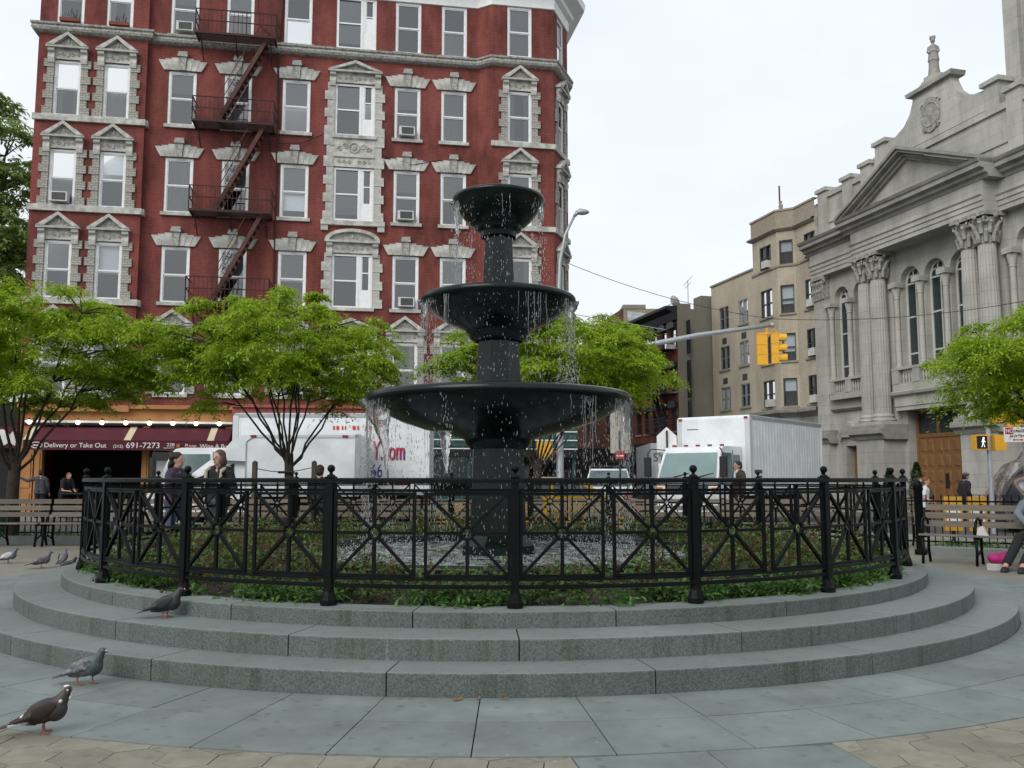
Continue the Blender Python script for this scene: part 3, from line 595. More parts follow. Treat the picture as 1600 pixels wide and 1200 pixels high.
M('curtain_pink', (.50, .40, .40), .9, c2=(.36, .31, .32), sc=3, stretch=(12, 1, .6)); ROOM = MB(-1).box(-.56, .56, -.62, -.6, -.02, 2.22).mesh('room_back', 'room')
SILLM = {w: MB(-1).box(-w / 2 - .1, w / 2 + .1, -.1, .1, -.13, 0.004).mesh('sill', 'stone') for w in TP}
acm = MB(-1); acm.box(-.32, .32, -.1, .28, .09, .46); ACB = acm.mesh('air_conditioner', 'plastic_white')
acm = MB(-1); acm.box(-.22, .27, .281, .286, .13, .42); ACG = acm.mesh('grille', 'grille')
def win(u, v, w, fo=0., rz=0., cur='full', sill=True, ac=False, pos=None):
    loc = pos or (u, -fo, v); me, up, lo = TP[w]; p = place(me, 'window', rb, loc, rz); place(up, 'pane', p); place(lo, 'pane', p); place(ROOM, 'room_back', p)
    if cur: place(CUR[cur], CUR[cur].name.split('.')[0], p)
    if sill: place(SILLM[w], 'sill', p)
    if ac: a = place(ACB, 'air_conditioner', rb, (loc[0] + rnd.uniform(-.05, .05), loc[1], loc[2])); place(ACG, 'grille', a)
    return p
opts = ['full', 'half', 'blind', 'long', None, 'drape', 'low', 'drape']
FX_ = {(0, 3): ('half', 0), (0, 2): ('full', 0), (0, 1): (None, 0), (1, 3): ('full', 0), (1, 2): ('blind', 0), (1, 1): ('blind', 0), (2, 3): ('blind', 0), (2, 2): ('long', 0), (2, 1): ('blind', 0), (3, 3): ('half', 1), (3, 2): ('half', 1), (3, 1): (None, 1), (4, 3): ('full', 0), (4, 2): ('blind', 0), (4, 1): ('blind', 0), (0, 4): ('half', 1), (0, 0): (None, 0)}
for i, (u, w) in enumerate(UM):
    for j, z in enumerate(LV):
        c, ac = FX_.get((i, j), (rnd.choice(opts), 0)); win(u, z, w, 0., 0., c, True, bool(ac))
for i, (u, w) in enumerate(UWING):
    for j, z in enumerate(LV): win(u, z, w, .25, 0., ('long' if (i, j) == (0, 2) else rnd.choice(['half', 'blind', 'drape', 'low', 'full', None])), False, (i, j) == (0, 2))
for j, z in enumerate(LV):
    win(14.0, z, 1.04, FO, 0., 'drape' if j % 2 else 'full', False); q_ = chR(1.0, 0, 0); win(0, 0, .9, 0, R_(60), 'blind', False, pos=(q_[0], -q_[1], z))
# flower boxes at the wing's top windows
M('terracotta', (.20, .05, .03), .8)
for u, w in UWING:
    p = MB(-1).box(u - .36, u + .36, .22, .42, TOPS + .02, TOPS + .15).obj('flower_box', 'terracotta', rb)
    m = MB(-1); q = random.Random(int(u * 10))
    for _ in range(9): x = u + q.uniform(-.2, .25); m.tube([(x, .32, TOPS + .15), (x + q.uniform(-.1, .1), .32, TOPS + .3 + q.uniform(0, .3))], .008, 3)
    m.obj('twigs', 'bark', p)
# --- wide windows of the middle bay: sash and a narrow side light
def dbl(v, cur):
    f = MB(-1); f.box(6.44, 6.54, -.12, -.02, v, v + HT); f.box(7.42, 7.52, -.12, -.02, v, v + HT); f.box(7.96, 8.06, -.12, -.02, v, v + HT); f.box(6.54, 7.42, -.12, -.02, v + HT - .09, v + HT); f.box(6.54, 7.42, -.12, -.02, v, v + .08)
    f.box(7.52, 7.96, -.12, -.04, v, v + .75); f.box(7.52, 7.96, -.12, -.02, v + HT - .09, v + HT); f.box(6.54, 7.42, -.11, -.05, v + 1.08, v + 1.14); f.box(7.62, 7.66, -.11, -.05, v + .75, v + 2.1); f.box(7.9, 7.96, -.11, -.05, v + .75, v + 2.1); f.box(7.52, 7.62, -.11, -.03, v + .75, v + HT - .09); f.box(7.66, 7.9, -.11, -.05, v + 1.42, v + 1.47)
    p = f.obj('wide_window', 'white_paint', rb)
    for a, b, c, d in ((6.54, 7.42, .08, 1.08), (6.54, 7.42, 1.14, 2.11), (7.66, 7.9, .75, 1.42), (7.66, 7.9, 1.47, 2.11)): MB(-1).poly([(a, -.09, v + c), (b, -.09, v + c), (b, -.09, v + d), (a, -.09, v + d)]).obj('pane', 'pane', p)
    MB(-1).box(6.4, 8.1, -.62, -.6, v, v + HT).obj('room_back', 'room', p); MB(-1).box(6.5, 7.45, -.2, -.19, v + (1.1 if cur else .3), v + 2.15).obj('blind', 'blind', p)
for j, z in enumerate(LV): dbl(z, j in (1, 3))
# --- stone trim
def curl(m, cx, o, cz, r, sx=1, t0=0., turns=1.4, th=.018):
    n = 16; m.tube([(cx + sx * r * (1 - .8 * i / n) * math.cos(t0 + turns * 2 * PI * i / n), o, cz + r * (1 - .8 * i / n) * math.sin(t0 + turns * 2 * PI * i / n)) for i in range(n + 1)], th, 4, False)
def pedm(w, h=.55, arch=False, sy=-1):
    """pediment over a window: raking cornice, frieze, two scroll brackets; origin at the window head"""
    m = MB(sy); W = w / 2 + .28
    m.box(-W + .1, W - .1, 0, .06, .02, .42); m.box(-W, W, 0, .24, .42, .50)
    if arch:
        n = 14; P = [(W * math.cos(PI - PI * i / n) , .50 + h * math.sin(PI * i / n)) for i in range(n + 1)]; I = [(x * .84, .50 + (z - .50) * .74) for x, z in P]
        for i in range(n): m.prism([P[i], P[i + 1], I[i + 1], I[i]], 0, .24)
        m.prism(I, 0, .05)
    else:
        for s in (-1, 1): m.prism([(s * W, .50), (0, .50 + h), (0, .50 + h - .13), (s * (W - .28), .50)], 0, .26 + .001 * s)
        m.prism([(-W + .3, .50), (W - .3, .50), (0, .50 + h - .14)], 0, .06)
    b = MB(sy)
    b.prism([(.02, -.15), (.02, .41), (.20, .41), (.20, .30), (.12, .22), (.15, .05), (.10, -.15)], -.12, .12, 'x')
    c = MB(sy)
    for s in (-1, 1):
        curl(c, s * .17, .07, .20, .085, s); curl(c, s * .38, .07, .20, .065, -s)
        if W > .85: curl(c, s * .62, .07, .2, .07, s)
        curl(c, s * .16, .07, .58 + h * .12, .07, s); curl(c, s * .34, .07, .565, .05, s)
    c.ell((0, .07, .20), (.07, .04, .11), 6, 5); c.ell((0, .07, .60 + h * .25), (.07, .04, .12), 6, 5)
    return m.mesh('pediment', 'stone'), b.mesh('bracket', 'stone'), c.mesh('carving', 'stone'), W - .18
PED = {'w': pedm(.98), 'm': pedm(1.06), 'd': pedm(1.62, .42), 'a': pedm(1.62, .48, True), 'c': pedm(.9, .5)}
def ped(k, u, v, o=0., rz=0., pos=None):
    loc = pos or (u, -o, v); p = place(PED[k][0], 'pediment', rb, loc, rz); place(PED[k][1], 'bracket', p, (PED[k][3], 0, 0)); place(PED[k][1], 'bracket', p, (-PED[k][3], 0, 0)); place(PED[k][2], 'carving', p, kind='stuff')
QB = {}
def quoins(u, w, v, o=0., rz=0., n=7, h=HT, f=None, stone=False):
    bh = h / n
    for s in (-1, 1):
        for i in range(n):
            L = .36 if i % 2 == 0 else .25; L += .0 if not stone else .04; key = (L, s, round(bh, 3), stone)
            if key not in QB: QB[key] = MB(-1).box(*sorted((0, s * L)), 0, .045 + (.02 if i % 2 == 0 else 0), .004, bh - .004).mesh('quoin_block', 'grey_brick' if not stone else 'stone')
            p = (s * w / 2, 0); loc = (u + p[0], -o, v + i * bh) if f is None else None
            if f: a = f(u + p[0], 0, 0); loc = (a[0], -a[1], v + i * bh)
            place(QB[key], 'quoin_block', rb, loc, rz)
for j, z in enumerate(SILL):
    for u, w in UWING: ped('w', u, z + HT, .25); quoins(u, w, z, .25, n=7 if j else 6)
    ped('w', 14.0, z + HT, FO); quoins(14.0, 1.04, z, FO); q_ = chR(1.0, 0, 0); ped('c', 0, 0, 0, R_(60), (q_[0], -q_[1], z + HT)); quoins(1.0, .9, z, 0, R_(60), n=4, f=chR)
for u, w in UM: ped('m', u, SILL[0] + HT); quoins(u, w, SILL[0], n=5)
# splayed lintels with a carved keystone over the main windows
def lintel():
    m = MB(-1)
    for s in (-1, 1):
        for i in range(3):
            a0, a1 = .12 + i * .2, .12 + (i + 1) * .2 - .012; t = .50 - .05 * i
            m.prism([(s * a0, 0), (s * a1, 0), (s * (a1 + .07 + .10 * (i + 1) * .5), t), (s * (a0 + .04 + .10 * i * .5), t)], 0, .09 - .01 * i)
    k = MB(-1); k.prism([(-.11, -.02), (.11, -.02), (.15, .52), (-.15, .52)], 0, .15); k.box(-.19, .19, 0, .2, .53, .62); k.box(-.17, .17, 0, .18, .622, .74)
    return m.mesh('lintel', 'stone'), k.mesh('keystone', 'carved')
LI = lintel()
for u, w in UM:
    for z in SILL[1:]: p = place(LI[0], 'lintel', rb, (u, 0, z + HT + .02)); place(LI[1], 'keystone', p)
# middle bay surround
quoins(7.25, 1.62, SILL[3] + .0, n=6, stone=True); quoins(7.25, 1.62, SILL[2], n=6, stone=True); quoins(7.25, 1.62, SILL[1], n=6, stone=True); quoins(7.25, 1.62, SILL[0], n=6, stone=True)
quoins(7.25, 1.62, SILL[2] + HT, n=3, h=1.34, stone=True)
ped('d', 7.25, SILL[3] + HT); ped('a', 7.25, SILL[1] + HT); ped('d', 7.25, SILL[0] + HT)
m = MB(-1); m.box(6.44, 8.06, 0, .05, SILL[2] + HT + .02, SILL[3] - .14); m.box(6.40, 8.10, 0, .12, SILL[3] - .14, SILL[3] - .02); m.box(6.44, 8.06, .0, .10, SILL[2] + HT + .42, SILL[2] + HT + .50); p = m.obj('spandrel', 'stone', rb)
c = MB(-1); zc = SILL[2] + HT + .82
c.torus((7.25, .06, zc), .2, .035, 16, 5); c.ell((7.25, .06, zc), (.11, .06, .13), 8, 6)
for s in (-1, 1):
    for k, (dx, r) in enumerate(((.36, .13), (.58, .11))): curl(c, 7.25 + s * dx, .06, zc + .05 * (-1) ** k, r, s, th=.03)
    for k in range(3): curl(c, 7.25 + s * (.2 + .2 * k), .06, SILL[2] + HT + .22, .08, s, th=.022)
c.obj('carving', 'stone', p, kind='stuff')
m = MB(-1); m.box(5.98, 8.52, 0, .16, SILL[2] - .22, SILL[2] - .03)
for s in (-1, 1): m.box(7.25 + s * 1.12 - .14, 7.25 + s * 1.12 + .14, 0, .12, SILL[2] - .44, SILL[2] - .221)
m.obj('bay_sill', 'stone', rb)
for z in (SILL[0], SILL[1], SILL[3]): MB(-1).box(6.36, 8.14, .0, .13, z - .13, z - .002).obj('sill', 'stone', rb)
# string courses of the wing and the turret, the carved belt, the white roof cornice
for z in SILL:
    m = MB(-1); m.box(-4.84, -.74, .25, .37, z - .24, z - .005); m.box(-.80, -.68, 0, .249, z - .24, z - .005); m.obj('string_course', 'stone', rb)
    m = MB(-1); m.box(12.8, 15.5, FO, FO + .1, z - .22, z - .005); m.T = chR; m.box(.05, 2.08, 0, .1, z - .22, z - .005); m.obj('string_course', 'stone', rb)
def run(prof, name, mat):
    # follow the plan of the whole front: (u, out) corners
    plan = [(-4.78, -3), (-4.78, .25), (-.8, .25), (-.8, 0), (12.3, 0), (12.85, FO), (15.45, FO), (e[0], e[1]), (e[0] - .1, -8)]
    nr = []
    for i in range(len(plan)):
        def nrm(a, b): dx, dy = b[0] - a[0], b[1] - a[1]; L = math.hypot(dx, dy); return (-dy / L, dx / L)
        ns = []
        if i > 0: ns.append(nrm(plan[i - 1], plan[i]))
        if i < len(plan) - 1: ns.append(nrm(plan[i], plan[i + 1]))
        if len(ns) == 2: sx_, sy_ = ns[0][0] + ns[1][0], ns[0][1] + ns[1][1]; dd = (sx_ * ns[0][0] + sy_ * ns[0][1]); nr.append((sx_ / dd, sy_ / dd))
        else: nr.append(ns[0])
    m = MB(-1); k = len(prof); vs = []
    for (u, o_), (a, b) in zip(plan, nr):
        for d, z in prof: vs.append((u + a * d, o_ + b * d, z))
    m.add(vs, [(i * k + j, i * k + j + 1, (i + 1) * k + j + 1, (i + 1) * k + j) for i in range(len(plan) - 1) for j in range(k - 1)]); return m.obj(name, mat, rb)
run([(0, 18.38), (.10, 18.40), (.20, 18.46), (.24, 18.55), (.20, 18.64), (.26, 18.68), (.27, 18.75), (0, 18.77)], 'belt_course', 'carved')
run([(0, 21.05), (.06, 21.07), (.08, 21.5), (.25, 21.6), (.30, 21.75), (.75, 22.0), (.8, 22.3), (0, 22.4)], 'roof_cornice', 'white_paint')
M('iron_red', (.055, .02, .016), .75, c2=(.025, .012, .012), sc=9)
# --- fire escape on the second column
for k, z in enumerate([7.95, 11.5, 15.05, 18.6]):
    m = MB(-1); u0, u1, d = 1.08, 4.12, .95
    for i in range(9): m.box(u0, u1, .08 + i * .1, .12 + i * .1, z, z + .03)
    m.box(u0, u1, .02, .06, z - .03, z + .03); m.box(u0, u1, d, d + .05, z - .06, z + .03); m.box(u0, u0 + .05, .02, d, z - .06, z + .03); m.box(u1 - .05, u1, .02, d, z - .06, z + .03); p = m.obj('fire_escape_platform', 'iron_red', rb)
    m = MB(-1)
    for zz in (.5, .95): m.bar((u0, d, z + zz), (u1, d, z + zz), .035); m.bar((u0, .02, z + zz), (u0, d, z + zz), .035); m.bar((u1, .02, z + zz), (u1, d, z + zz), .035)
    n = 19
    for i in range(n + 1): x = u0 + (u1 - u0) * i / n; m.bar((x, d, z), (x, d, z + .95), .018 if i % 6 else .035)
    for i in range(1, 6): m.bar((u0, d * i / 6, z), (u0, d * i / 6, z + .95), .018); m.bar((u1, d * i / 6, z), (u1, d * i / 6, z + .95), .018)
    m.obj('railing', 'iron_red', p)
    for x in (u0 + .2, (u0 + u1) / 2, u1 - .2): m = MB(-1); m.bar((x, d - .05, z - .05), (x, .02, z - .75), .04); curl(m, x, .2, z - .45, .14, 1, th=.015); m.obj('bracket', 'iron_red', p)
    if k < 3:
        m = MB(-1); a, b = Vector((2.0, .45, z + .05)), Vector((3.75, .45, z + 3.5))
        for o_ in (.22, .78): m.bar((a.x, o_, a.z), (b.x, o_, b.z), .05, .15)
        for i in range(14): f = (i + .5) / 14; c = a + (b - a) * f; m.box(c.x - .1, c.x + .1, .24, .76, c.z - .015, c.z + .015)
        for o_ in (.2, .8): m.bar((a.x - .1, o_, a.z + .85), (b.x - .1, o_, b.z + .85), .025)
        m.obj('stair', 'rust', p)
        m = MB(-1); 
        for i in range(3): curl(m, 2.25 + .13 * i, .1, z + 1.25 + .42 * i, .16, 1, th=.014)
        m.obj('scrollwork', 'white_paint', p)
m = MB(-1); m.tube([(4.22, .06, 4.), (4.22, .06, 12.), (4.15, .06, 18.2), (4.3, .06, 21)], .035, 6); m.obj('drain_pipe', 'iron_red', rb)
m = MB(-1); m.tube([(3.3, .1, 20.7), (3.4, .1, 19.5), (4.1, .1, 18.9), (4.3, .1, 16.), (4.28, .1, 14.6), (5.2, .1, 14.7), (6., .1, 15.1)], .018, 4); m.tube([(8.4, .05, 14.4), (9.6, .1, 14.05), (10.8, .05, 14.35)], .015, 4); m.obj('cable', 'black_metal', rb)
# --- ground floor: restaurant front, doors, green shop
m = MB(-1); m.box(-4.78, 16.0, -.3, .05, 3.3, 3.99); m.obj('shop_lintel', 'orange_paint', rb)
m = MB(-1); m.box(2.85, 9.0, .05, .3, 3.45, 4.0); m.box(2.85, 9., .05, .4, 4.0, 4.12); M('salmon', (.34, .09, .07), .7); m.obj('shop_cornice', 'salmon', rb)
m = MB(-1); m.box(-4.78, -.9, .05, .30, 3.78, 4.02); m.box(-.9, 2.85, .05, .25, 3.9, 4.05); m.obj('shop_cornice', 'orange_paint', rb)
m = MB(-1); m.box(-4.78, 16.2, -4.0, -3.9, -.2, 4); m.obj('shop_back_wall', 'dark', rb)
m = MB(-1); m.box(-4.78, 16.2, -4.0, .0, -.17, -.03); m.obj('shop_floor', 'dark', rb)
def panelling(u0, u1):
    p = MB(-1).box(u0, u1, -.2, .10, -.17, 3.3).obj('pilaster', 'orange_paint', rb)
    for z0, z1 in ((.15, .75), (.95, 2.2)): MB(-1).box(u0 + .07, u1 - .07, .10, .13, z0, z1).obj('raised_panel', 'orange_paint', p); 
for a, b in ((-4.72, -4.2), (-4.15, -3.9), (-.4, -.15), (2.6, 2.9)): panelling(a, b)
m = MB(-1); m.box(-.15, 2.6, -.15, -.05, -.17, .7); m.box(-.15, -.05, -.15, -.05, .7, 3.3); m.box(1.2, 1.3, -.15, -.05, .7, 3.3); m.obj('shop_window_frame', 'rust', rb); MB(-1).poly([(-.05, -.1, .7), (2.6, -.1, .7), (2.6, -.1, 3.3), (-.05, -.1, 3.3)]).obj('pane', 'dark_pane', rb)
MB(-1).box(.1, .7, -.09, -.08, 1.25, 1.95).obj('menu_card', 'white_paint', rb)
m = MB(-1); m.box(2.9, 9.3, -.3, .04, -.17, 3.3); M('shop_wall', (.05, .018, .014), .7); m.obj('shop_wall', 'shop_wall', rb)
for i in range(4): MB(-1).box(3.3 + 1.5 * i, 4.5 + 1.5 * i, .041, .06, .1, 2.6).obj('door', 'dark', rb)
aw = MB(-1); u0, u1 = -4.25, 2.85
aw.prism([(.06, 3.22), (1.05, 2.68), (1.05, 2.64), (.06, 3.15)], u0, u1, 'x'); awn = aw.obj('awning', 'maroon', rb)
MB(-1).box(u0, u1, 1.02, 1.05, 2.32, 2.66).obj('valance', 'maroon', awn)
for s in (u0, u1): MB(-1).prism([(.06, 3.2), (1.03, 2.67), (.06, 2.67)], s - .01, s + .01, 'x').obj('awning_side', 'maroon', awn)
for u in (-4.15, -.72, 2.2):
    w = .12; MB(-1).prism([(.055, 3.235), (1.06, 2.692), (1.06, 2.68), (.055, 3.22)], u - w, u + w, 'x').obj('cream_stripe', 'cream', awn)
def awt(s, x, size, z=2.41, sx=1.): return text(s, 'lettering', 'letter', awn, (x, -1.056, z), (PI / 2, 0, 0), size, sx=sx)
awt('Delivery or Take Out', -3.55, .235, sx=1.02); awt('(212)', -1.2, .15, sx=1.1); awt('691-7273', -.76, .29, 2.40, 1.08); awt('228', .66, .17, 2.47, 1.1); awt('BLEECKER ST', .56, .065, 2.385, 1.0); awt('Beer, Wine & Burger B', 1.3, .215, 2.41, 1.02)
m = MB(-1); m.torus((-3.8, 1.056, 2.48), .001, .001, 4, 3); m = MB(-1); n = 24; m.tube([(-3.8 + .19 * math.cos(2 * PI * i / n), 1.056, 2.485 + .105 * math.sin(2 * PI * i / n)) for i in range(n + 1)], .014, 4); m.obj('oval_logo', 'letter', awn); m = MB(-1)
for i in range(5): m.box(-3.92 + .05 * i, -3.885 + .05 * i, 1.052, 1.06, 2.455, 2.50 + .015 * (i % 2))
m.obj('logo_marks', 'letter', awn, kind='stuff')
M('small_lamp', (.4, .12, .04), .6); MB(-1).box(1.02, 1.14, 1.056, 1.12, 2.42, 2.55).obj('lamp_box', 'small_lamp', awn)
m = MB(-1); m.box(-4.6, 2.85, .05, .16, 3.26, 3.31); m.box(-4.6, 2.85, .2, .24, 3.30, 3.33); m.obj('light_rail', 'black_metal', rb); MB(-1).box(-4.6, 2.85, .06, .14, 3.36, 3.44).obj('light_rail', 'white_paint', rb)
emis('bulb', (1, .85, .6), 3.)
bm = MB(-1); bm.ell((0, 0, 0), .085, 10, 8); BU = bm.mesh('bulb', 'bulb', True); bm = MB(-1); bm.lathe([(.03, .07), (.05, .1), (.05, .14), (.02, .15)], 8); BC = bm.mesh('bulb_holder', 'black_metal')
for i in range(9):
    if i == 1: continue
    p = place(BC, 'bulb_holder', rb, (-4.33 + .84 * i, -.33, 3.36)); place(BU, 'bulb', p)
# sushi-style neighbour sign discs at the far left and green shop at right
M('disc_white', (.7, .7, .68), .6)
MB(-1).box(-9.2, -4.8, -.2, .05, 2.4, 3.2).obj('fascia', 'maroon', rb); MB(-1).box(-9.2, -4.8, -4., -.2, -.17, 4.0).obj('neighbour_shop', 'dark', rb)
for u in (-5.35, -4.75, -6.2):
    m = MB(-1); m.prism([(u + .31 * math.cos(2 * PI * i / 24), 2.78 + .31 * math.sin(2 * PI * i / 24)) for i in range(24)], .06, .09); m.obj('round_sign', 'disc_white', rb)
m = MB(-1); m.box(9.0, 16.4, -.2, .30, 2.55, 3.29); gs = m.obj('shop_fascia', 'green_paint', rb)
for z in (2.45, 2.80, 3.15): MB(-1).box(9.0, 16.4, .30, .345, z, z + .045).obj('moulding', 'letter', gs)
text('A', 'lettering', 'letter', gs, (12.15, -.36, 2.20), (PI / 2, 0, 0), .24)
MB(-1).box(9.0, 16.4, .30, .33, 2.14, 2.44).obj('sign_board', 'dark', gs)
m = MB(-1)
for i in range(6): m.box(9.0 + 1.45 * i, 9.12 + 1.45 * i, -.1, .1, -.17, 2.5)
m.box(9, 16.4, -.1, .08, -.17, .6); m.obj('shop_front', 'green_paint', rb); MB(-1).poly([(9.1, 0, .6), (16.3, 0, .6), (16.3, 0, 2.5), (9.1, 0, 2.5)]).obj('pane', 'dark_pane', rb)
m = MB(); m.box(-60, 2.6, 30.8, 33, -.5, -.03); 
sw = MB(); sw.add([(-60, 25.2, 0), (3.6, 33.6, 0), (3.0, 60, 0), (-60, 60, 0), (-60, 25.2, -.3), (3.6, 33.6, -.3)], [(0, 1, 2, 3), (0, 4, 5, 1)]); sw.v = [(x, y, z - .04) for x, y, z in sw.v]; sw.obj('sidewalk', 'sidewalk', kind='structure')
# ============================================================ CHURCH (local x runs away along the street, y is out of the front)
ch = E('church', 'grey limestone church front with paired columns, pediment and carved wooden doors', 'church', (18, 34, 0), R_(105.3))
UC = 2.3; BASE = -.3
AW = [(UC + d, 1.2, 5.95, 9.72) for d in (-1.47, 0, 1.47)] + [(UC + s * d, 1.05, 5.95, 9.9) for s in (-1, 1) for d in (6.2, 4.75)]
m = MB(); hl = [(u - w / 2, u + w / 2, a, b + w / 2) for u, w, a, b in AW] + [(.3, 4.3, BASE, 4.15), (UC + 5.3, UC + 6.1, BASE, 2.75)]
m.wall(-5.8, 10.4, BASE, 11.2, hl, 0, .42)
for u, w, a, b in AW:
    n = 12; r = w / 2; T = b + r
    for s in (-1, 1):
        arc = [(u + s * r * math.cos(PI / 2 * i / n), b + r * math.sin(PI / 2 * i / n)) for i in range(n + 1)]
        for i in range(n):
            p, q_ = arc[i], arc[i + 1]
            m.add([(p[0], 0, p[1]), (q_[0], 0, q_[1]), (q_[0], 0, T), (p[0], 0, T)], [(0, 1, 2, 3)]); m.add([(p[0], 0, p[1]), (q_[0], 0, q_[1]), (q_[0], -.42, q_[1]), (p[0], -.42, p[1])], [(0, 1, 2, 3)])
m.poly([(10.4, 0, BASE), (10.4, -14, BASE), (10.4, -14, 15), (10.4, 0, 15)]); m.obj('front_wall', 'limestone', ch)
MB().box(-5.8, 10.3, -2.4, -2.3, BASE, 12).obj('inner_wall', 'dark', ch); MB().box(-5.8, 10.3, -14, -.5, 12.5, 12.7).obj('roof', 'limestone_dark', ch)
def awin(w, a, b):
    r = w / 2; f = MB(); t = .055; y0, y1 = -.36, -.28
    f.box(-r, -r + t * 1.5, y0, y1, a, b); f.box(r - t * 1.5, r, y0, y1, a, b); f.box(-.03, .03, y0, y1 - .01, a, b + r * .45)
    for z in (a, a + .62, a + 2.2, b - .12): f.box(-r + .02, r - .02, y0 + .005, y1 - .015, z, z + .07)
    f.torus((0, -.32, b), r - .03, .045, 20, 5, 'y', 0, PI)
    for s in (-1, 1): f.torus((s * r * .47, -.32, b), r * .44, .03, 12, 5, 'y', 0, PI)
    f.torus((0, -.32, b + r * .62), r * .27, .028, 14, 5, 'y')
    n = 14; g_ = MB().poly([(-r, -.33, a), (r, -.33, a)] + [(r * math.cos(PI * i / n), -.33, b + r * math.sin(PI * i / n)) for i in range(n + 1)])
    return f.mesh('arched_window', 'white_frame'), g_.mesh('pane', 'church_glass')
M('white_frame', (.55, .55, .5), .6, var=.15); M('church_glass', (.035, .05, .052), .18, c2=(.018, .025, .028), sc=2.5, spec=.6)
aw1, aw2 = awin(1.2, 5.95, 9.72), awin(1.05, 5.95, 9.9)
for i, (u, w, a, b) in enumerate(AW): me = aw1 if i < 3 else aw2; p = place(me[0], 'arched_window', ch, (u, 0, 0)); place(me[1], 'pane', p)
# slender colonnettes and imposts between the windows
cm = MB(); cm.lathe([(.16, 5.95), (.16, 6.05), (.12, 6.12), (.115, 9.0), (.14, 9.02), (.12, 9.08), (.2, 9.45), (.2, 9.5)], 12); cm.box(-.24, .24, -.2, .24, 9.5, 9.72); COLN = cm.mesh('colonnette', 'limestone', R_(40))
for u in (UC - 2.2, UC - .735, UC + .735, UC + 2.2, UC + 5.48, UC + 4.1, UC + 6.85, UC - 5.48, UC - 4.1): place(COLN, 'colonnette', ch, (u, .12, 0))
# columns
fl = lambda t: 1 - .055 * abs(math.sin(10 * t)) ** .6
sm = MB(); sm.lathe([(.36, 4.05), (.355, 6), (.335, 8.5), (.31, 9.95)], 120, mod=fl); SH = sm.mesh('shaft', 'limestone')
bm = MB(); bm.box(-.5, .5, -.5, .5, 3.58, 3.72); bm.lathe([(.5, 3.72), (.53, 3.78), (.5, 3.85), (.42, 3.88), (.45, 3.95), (.42, 4.0), (.37, 4.06)], 24); BS = bm.mesh('column_base', 'limestone', R_(40))
def capital(flatp=False):
    c = MB(); c.lathe([(.31, 9.93), (.34, 9.96), (.31, 10.0), (.31, 10.3), (.34, 10.6), (.44, 10.9)], 20); q = 8
    for tier, (z, r, h, L) in enumerate(((10.0, .33, .42, .13), (10.32, .35, .42, .17))):
        for i in range(q):
            t = 2 * PI * (i + .5 * tier) / q; ct, s_ = math.cos(t), math.sin(t)
            c.tube([(r * ct, r * s_, z), ((r + .05) * ct, (r + .05) * s_, z + h * .6), ((r + L) * ct, (r + L) * s_, z + h), ((r + L + .03) * ct, (r + L + .03) * s_, z + h * .82)], [.10, .10, .07, .03], 5)
    for i in range(4):
        t = PI / 4 + PI / 2 * i; c.torus((.47 * math.cos(t), .47 * math.sin(t), 10.82), .10, .05, 8, 5, 'x' if i % 2 else 'y'); c.ell((.5 * math.cos(t - PI / 4), .5 * math.sin(t - PI / 4), 10.92), .08, 6, 5)
    c.box(-.47, .47, -.47, .47, 10.97, 11.13); return c
CP = capital().mesh('capital', 'carved_lime'); 
for u in (UC + 2.68, UC + 3.52, UC - 2.68, UC - 3.52): p = place(SH, 'column_shaft', ch, (u, .66, 0)); place(BS, 'column_base', p); place(CP, 'capital', p)
# flat pilasters behind and at the ends
def pil(u0, u1, o):
    p = MB().box(u0, u1, 0, o, 3.9, 10.0).obj('pilaster', 'limestone', ch); MB().box(u0 - .1, u1 + .1, 0, o + .1, 3.58, 3.9).obj('pilaster_base', 'limestone', p)
    c = MB(); w = u1 - u0; c.box(u0 - .02, u1 + .02, 0, o + .02, 10.0, 11.0); c.box(u0 - .1, u1 + .1, 0, o + .14, 11.0, 11.12); q = 4
    for tier, z in enumerate((10.02, 10.4)):
        for i in range(q): x = u0 + w * (i + .5) / q; c.tube([(x, o, z), (x, o + .07, z + .3), (x, o + .2, z + .42), (x, o + .22, z + .33)], [.11, .11, .08, .03], 5)
    for s in (u0, u1): c.torus((s, o + .1, 10.88), .1, .05, 8, 5, 'y')
    c.obj('capital', 'carved_lime', p)
for a, b in ((9.4, 10.35), (UC - 8.05, UC - 7.1)): pil(a, b, .25)
for s in (-1, 1):
    for d in (2.68, 3.52): MB().box(UC + s * d - .36, UC + s * d + .36, 0, .22, 3.6, 11.1).obj('pilaster', 'limestone', ch)
def pedestal(u0, u1, o):
    p = MB().box(u0, u1, 0, o, BASE, 2.95).obj('pedestal', 'limestone', ch); m = MB(); m.prism([(0, 2.95), (o + .05, 2.95), (o + .12, 3.1), (o + .28, 3.2), (o + .28, 3.38), (o + .1, 3.42), (o + .1, 3.58), (0, 3.58)], u0 - .22, u1 + .22, 'x'); m.obj('pedestal_cornice', 'limestone_dark', p)
    MB().box(u0 - .08, u1 + .08, 0, o + .1, BASE, .35).obj('plinth', 'limestone', p); MB().box(u0 + .25, u1 - .25, o, o + .03, .7, 2.5).obj('raised_panel', 'limestone', p)
pedestal(UC + 2.2, UC + 4.0, 1.1); pedestal(UC - 4.0, UC - 2.2, 1.1); pedestal(9.35, 10.4, .4); pedestal(UC - 8.1, UC - 7.05, .4)
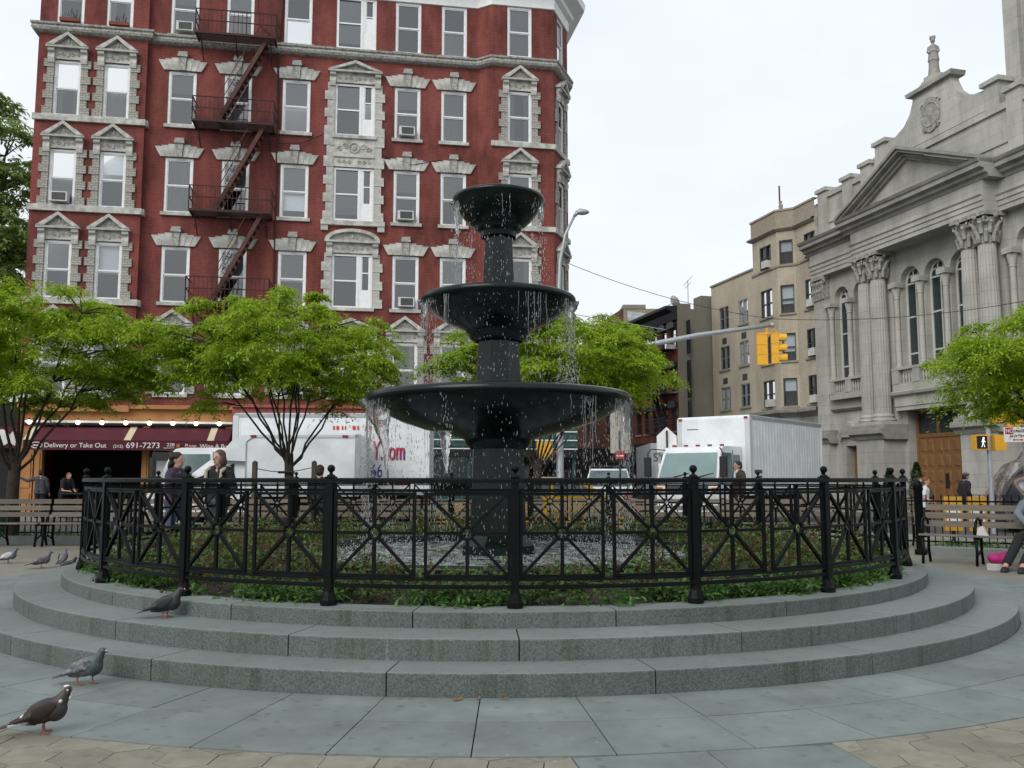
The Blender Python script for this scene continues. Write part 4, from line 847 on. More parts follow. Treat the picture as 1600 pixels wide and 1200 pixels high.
# entablature, breaking forward over the columns
def entab(u0, u1, o):
    p = MB().prism([(0, 11.13), (o, 11.13), (o, 11.31), (o + .04, 11.33), (o + .04, 11.50), (o + .08, 11.52), (o + .08, 11.68), (o + .14, 11.74), (o + .02, 11.76), (o + .02, 12.3), (0, 12.3)], u0, u1, 'x').obj('entablature', 'limestone', ch)
    MB().prism([(-.3, 12.3), (o + .06, 12.3), (o + .12, 12.42), (o + .26, 12.46), (o + .28, 12.58), (o + .48, 12.64), (o + .48, 12.80), (o + .54, 12.84), (o + .6, 12.95), (-.3, 13.05)], u0 - (.4 if o > 1 else 0), u1 + (.4 if o > 1 else .2), 'x').obj('cornice', 'limestone_dark', p)
entab(UC - 3.9, UC + 3.9, 1.05); entab(UC + 3.91, 10.35, .4); entab(UC - 8.1, UC - 3.91, .4)
# pediment
HWP = 4.3; ap = 14.95
m = MB(); m.prism([(UC - HWP + .7, 13.0), (UC + HWP - .7, 13.0), (UC, ap - .5)], .2, 1.0); pd = m.obj('pediment', 'limestone', ch)
for s in (-1, 1):
    sl = (ap - 13.05) / HWP; m = MB()
    for (t0, t1, o) in ((0, .14, 1.64), (.14, .26, 1.54), (.26, .38, 1.3), (.38, .5, 1.16)):
        m.prism([(UC + s * HWP, 13.05 - t0 + .02), (UC, ap - t0 + .02), (UC, ap - t1 + .022), (UC + s * HWP, 13.05 - t1 + .022)] if t0 < .25 else [(UC + s * (HWP - .2), 13.05 + .2 * sl - t0), (UC, ap - t0), (UC, ap - t1), (UC + s * (HWP - .5), 13.05 + .5 * sl - t1)], .2, o)
    m.obj('raking_cornice', 'limestone_dark', pd)
# attic parapet with scrolled gable
m = MB(); m.box(-5.8, 10.4, -.7, -.3, 13.0, 15.2); m.box(-5.8, 10.4, -.75, -.2, 15.2, 15.45); m.box(-5.8, 10.4, -.75, -.24, 13.9, 14.0); at = m.obj('attic_parapet', 'limestone', ch)
for u in (10.0, UC + 5.7, UC + 4.3, UC - 4.3, UC - 5.7):
    h = 15.55 if abs(u - UC) > 4.5 else 15.75
    m = MB(); m.box(u - .35, u + .35, -.8, -.16, 13.0, h); m.box(u - .45, u + .45, -.9, -.06, h, h + .18); m.obj('pier', 'limestone', at)
pts = [(-3.6, 15.45), (-3.6, 16.35), (-2.9, 16.35), (-2.3, 16.42), (-1.75, 16.65), (-1.35, 17.05), (-1.15, 17.5), (-1.1, 17.75)]
pts = pts + [(-x, z) for x, z in pts[::-1]]
ga = MB().prism([(UC + x, z) for x, z in pts], -.7, -.3).obj('gable', 'limestone', ch)
MB().prism([(UC + x * .82, 15.5 + (z - 15.45) * .86) for x, z in pts], -.3, -.24).obj('gable_panel', 'limestone', ga)
m = MB(); m.prism([(UC + .55 * math.cos(2 * PI * i / 24), 16.55 + .72 * math.sin(2 * PI * i / 24) * (1 if i < 12 else 1.1)) for i in range(24)], -.25, -.17); m.torus((UC, -.19, 16.5), .5, .05, 20, 5); m.ell((UC, -.2, 16.55), (.26, .06, .32), 10, 7); m.ell((UC, -.2, 17.05), (.2, .05, .12), 8, 6)
for s in (-1, 1): curl(m, UC + s * .42, -.2, 16.95, .14, s, th=.04); curl(m, UC + s * .36, -.2, 15.95, .13, s, th=.04)
m.obj('shield', 'carved_lime', ga)
m = MB(); m.prism([(UC - 1.3, 17.72), (UC + 1.3, 17.72), (UC + 1.38, 17.9), (UC - 1.38, 17.9)], -.85, -.1); m.obj('gable_cap', 'limestone_dark', ga)
m = MB(); m.prism([(UC - .8, 17.9), (UC + .8, 17.9), (UC + .45, 18.12), (UC - .45, 18.12)], -.75, -.25); m.box(UC - .35, UC + .35, -.75, -.25, 18.12, 18.25); m.obj('statue_plinth', 'limestone', ga)
for s in (-1, 1):
    m = MB(); m.box(UC + s * 3.25 - .36, UC + s * 3.25 + .36, -.8, -.2, 15.45, 16.4); m.box(UC + s * 3.25 - .48, UC + s * 3.25 + .48, -.9, -.1, 16.4, 16.58); m.obj('pier', 'limestone', ga)
    m = MB(); m.torus((UC + s * 3.95, -.5, 15.75), .22, .12, 12, 6); m.prism([(UC + s * 3.6, 15.45), (UC + s * 4.2, 15.45), (UC + s * 4.1, 15.7), (UC + s * 3.6, 16.2)], -.65, -.35); m.obj('scroll', 'limestone', ga)
# balustrades below the windows
BL = MB().lathe([(.05, 0), (.05, .05), (.03, .08), (.065, .2), (.06, .28), (.03, .45), (.045, .5), (.045, .55)], 8).mesh('baluster', 'limestone', True)
def balus(u0, u1, o, n, ped_at=()):
    p = MB().box(u0, u1, o - .02, o + .26, 5.86, 5.97).obj('balustrade', 'limestone', ch); MB().box(u0, u1, o, o + .22, 5.0, 5.28).obj('balustrade_base', 'limestone', p)
    for i in range(n):
        u = u0 + (u1 - u0) * (i + .5) / n
        if any(abs(u - a) < .24 for a in ped_at): continue
        place(BL, 'baluster', p, (u, o + .11, 5.29))
    for a in ped_at: MB().box(a - .2, a + .2, o - .01, o + .24, 5.28, 5.859).obj('balustrade_pier', 'limestone', p)
balus(UC - 2.2, UC + 2.2, .3, 26, (UC - 2.0, UC - .735, UC + .735, UC + 2.0)); balus(UC + 4.1, UC + 6.9, .12, 16, (UC + 6.75, UC + 5.48)); balus(UC - 6.9, UC - 4.1, .12, 16, (UC - 6.75, UC - 5.48))
m = MB(); m.prism([(0, 4.15), (.42, 4.15), (.42, 4.3), (.46, 4.32), (.46, 4.72), (.62, 4.80), (.66, 4.92), (.5, 5.0), (0, 5.0)], UC - 2.19, UC + 2.19, 'x'); m.obj('door_lintel', 'limestone', ch)
for s in (1, -1): a, b = sorted((UC + s * 4.3, UC + s * 7.05)); MB().prism([(0, 4.45), (.1, 4.45), (.22, 4.55), (.22, 4.63), (0, 4.68)], a, b, 'x').obj('string_course', 'limestone_dark', ch)
# small side door with its pediment
for s in (1,):
    u = UC + 5.7; m = MB(); m.box(u - .62, u - .4, 0, .12, BASE, 2.8); m.box(u + .4, u + .62, 0, .12, BASE, 2.8); m.box(u - .62, u + .62, 0, .12, 2.801, 3.2); m.prism([(u - .85, 3.2), (u + .85, 3.2), (u + .85, 3.3), (u, 3.95), (u - .85, 3.3)], 0, .3); p = m.obj('side_door_frame', 'limestone', ch)
    MB().prism([(u - .6, 3.32), (u + .6, 3.32), (u, 3.78)], .3, .302).obj('tympanum', 'limestone_dark', p); MB().box(u - .4, u + .4, -.35, -.3, BASE, 2.75).obj('side_door', 'door_wood', p)
# main doors
MB().box(.3, 4.3, -2.2, -2.1, BASE, 4.2).obj('porch_back', 'limestone', ch)
m = MB(); m.box(.3, .42, -.55, -.4, BASE, 4.15); m.box(4.18, 4.3, -.55, -.4, BASE, 4.15); m.box(.42, 4.18, -.55, -.4, 3.0, 3.16); m.box(1.55, 1.67, -.55, -.4, 3.161, 4.15); m.box(2.95, 3.07, -.55, -.4, 3.161, 4.15); m.box(.42, 4.18, -.55, -.4, 4.02, 4.15); df = m.obj('door_frame', 'door_wood', ch)
for a, b in ((.42, 1.55), (1.67, 2.95), (3.07, 4.18)): MB().box(a, b, -.5, -.48, 3.16, 4.02).obj('transom_pane', 'church_glass', df)
for k in range(4):
    a = .43 + .9375 * k; d = MB().box(a, a + .93, -.52, -.44, BASE, 2.99).obj('door_leaf', 'door_wood', ch)
    for r in range(5):
        for c in range(2):
            x = a + .06 + c * .42; z = BASE + .15 + r * .63; m = MB(); m.box(x, x + .38, -.44, -.43, z, z + .55); m.add([(x + .03, -.43, z + .03), (x + .35, -.43, z + .03), (x + .35, -.43, z + .52), (x + .03, -.43, z + .52), (x + .1, -.40, z + .1), (x + .28, -.40, z + .1), (x + .28, -.40, z + .45), (x + .1, -.40, z + .45)], [(4, 5, 6, 7), (0, 1, 5, 4), (1, 2, 6, 5), (2, 3, 7, 6), (3, 0, 4, 7)]); m.obj('door_panel', 'door_wood', d)
MB().box(2.5, 2.68, -.40, -.37, .9, 1.5).obj('door_plate', 'black_metal', ch)
for u in (1.4, 3.0): m = MB(); m.lathe([(.02, 4.14), (.05, 4.05), (.16, 4.0), (.17, 3.96)], 12, (u, -.1, 0)); m.obj('porch_lamp', 'white_paint', ch)
# bell tower rising behind the right of the front
tw = MB(); tw.box(-5.2, -.36, -6.5, -1.6, 13, 30); two = tw.obj('tower', 'limestone', ch)
for a, b in ((-1.2, -.5), (-5.0, -4.3)): MB().box(a, b, -1.6, -1.42, 16.6, 30).obj('tower_pilaster', 'limestone', two)
m = MB(); m.lathe([(.28, 16.9), (.28, 30)], 16, (-2.0, -1.45, 0)); m.obj('tower_column', 'limestone', two)
MB().prism([(-1.6, 15.9), (-1.2, 15.9), (-1.15, 16.1), (-1.3, 16.3), (-1.35, 16.6), (-1.6, 16.6)], -5.3, -.3, 'x').obj('tower_plinth', 'limestone_dark', two)
m = MB()
for a, b in (((UC - 3.6, -.4, 16.4), (-.4, -1.6, 17.1)), ((UC - 3.5, -.4, 16.1), (-.4, -1.6, 16.8))): m.tube([a, ((a[0] + b[0]) / 2, (a[1] + b[1]) / 2, (a[2] + b[2]) / 2 - .05), b], .03, 5)
m.obj('tie_rod', 'black_metal', ch)
# statue on the gable
sg = MB(); sg.tube([(0, 0, 0), (0, 0, .35), (.0, 0, .75), (0, 0, 1.0)], [.25, .21, .19, .16], 14); sg.tube([(0, 0, .62), (0, 0, .66), (0, 0, 1.0)], [.235, .23, .19], 14); sg.tube([(0, 0, .95), (0, 0, 1.1), (0, 0, 1.28), (0, 0, 1.37)], [.17, .18, .17, .09], 12)
for s in (-1, 1): sg.tube([(s * .15, 0, 1.27), (s * .2, .02, 1.05), (s * .15, .15, .97), (s * .02, .19, 1.06)], [.075, .07, .06, .05], 8)
sg.tube([(0, 0, 1.35), (0, .01, 1.46)], .06, 8); sg.ell((0, .02, 1.54), (.10, .12, .13), 10, 8); sg.box(-.115, .115, -.1, .13, 1.62, 1.72)
M('statue_stone', (.33, .31, .30), .85, c2=(.22, .205, .2), sc=5)
so_ = place(remesh(sg, 'statue', 'statue_stone', .022, 3), 'statue', None, (18 + UC * -.2639 + .5 * .9646, 34 + UC * .9646 + .5 * .264, 18.25), R_(160), label='weathered stone statue of a robed cleric standing on the church gable', category='statue')

# ============================================================ APARTMENT HOUSES beyond the church
ap_ = E('apartment_building', 'tan brick apartment house with a canted bay beside the church', 'building', (18, 34, 0), R_(105.3))
FB = .67; lv = [(12.45, 13.75), (9.85, 11.35), (7.35, 8.8), (5.0, 6.45), (1.2, 3.2)]
M('dark_frame', (.05, .052, .05), .5)
def flatwin(root, cx, o, z0, z1, w, rz=0., kind=2, ac=False, mat='dark_frame', f=None, cur=None, ext=.75):
    t = .06; m = MB(); h = z1 - z0; m.box(-w / 2, -w / 2 + t, -.16, -.04, 0, h); m.box(w / 2 - t, w / 2, -.16, -.04, 0, h); m.box(-w / 2 + t, w / 2 - t, -.16, -.04, h - t, h); m.box(-w / 2 + t, w / 2 - t, -.16, -.04, 0, t)
    if kind == 2: m.box(-.06, .06, -.16, -.03, t, h - t)
    m.box(-w / 2 + t, w / 2 - t, -.14, -.07, h * .5 - .03, h * .5 + .03); p = m.obj('window', mat, root, (cx, o, z0), rz)
    MB().poly([(-w / 2 + .02, -.12, 0.02), (w / 2 - .02, -.12, .02), (w / 2 - .02, -.12, h - .02), (-w / 2 + .02, -.12, h - .02)]).obj('pane', 'pane2', p)
    MB().box(-w / 2 - ext, w / 2 + ext, -.6, -.58, -.4, h + .4).obj('room_back', 'room', p); MB().box(-w / 2 - .08, w / 2 + .08, -.02, .08, -.1, -.003).obj('sill', 'stone_tan', p)
    if cur: a, b, c = cur; MB().box(-w / 2 + a * w, -w / 2 + b * w, -.2, -.19, h * c, h - .03).obj('blind', 'blind', p)
    if ac:
        q_ = MB().box(-w / 2 + .06, -w / 2 + .58, -.1, .25, .04, .42).obj('air_conditioner', 'plastic_white', p); 
glassmat('pane2', (.7, .75, .76), 1.6); M('stone_tan', (.34, .30, .23), .85)
m = MB(); m.wall(10.4, 12.2, 4.8, 15.4, [(10.45, 11.45, a, b) for a, b in lv[:4]], 0, .2)
cc = .7071
m.T = lambda u, o, v: (12.2 + u * cc - o * cc * 1., u * cc + o * cc, v)
m.wall(0, .9475, 4.8, 15.4, [(.12, .83, a, b) for a, b in lv[:4]], 0, .2); m.T = None
m.wall(12.87, 15.3, 4.8, 15.4, [(13.45, 14.6, a, b) for a, b in lv[:4]], FB, .2)
m.poly([(15.3, FB, 0), (15.3, -10, 0), (15.3, -10, 15.4), (15.3, FB, 15.4)]); m.poly([(10.4, -10, 15.1), (15.3, -10, 15.1), (15.3, FB - .2, 15.1), (12.87, FB - .2, 15.1), (12.2, -.2, 15.1), (10.4, -.2, 15.1)]); m.obj('wall', 'tan_brick', ap_)
for i, (a, b) in enumerate(lv[:4]):
    flatwin(ap_, 10.95, 0, a, b, 1.0, ac=True, cur=(.1, .9, .6)); flatwin(ap_, 14.03, FB, a, b, 1.15, ac=i in (0, 3), cur=(.55, .95, .45) if i % 2 == 0 else (.05, .9, .5))
    x, o = 12.2 + .475 * cc, .475 * cc; flatwin(ap_, x, o, a, b, .71, R_(45), 1, cur=(.05, .95, .55 if i in (0, 3) else .35), ext=.12)
def pathrun(root, plan, prof, name, mat):
    nr = []
    for i in range(len(plan)):
        ns = []
        for a, b in ((i - 1, i), (i, i + 1)):
            if a >= 0 and b < len(plan): dx, dy = plan[b][0] - plan[a][0], plan[b][1] - plan[a][1]; L = math.hypot(dx, dy); ns.append((-dy / L, dx / L))
        if len(ns) == 2: sx_, sy_ = ns[0][0] + ns[1][0], ns[0][1] + ns[1][1]; dd = sx_ * ns[0][0] + sy_ * ns[0][1]; nr.append((sx_ / dd, sy_ / dd))
        else: nr.append(ns[0])
    m = MB(); k = len(prof); m.add([(u + a * d, o_ + b * d, z) for (u, o_), (a, b) in zip(plan, nr) for d, z in prof], [(i * k + j, i * k + j + 1, (i + 1) * k + j + 1, (i + 1) * k + j) for i in range(len(plan) - 1) for j in range(k - 1)]); return m.obj(name, mat, root)
PL = [(10.4, 0), (12.2, 0), (12.87, FB), (15.35, FB), (15.35, -4)]
pathrun(ap_, PL, [(0, 14.22), (.1, 14.25), (.22, 14.35), (.22, 14.42), (.03, 14.46), (.03, 15.3), (.08, 15.32), (.08, 15.42), (-.3, 15.43)], 'parapet', 'stone_tan')
pathrun(ap_, PL, [(0, 12.3), (.05, 12.31), (.05, 12.43), (0, 12.44)], 'string_course', 'stone_tan'); pathrun(ap_, PL, [(0, 4.4), (.1, 4.5), (.3, 4.65), (.32, 4.8), (0, 4.9)], 'shop_cornice', 'limestone_dark')
pathrun(ap_, PL, [(-.02, -.3), (-.02, 4.4)], 'ground_floor_wall', 'limestone_dark')
for u in (11.2, 13.6, 14.6): MB().box(u - .4, u + .4, (FB if u > 12.5 else 0) - .019, (FB if u > 12.5 else 0) + .01, .6, 3.4).obj('dark_opening', 'dark', ap_)
m = MB(); m.tube([(14.3, -.5, 15.3), (14.3, -.5, 17.3)], .05, 6); m.obj('flue_pipe', 'rust', ap_); m = MB(); m.box(14.9, 15.3, -.6, 0, 15.4, 15.65); m.obj('chimney', 'stone_tan', ap_); m = MB(); m.lathe([(.1, 0), (.12, .3), (.06, .4), (.1, .5), (.0, .6)], 8, (12.95, .3, 15.43)); m.obj('finial', 'stone_tan', ap_)
a2 = E('apartment_annex', 'pale tan brick four-storey block with plain sliding windows left of the canted bay', 'building', (18, 34, 0), R_(105.3))
m = MB(); hs_ = []; lv2 = [(9.95, 11.3), (7.6, 8.95), (5.25, 6.55), (2.2, 3.6)]
for a, b in lv2: hs_ += [(18.15, 19.25, a, b), (16.0, 17.0, a, b)]
m.wall(15.32, 20.2, -.3, 12.75, hs_, FB - .02, .2); m.poly([(20.2, FB - .02, 0), (20.2, -8, 0), (20.2, -8, 12.75), (20.2, FB - .02, 12.75)]); m.poly([(15.32, -8, 12.6), (20.2, -8, 12.6), (20.2, FB - .1, 12.6), (15.32, FB - .1, 12.6)]); m.obj('wall', 'tan_brick2', a2)
MB().box(15.32, 20.24, FB - .3, FB + .05, 12.75, 12.85).obj('coping', 'limestone_dark', a2)
M('alu', (.35, .36, .36), .4, metal=.5)
for a, b in lv2:
    for x0, x1 in ((18.15, 19.25), (16.0, 17.0)):
        flatwin(a2, (x0 + x1) / 2, FB - .02, a, b, x1 - x0, kind=2, mat='alu', cur=(.0, .5, .05)); MB().box((x0 + x1) / 2 - .25, (x0 + x1) / 2 + .25, FB - .03, FB, a - .85, a - .5).obj('wall_vent', 'grille', a2)
# ---- red tenement with cement side wall
te = E('red_tenement', 'narrow red brick tenement with fire escapes and a bare cement side wall', 'building', (9.9, 53, 0), R_(105.3))
lt = [(9.1, 10.3), (6.45, 7.9), (4.1, 5.5)]; ut = [.62, 1.9, 3.3, 4.6, 5.9, 7.3, 8.7]
m = MB(); m.wall(0, 10, 0, 11.4, [(u - .38, u + .38, a, b) for u in ut for a, b in lt], 0, .2); m.obj('wall', 'old_red', te)
M('cement', (.24, .225, .175), .9, c2=(.17, .16, .13), sc=.7, det=8, bump=.2, bs=8, stretch=(1, 1, .5))
m = MB(); m.poly([(0, 0, 0), (0, -10, 0), (0, -10, 11.3), (0, 0, 11.3)]); m.box(0, .4, -.9, 0.02, 11.3, 11.75); m.box(0, .4, -10, -.9, 11.3, 11.45); m.box(0, 1.0, -5, -1.6, 11.45, 12.3); m.poly([(0, 0, 11.2), (0, -10, 11.2), (10, -10, 11.2), (10, 0, 11.2)]); m.obj('cement_wall', 'cement', te)
m = MB(); m.prism([(0, 10.7), (.15, 10.75), (.3, 11.2), (.75, 11.4), (.78, 11.55), (0, 11.6)], -.02, 10, 'x'); m.obj('roof_cornice', 'black_metal', te)
for u in ut:
    for a, b in lt:
        flatwin(te, u, 0, a, b, .76, kind=1, cur=(.1, .9, .5)); MB().prism([(u - .5, b), (u + .5, b), (u + .55, b + .25), (u + .3, b + .4), (u - .3, b + .4), (u - .55, b + .25)], 0, .22).obj('window_hood', 'black_metal', te)
for k, (a, b) in enumerate(lt):
    m = MB(); z = a - .15; m.box(.2, 2.8, .05, .9, z, z + .05)
    for zz in (.45, .9): m.bar((.2, .9, z + zz), (2.8, .9, z + zz), .04); m.bar((.2, 0, z + zz), (.2, .9, z + zz), .04)
    for i in range(14): m.bar((.2 + .2 * i, .9, z), (.2 + .2 * i, .9, z + .9), .025)
    if k: m.bar((1.0, .5, z), (2.5, .5, z + 2.6), .35, .1)
    m.obj('fire_escape', 'black_metal', te)
MB().box(.3, .8, 0, .4, 8.95, 9.3).obj('air_conditioner', 'plastic_white', te)
MB().box(0, 10, 0, .3, -.2, 3.5).obj('shop_front', 'dark', te); m = MB(); m.prism([(.05, 3.2), (1.2, 2.6), (1.2, 2.3), (.05, 2.4)], 1.5, 9, 'x'); m.obj('awning', 'black_metal', te)
m = MB(); m.tube([(4.5, -3, 11), (4.5, -3, 14.3)], .03, 4)
for z, l in ((14.2, 1.6), (13.9, 1.1)): m.tube([(4.5 - l, -3 + l * .3, z), (4.5 + l, -3 - l * .3, z + .1)], .02, 4)
m.obj('roof_aerial', 'galv', te); m = MB(); m.lathe([(.0, 0), (.25, .06), (.42, .2)], 14); m.tube([(0, 0, 0), (0, 0, -.6)], .03, 5); o = m.obj('satellite_dish', 'plastic_white', te, (1.6, -.5, 12.1)); o.rotation_euler = (R_(60), R_(20), 0)
# ---- taller beige block behind, and the far side of the street
fb = E('beige_party_wall_building', 'beige block with a graffiti-painted wall rising behind the tenement', 'building', (9.6, 76, 0), 0.)
M('beige', (.30, .26, .19), .9, c2=(.22, .19, .14), sc=.5); brick('brown_brick', (.16, .07, .05), (.13, .06, .045), (.12, .08, .06)); M('graffiti', (.5, .52, .52), .8, c2=(.25, .3, .33), sc=2.2, det=3)
MB().box(0, 4.5, 0, 8, 0, 15.8).obj('wall', 'beige', fb); MB().box(-.05, 1.9, -.05, 8, 15.8, 16.15).obj('coping', 'cement', fb); MB().prism([(.3, 15.6), (1.9, 15.4), (1.3, 14.5), (.8, 14.2), (.35, 14.9)], -.03, 0).obj('graffiti', 'graffiti', fb); MB().prism([(-3, 0), (0, 0), (0, 15.9), (-3, 14.0)], .2, 8).obj('side_block', 'brown_brick', fb)
fs_ = E('far_corner_building', 'low brown brick building closing the street behind the fountain', 'building', (0, 64, 0), 0.)
m = MB(-1); hh = [(1.2 + 1.4 * i, 1.9 + 1.4 * i, a, a + 1.6) for i in range(6) for a in (4.4, 7.4)]; m.wall(.6, 9.4, 0, 10.3, hh, 0, .25); m.obj('wall', 'brown_brick', fs_); MB(-1).box(.6, 9.4, -.25, -.2, 4, 9.5).obj('pane', 'dark_frame', fs_); MB(-1).box(.5, 9.5, -.3, .4, 10.3, 10.7).obj('roof_cornice', 'black_metal', fs_); MB(-1).box(.6, 9.4, 0, .1, 0, 3.4).obj('shop_front', 'dark', fs_)
# ============================================================ TREES
def tree(name, label, loc, trunk, crown, seed, npad=170, per=440, L=.085, mat='leaf', nl=11, pr=(.32, .6), group=None, thin=1.):
    """trunk=(height to fork, radius); crown=(dx, dy, zc, rx, ry, up, down)"""
    q = random.Random(seed); root = E(name, label, 'tree', loc, 0, group); fh, tr = trunk; dx, dy, zc, rx, ry, up, dn = crown
    tm = MB(); tm.tube([(0, 0, -.05), (.01, 0, .15), (q.uniform(-.03, .03), 0, fh * .6), (0, 0, fh)], [tr * 1.35, tr, tr * .9, tr * .85], 10); tm.obj('trunk', 'bark', root, smooth=True)
    pts = []; lm = MB()
    for i in range(nl):
        a = 2 * PI * i / nl + q.uniform(-.25, .25); f = q.uniform(.55, .9) if i % 3 else q.uniform(.15, .4); e_ = Vector((dx + rx * f * math.cos(a), dy + ry * f * math.sin(a), zc + up * (.25 + .55 * (1 - f)) * q.uniform(.8, 1.2)))
        s = Vector((0, 0, fh - q.uniform(0, .25 * fh * thin))); mid = s * .5 + e_ * .5 + Vector((0, 0, -.12 * (e_ - s).length * f)); P = []
        for k in range(9):
            t = k / 8; p = s * (1 - t) ** 2 + mid * 2 * t * (1 - t) + e_ * t * t; p += Vector((q.gauss(0, .03), q.gauss(0, .03), q.gauss(0, .02))) * (rx / 2.7) * (1 if k else 0); P.append(p)
        lm.tube(P, [tr * .25 * (1 - .7 * k / 8) for k in range(9)], 6, False); pts += P[2:]
    cm = MB(); pads = []
    while len(pads) < npad:
        a, c = q.uniform(0, 2 * PI), q.uniform(-1, 1); r = q.random() ** .38; s = math.sqrt(1 - c * c)
        x, y, z = rx * r * s * math.cos(a), ry * r * s * math.sin(a), (up if c > 0 else dn) * r * c
        if z < -.35 * dn and math.hypot(x / rx, y / ry) < .45: continue
        if noise.noise(Vector((x * 1.1, y * 1.1, z * 1.6 + seed * 7))) < -.16: continue
        k_ = 1 + .30 * noise.noise(Vector((math.cos(a) * 1.7, math.sin(a) * 1.7, c * 1.5 + seed))); x, y, z = x * k_, y * k_, z * (.75 + .25 * k_)
        pads.append(Vector((dx + x, dy + y, zc + z)))
    for p in pads:
        b = min(pts, key=lambda t: (t - p).length + (0.6 if t.z > p.z + .1 else 0)); mid = (b + p) / 2 + Vector((q.gauss(0, .05), q.gauss(0, .05), .06)); lm.tube([b, mid, p], [tr * .12, tr * .08, tr * .03], 4, False)
        R = q.uniform(*pr); ox, oy = p.x - dx, p.y - dy; od = math.hypot(ox, oy) + 1e-6; ox, oy = ox / od, oy / od; tilt = .25 * od / rx
        # sprays radiate out of the pad and droop at the tips
        ns = max(5, int(per / 22)); nlv = per // ns
        for s_ in range(ns):
            a = q.uniform(0, 2 * PI); ln = R * q.uniform(.45, 1.15) * (1.5 if q.random() < .12 else 1); ca, sa = math.cos(a), math.sin(a); z0 = q.uniform(-.10, .10) * R * 2
            for k in range(nlv):
                t = q.uniform(.08, 1.0); d = ln * t; px = p.x + ca * d; py = p.y + sa * d; pz = p.z + z0 - tilt * (ca * ox + sa * oy) * d - .32 * d * d / R
                sd = 1 if k % 2 else -1; leaf(cm, (px + q.gauss(0, .02 * R * 2), py + q.gauss(0, .02 * R * 2), pz + q.gauss(0, .02 * R * 2)), a + sd * q.uniform(.5, 1.1), q.gauss(.35, .3), L * q.uniform(.65, 1.25), q, .38)
    lm.obj('limbs', 'bark', root, smooth=True, fix=False); cm.obj('crown', mat, root, fix=False); return root
tree('street_tree', 'broad leafy young tree at the left edge in front of the restaurant', (-10.05, 18.2, 0), (1.75, .13), (.15, 0, 3.75, 2.75, 2.3, 1.55, 1.35), 1, 215, group='young trees round the plaza')
tree('street_tree', 'umbrella-shaped young tree with slim forked trunk before the white box vans', (-4.57, 18.4, 0), (1.8, .105), (-.2, 0, 3.7, 2.75, 2.3, 1.45, 1.15), 2, 215, group='young trees round the plaza', thin=.8, nl=13)
tree('street_tree', 'yellow-green young tree spreading behind the fountain on its right', (.55, 19.2, 0), (1.7, .11), (.2, 0, 3.85, 2.6, 2.2, 1.05, 1.2), 3, 215, group='young trees round the plaza')
tree('street_tree', 'young tree at the right edge in front of the church', (8.6, 13.6, 0), (1.6, .11), (-.1, 0, 3.05, 1.95, 1.9, 1.0, 1.0), 4, 210, 480, .07, group='young trees round the plaza')
tree('park_tree', 'tall old tree rising left of the red brick building', (-29.5, 47, 0), (6.5, .45), (0, 0, 14.0, 6.3, 5.0, 9.6, 8.0), 5, 300, 210, .34, 'leaf_far', 10, (.9, 1.7))
tree('park_tree', 'lower tree standing behind the left edge beside the red building', (-26.5, 42, 0), (3, .3), (0, 0, 7.5, 4.0, 4.0, 4.5, 4.0), 6, 170, 220, .27, 'leaf_far', 8, (.7, 1.3))
M('stake', (.10, .085, .065), .9, var=.4)
for x, lab in ((-5.2, 'weathered wooden tree stake left of the forked trunk'), (-4.0, 'weathered wooden tree stake right of the forked trunk')):
    m = MB(); m.box(-.045, .045, -.045, .045, 0, 1.62); m.lathe([(.064, 1.62), (.0, 1.66)], 4, ph=PI / 4); m.obj('tree_stake', 'stake', None, (x, 18.2, 0), label=lab, category='stake', group='tree stakes')
m = MB(); m.tube([(-5.2, 18.2, 1.5), (-4.9, 18.25, 1.44), (-4.6, 18.3, 1.42), (-4.3, 18.25, 1.46), (-4.0, 18.2, 1.52)], .008, 4); m.tube([(-4.75, 18.28, 1.42), (-4.42, 18.28, 1.42)], .03, 6); m.obj('tree_tie', 'black_metal', label='black tie and wire holding the forked trunk to its two stakes', category='wire')

# ============================================================ PLANTED STRIP, KERB, LOW FENCES
MB().box(-16, 5.8, 17.95, 18.08, -.02, .16).obj('kerb', 'granite', kind='structure'); MB().box(-16, 5.8, 18.08, 19.5, -.02, .08).obj('strip_soil', 'soil', kind='structure'); MB().box(-16, 16, 19.5, 19.95, -.3, .0).obj('street_kerb', 'granite', kind='structure')
gc = MB(); q = random.Random(8)
for i in range(330):
    x, y = q.uniform(-15, 5.6), q.uniform(18.15, 19.4); leaves(gc, (x, y, .08), 34, .2, q.uniform(.1, .3), .07, q)
gc.obj('ground_cover', 'cover', fix=False, kind='stuff', label='green planting in the strip behind the long bench row')
def lowfence(p, q_, lab, h=.95, z=0.):
    p, q_ = Vector((*p, z)), Vector((*q_, z)); d = q_ - p; L = d.length; r = E('low_fence', lab, 'fence', p, math.atan2(d.y, d.x), 'low picket fences')
    MB().bar((0, 0, h - .12), (L, 0, h - .12), .03).obj('rail', 'iron', r); MB().bar((0, 0, .15), (L, 0, .15), .03).obj('rail', 'iron', r); m = MB(); n = int(L / .125)
    for i in range(n + 1): m.bar((L * i / n, 0, .05), (L * i / n, 0, h), .018)
    m.obj('pickets', 'iron', r, kind='stuff')
    for i in range(int(L / 2.5) + 1): m = MB(); m.bar((2.5 * i, 0, 0), (2.5 * i, 0, h + .03), .05); m.ell((2.5 * i, 0, h + .05), .035, 8, 6); m.obj('post', 'iron', r)
lowfence((-15, 19.3), (-6, 19.3), 'low black picket fence behind the benches at the left', .8); lowfence((-6, 19.3), (-.5, 19.3), 'low black picket fence behind the umbrella-shaped tree', .8); lowfence((-.5, 19.3), (5.8, 19.3), 'low black picket fence behind the fountain on its right', .8)
lowfence((7.2, 16.9), (11.5, 14.6), 'low black picket fence behind the bench at the right', 1.0)
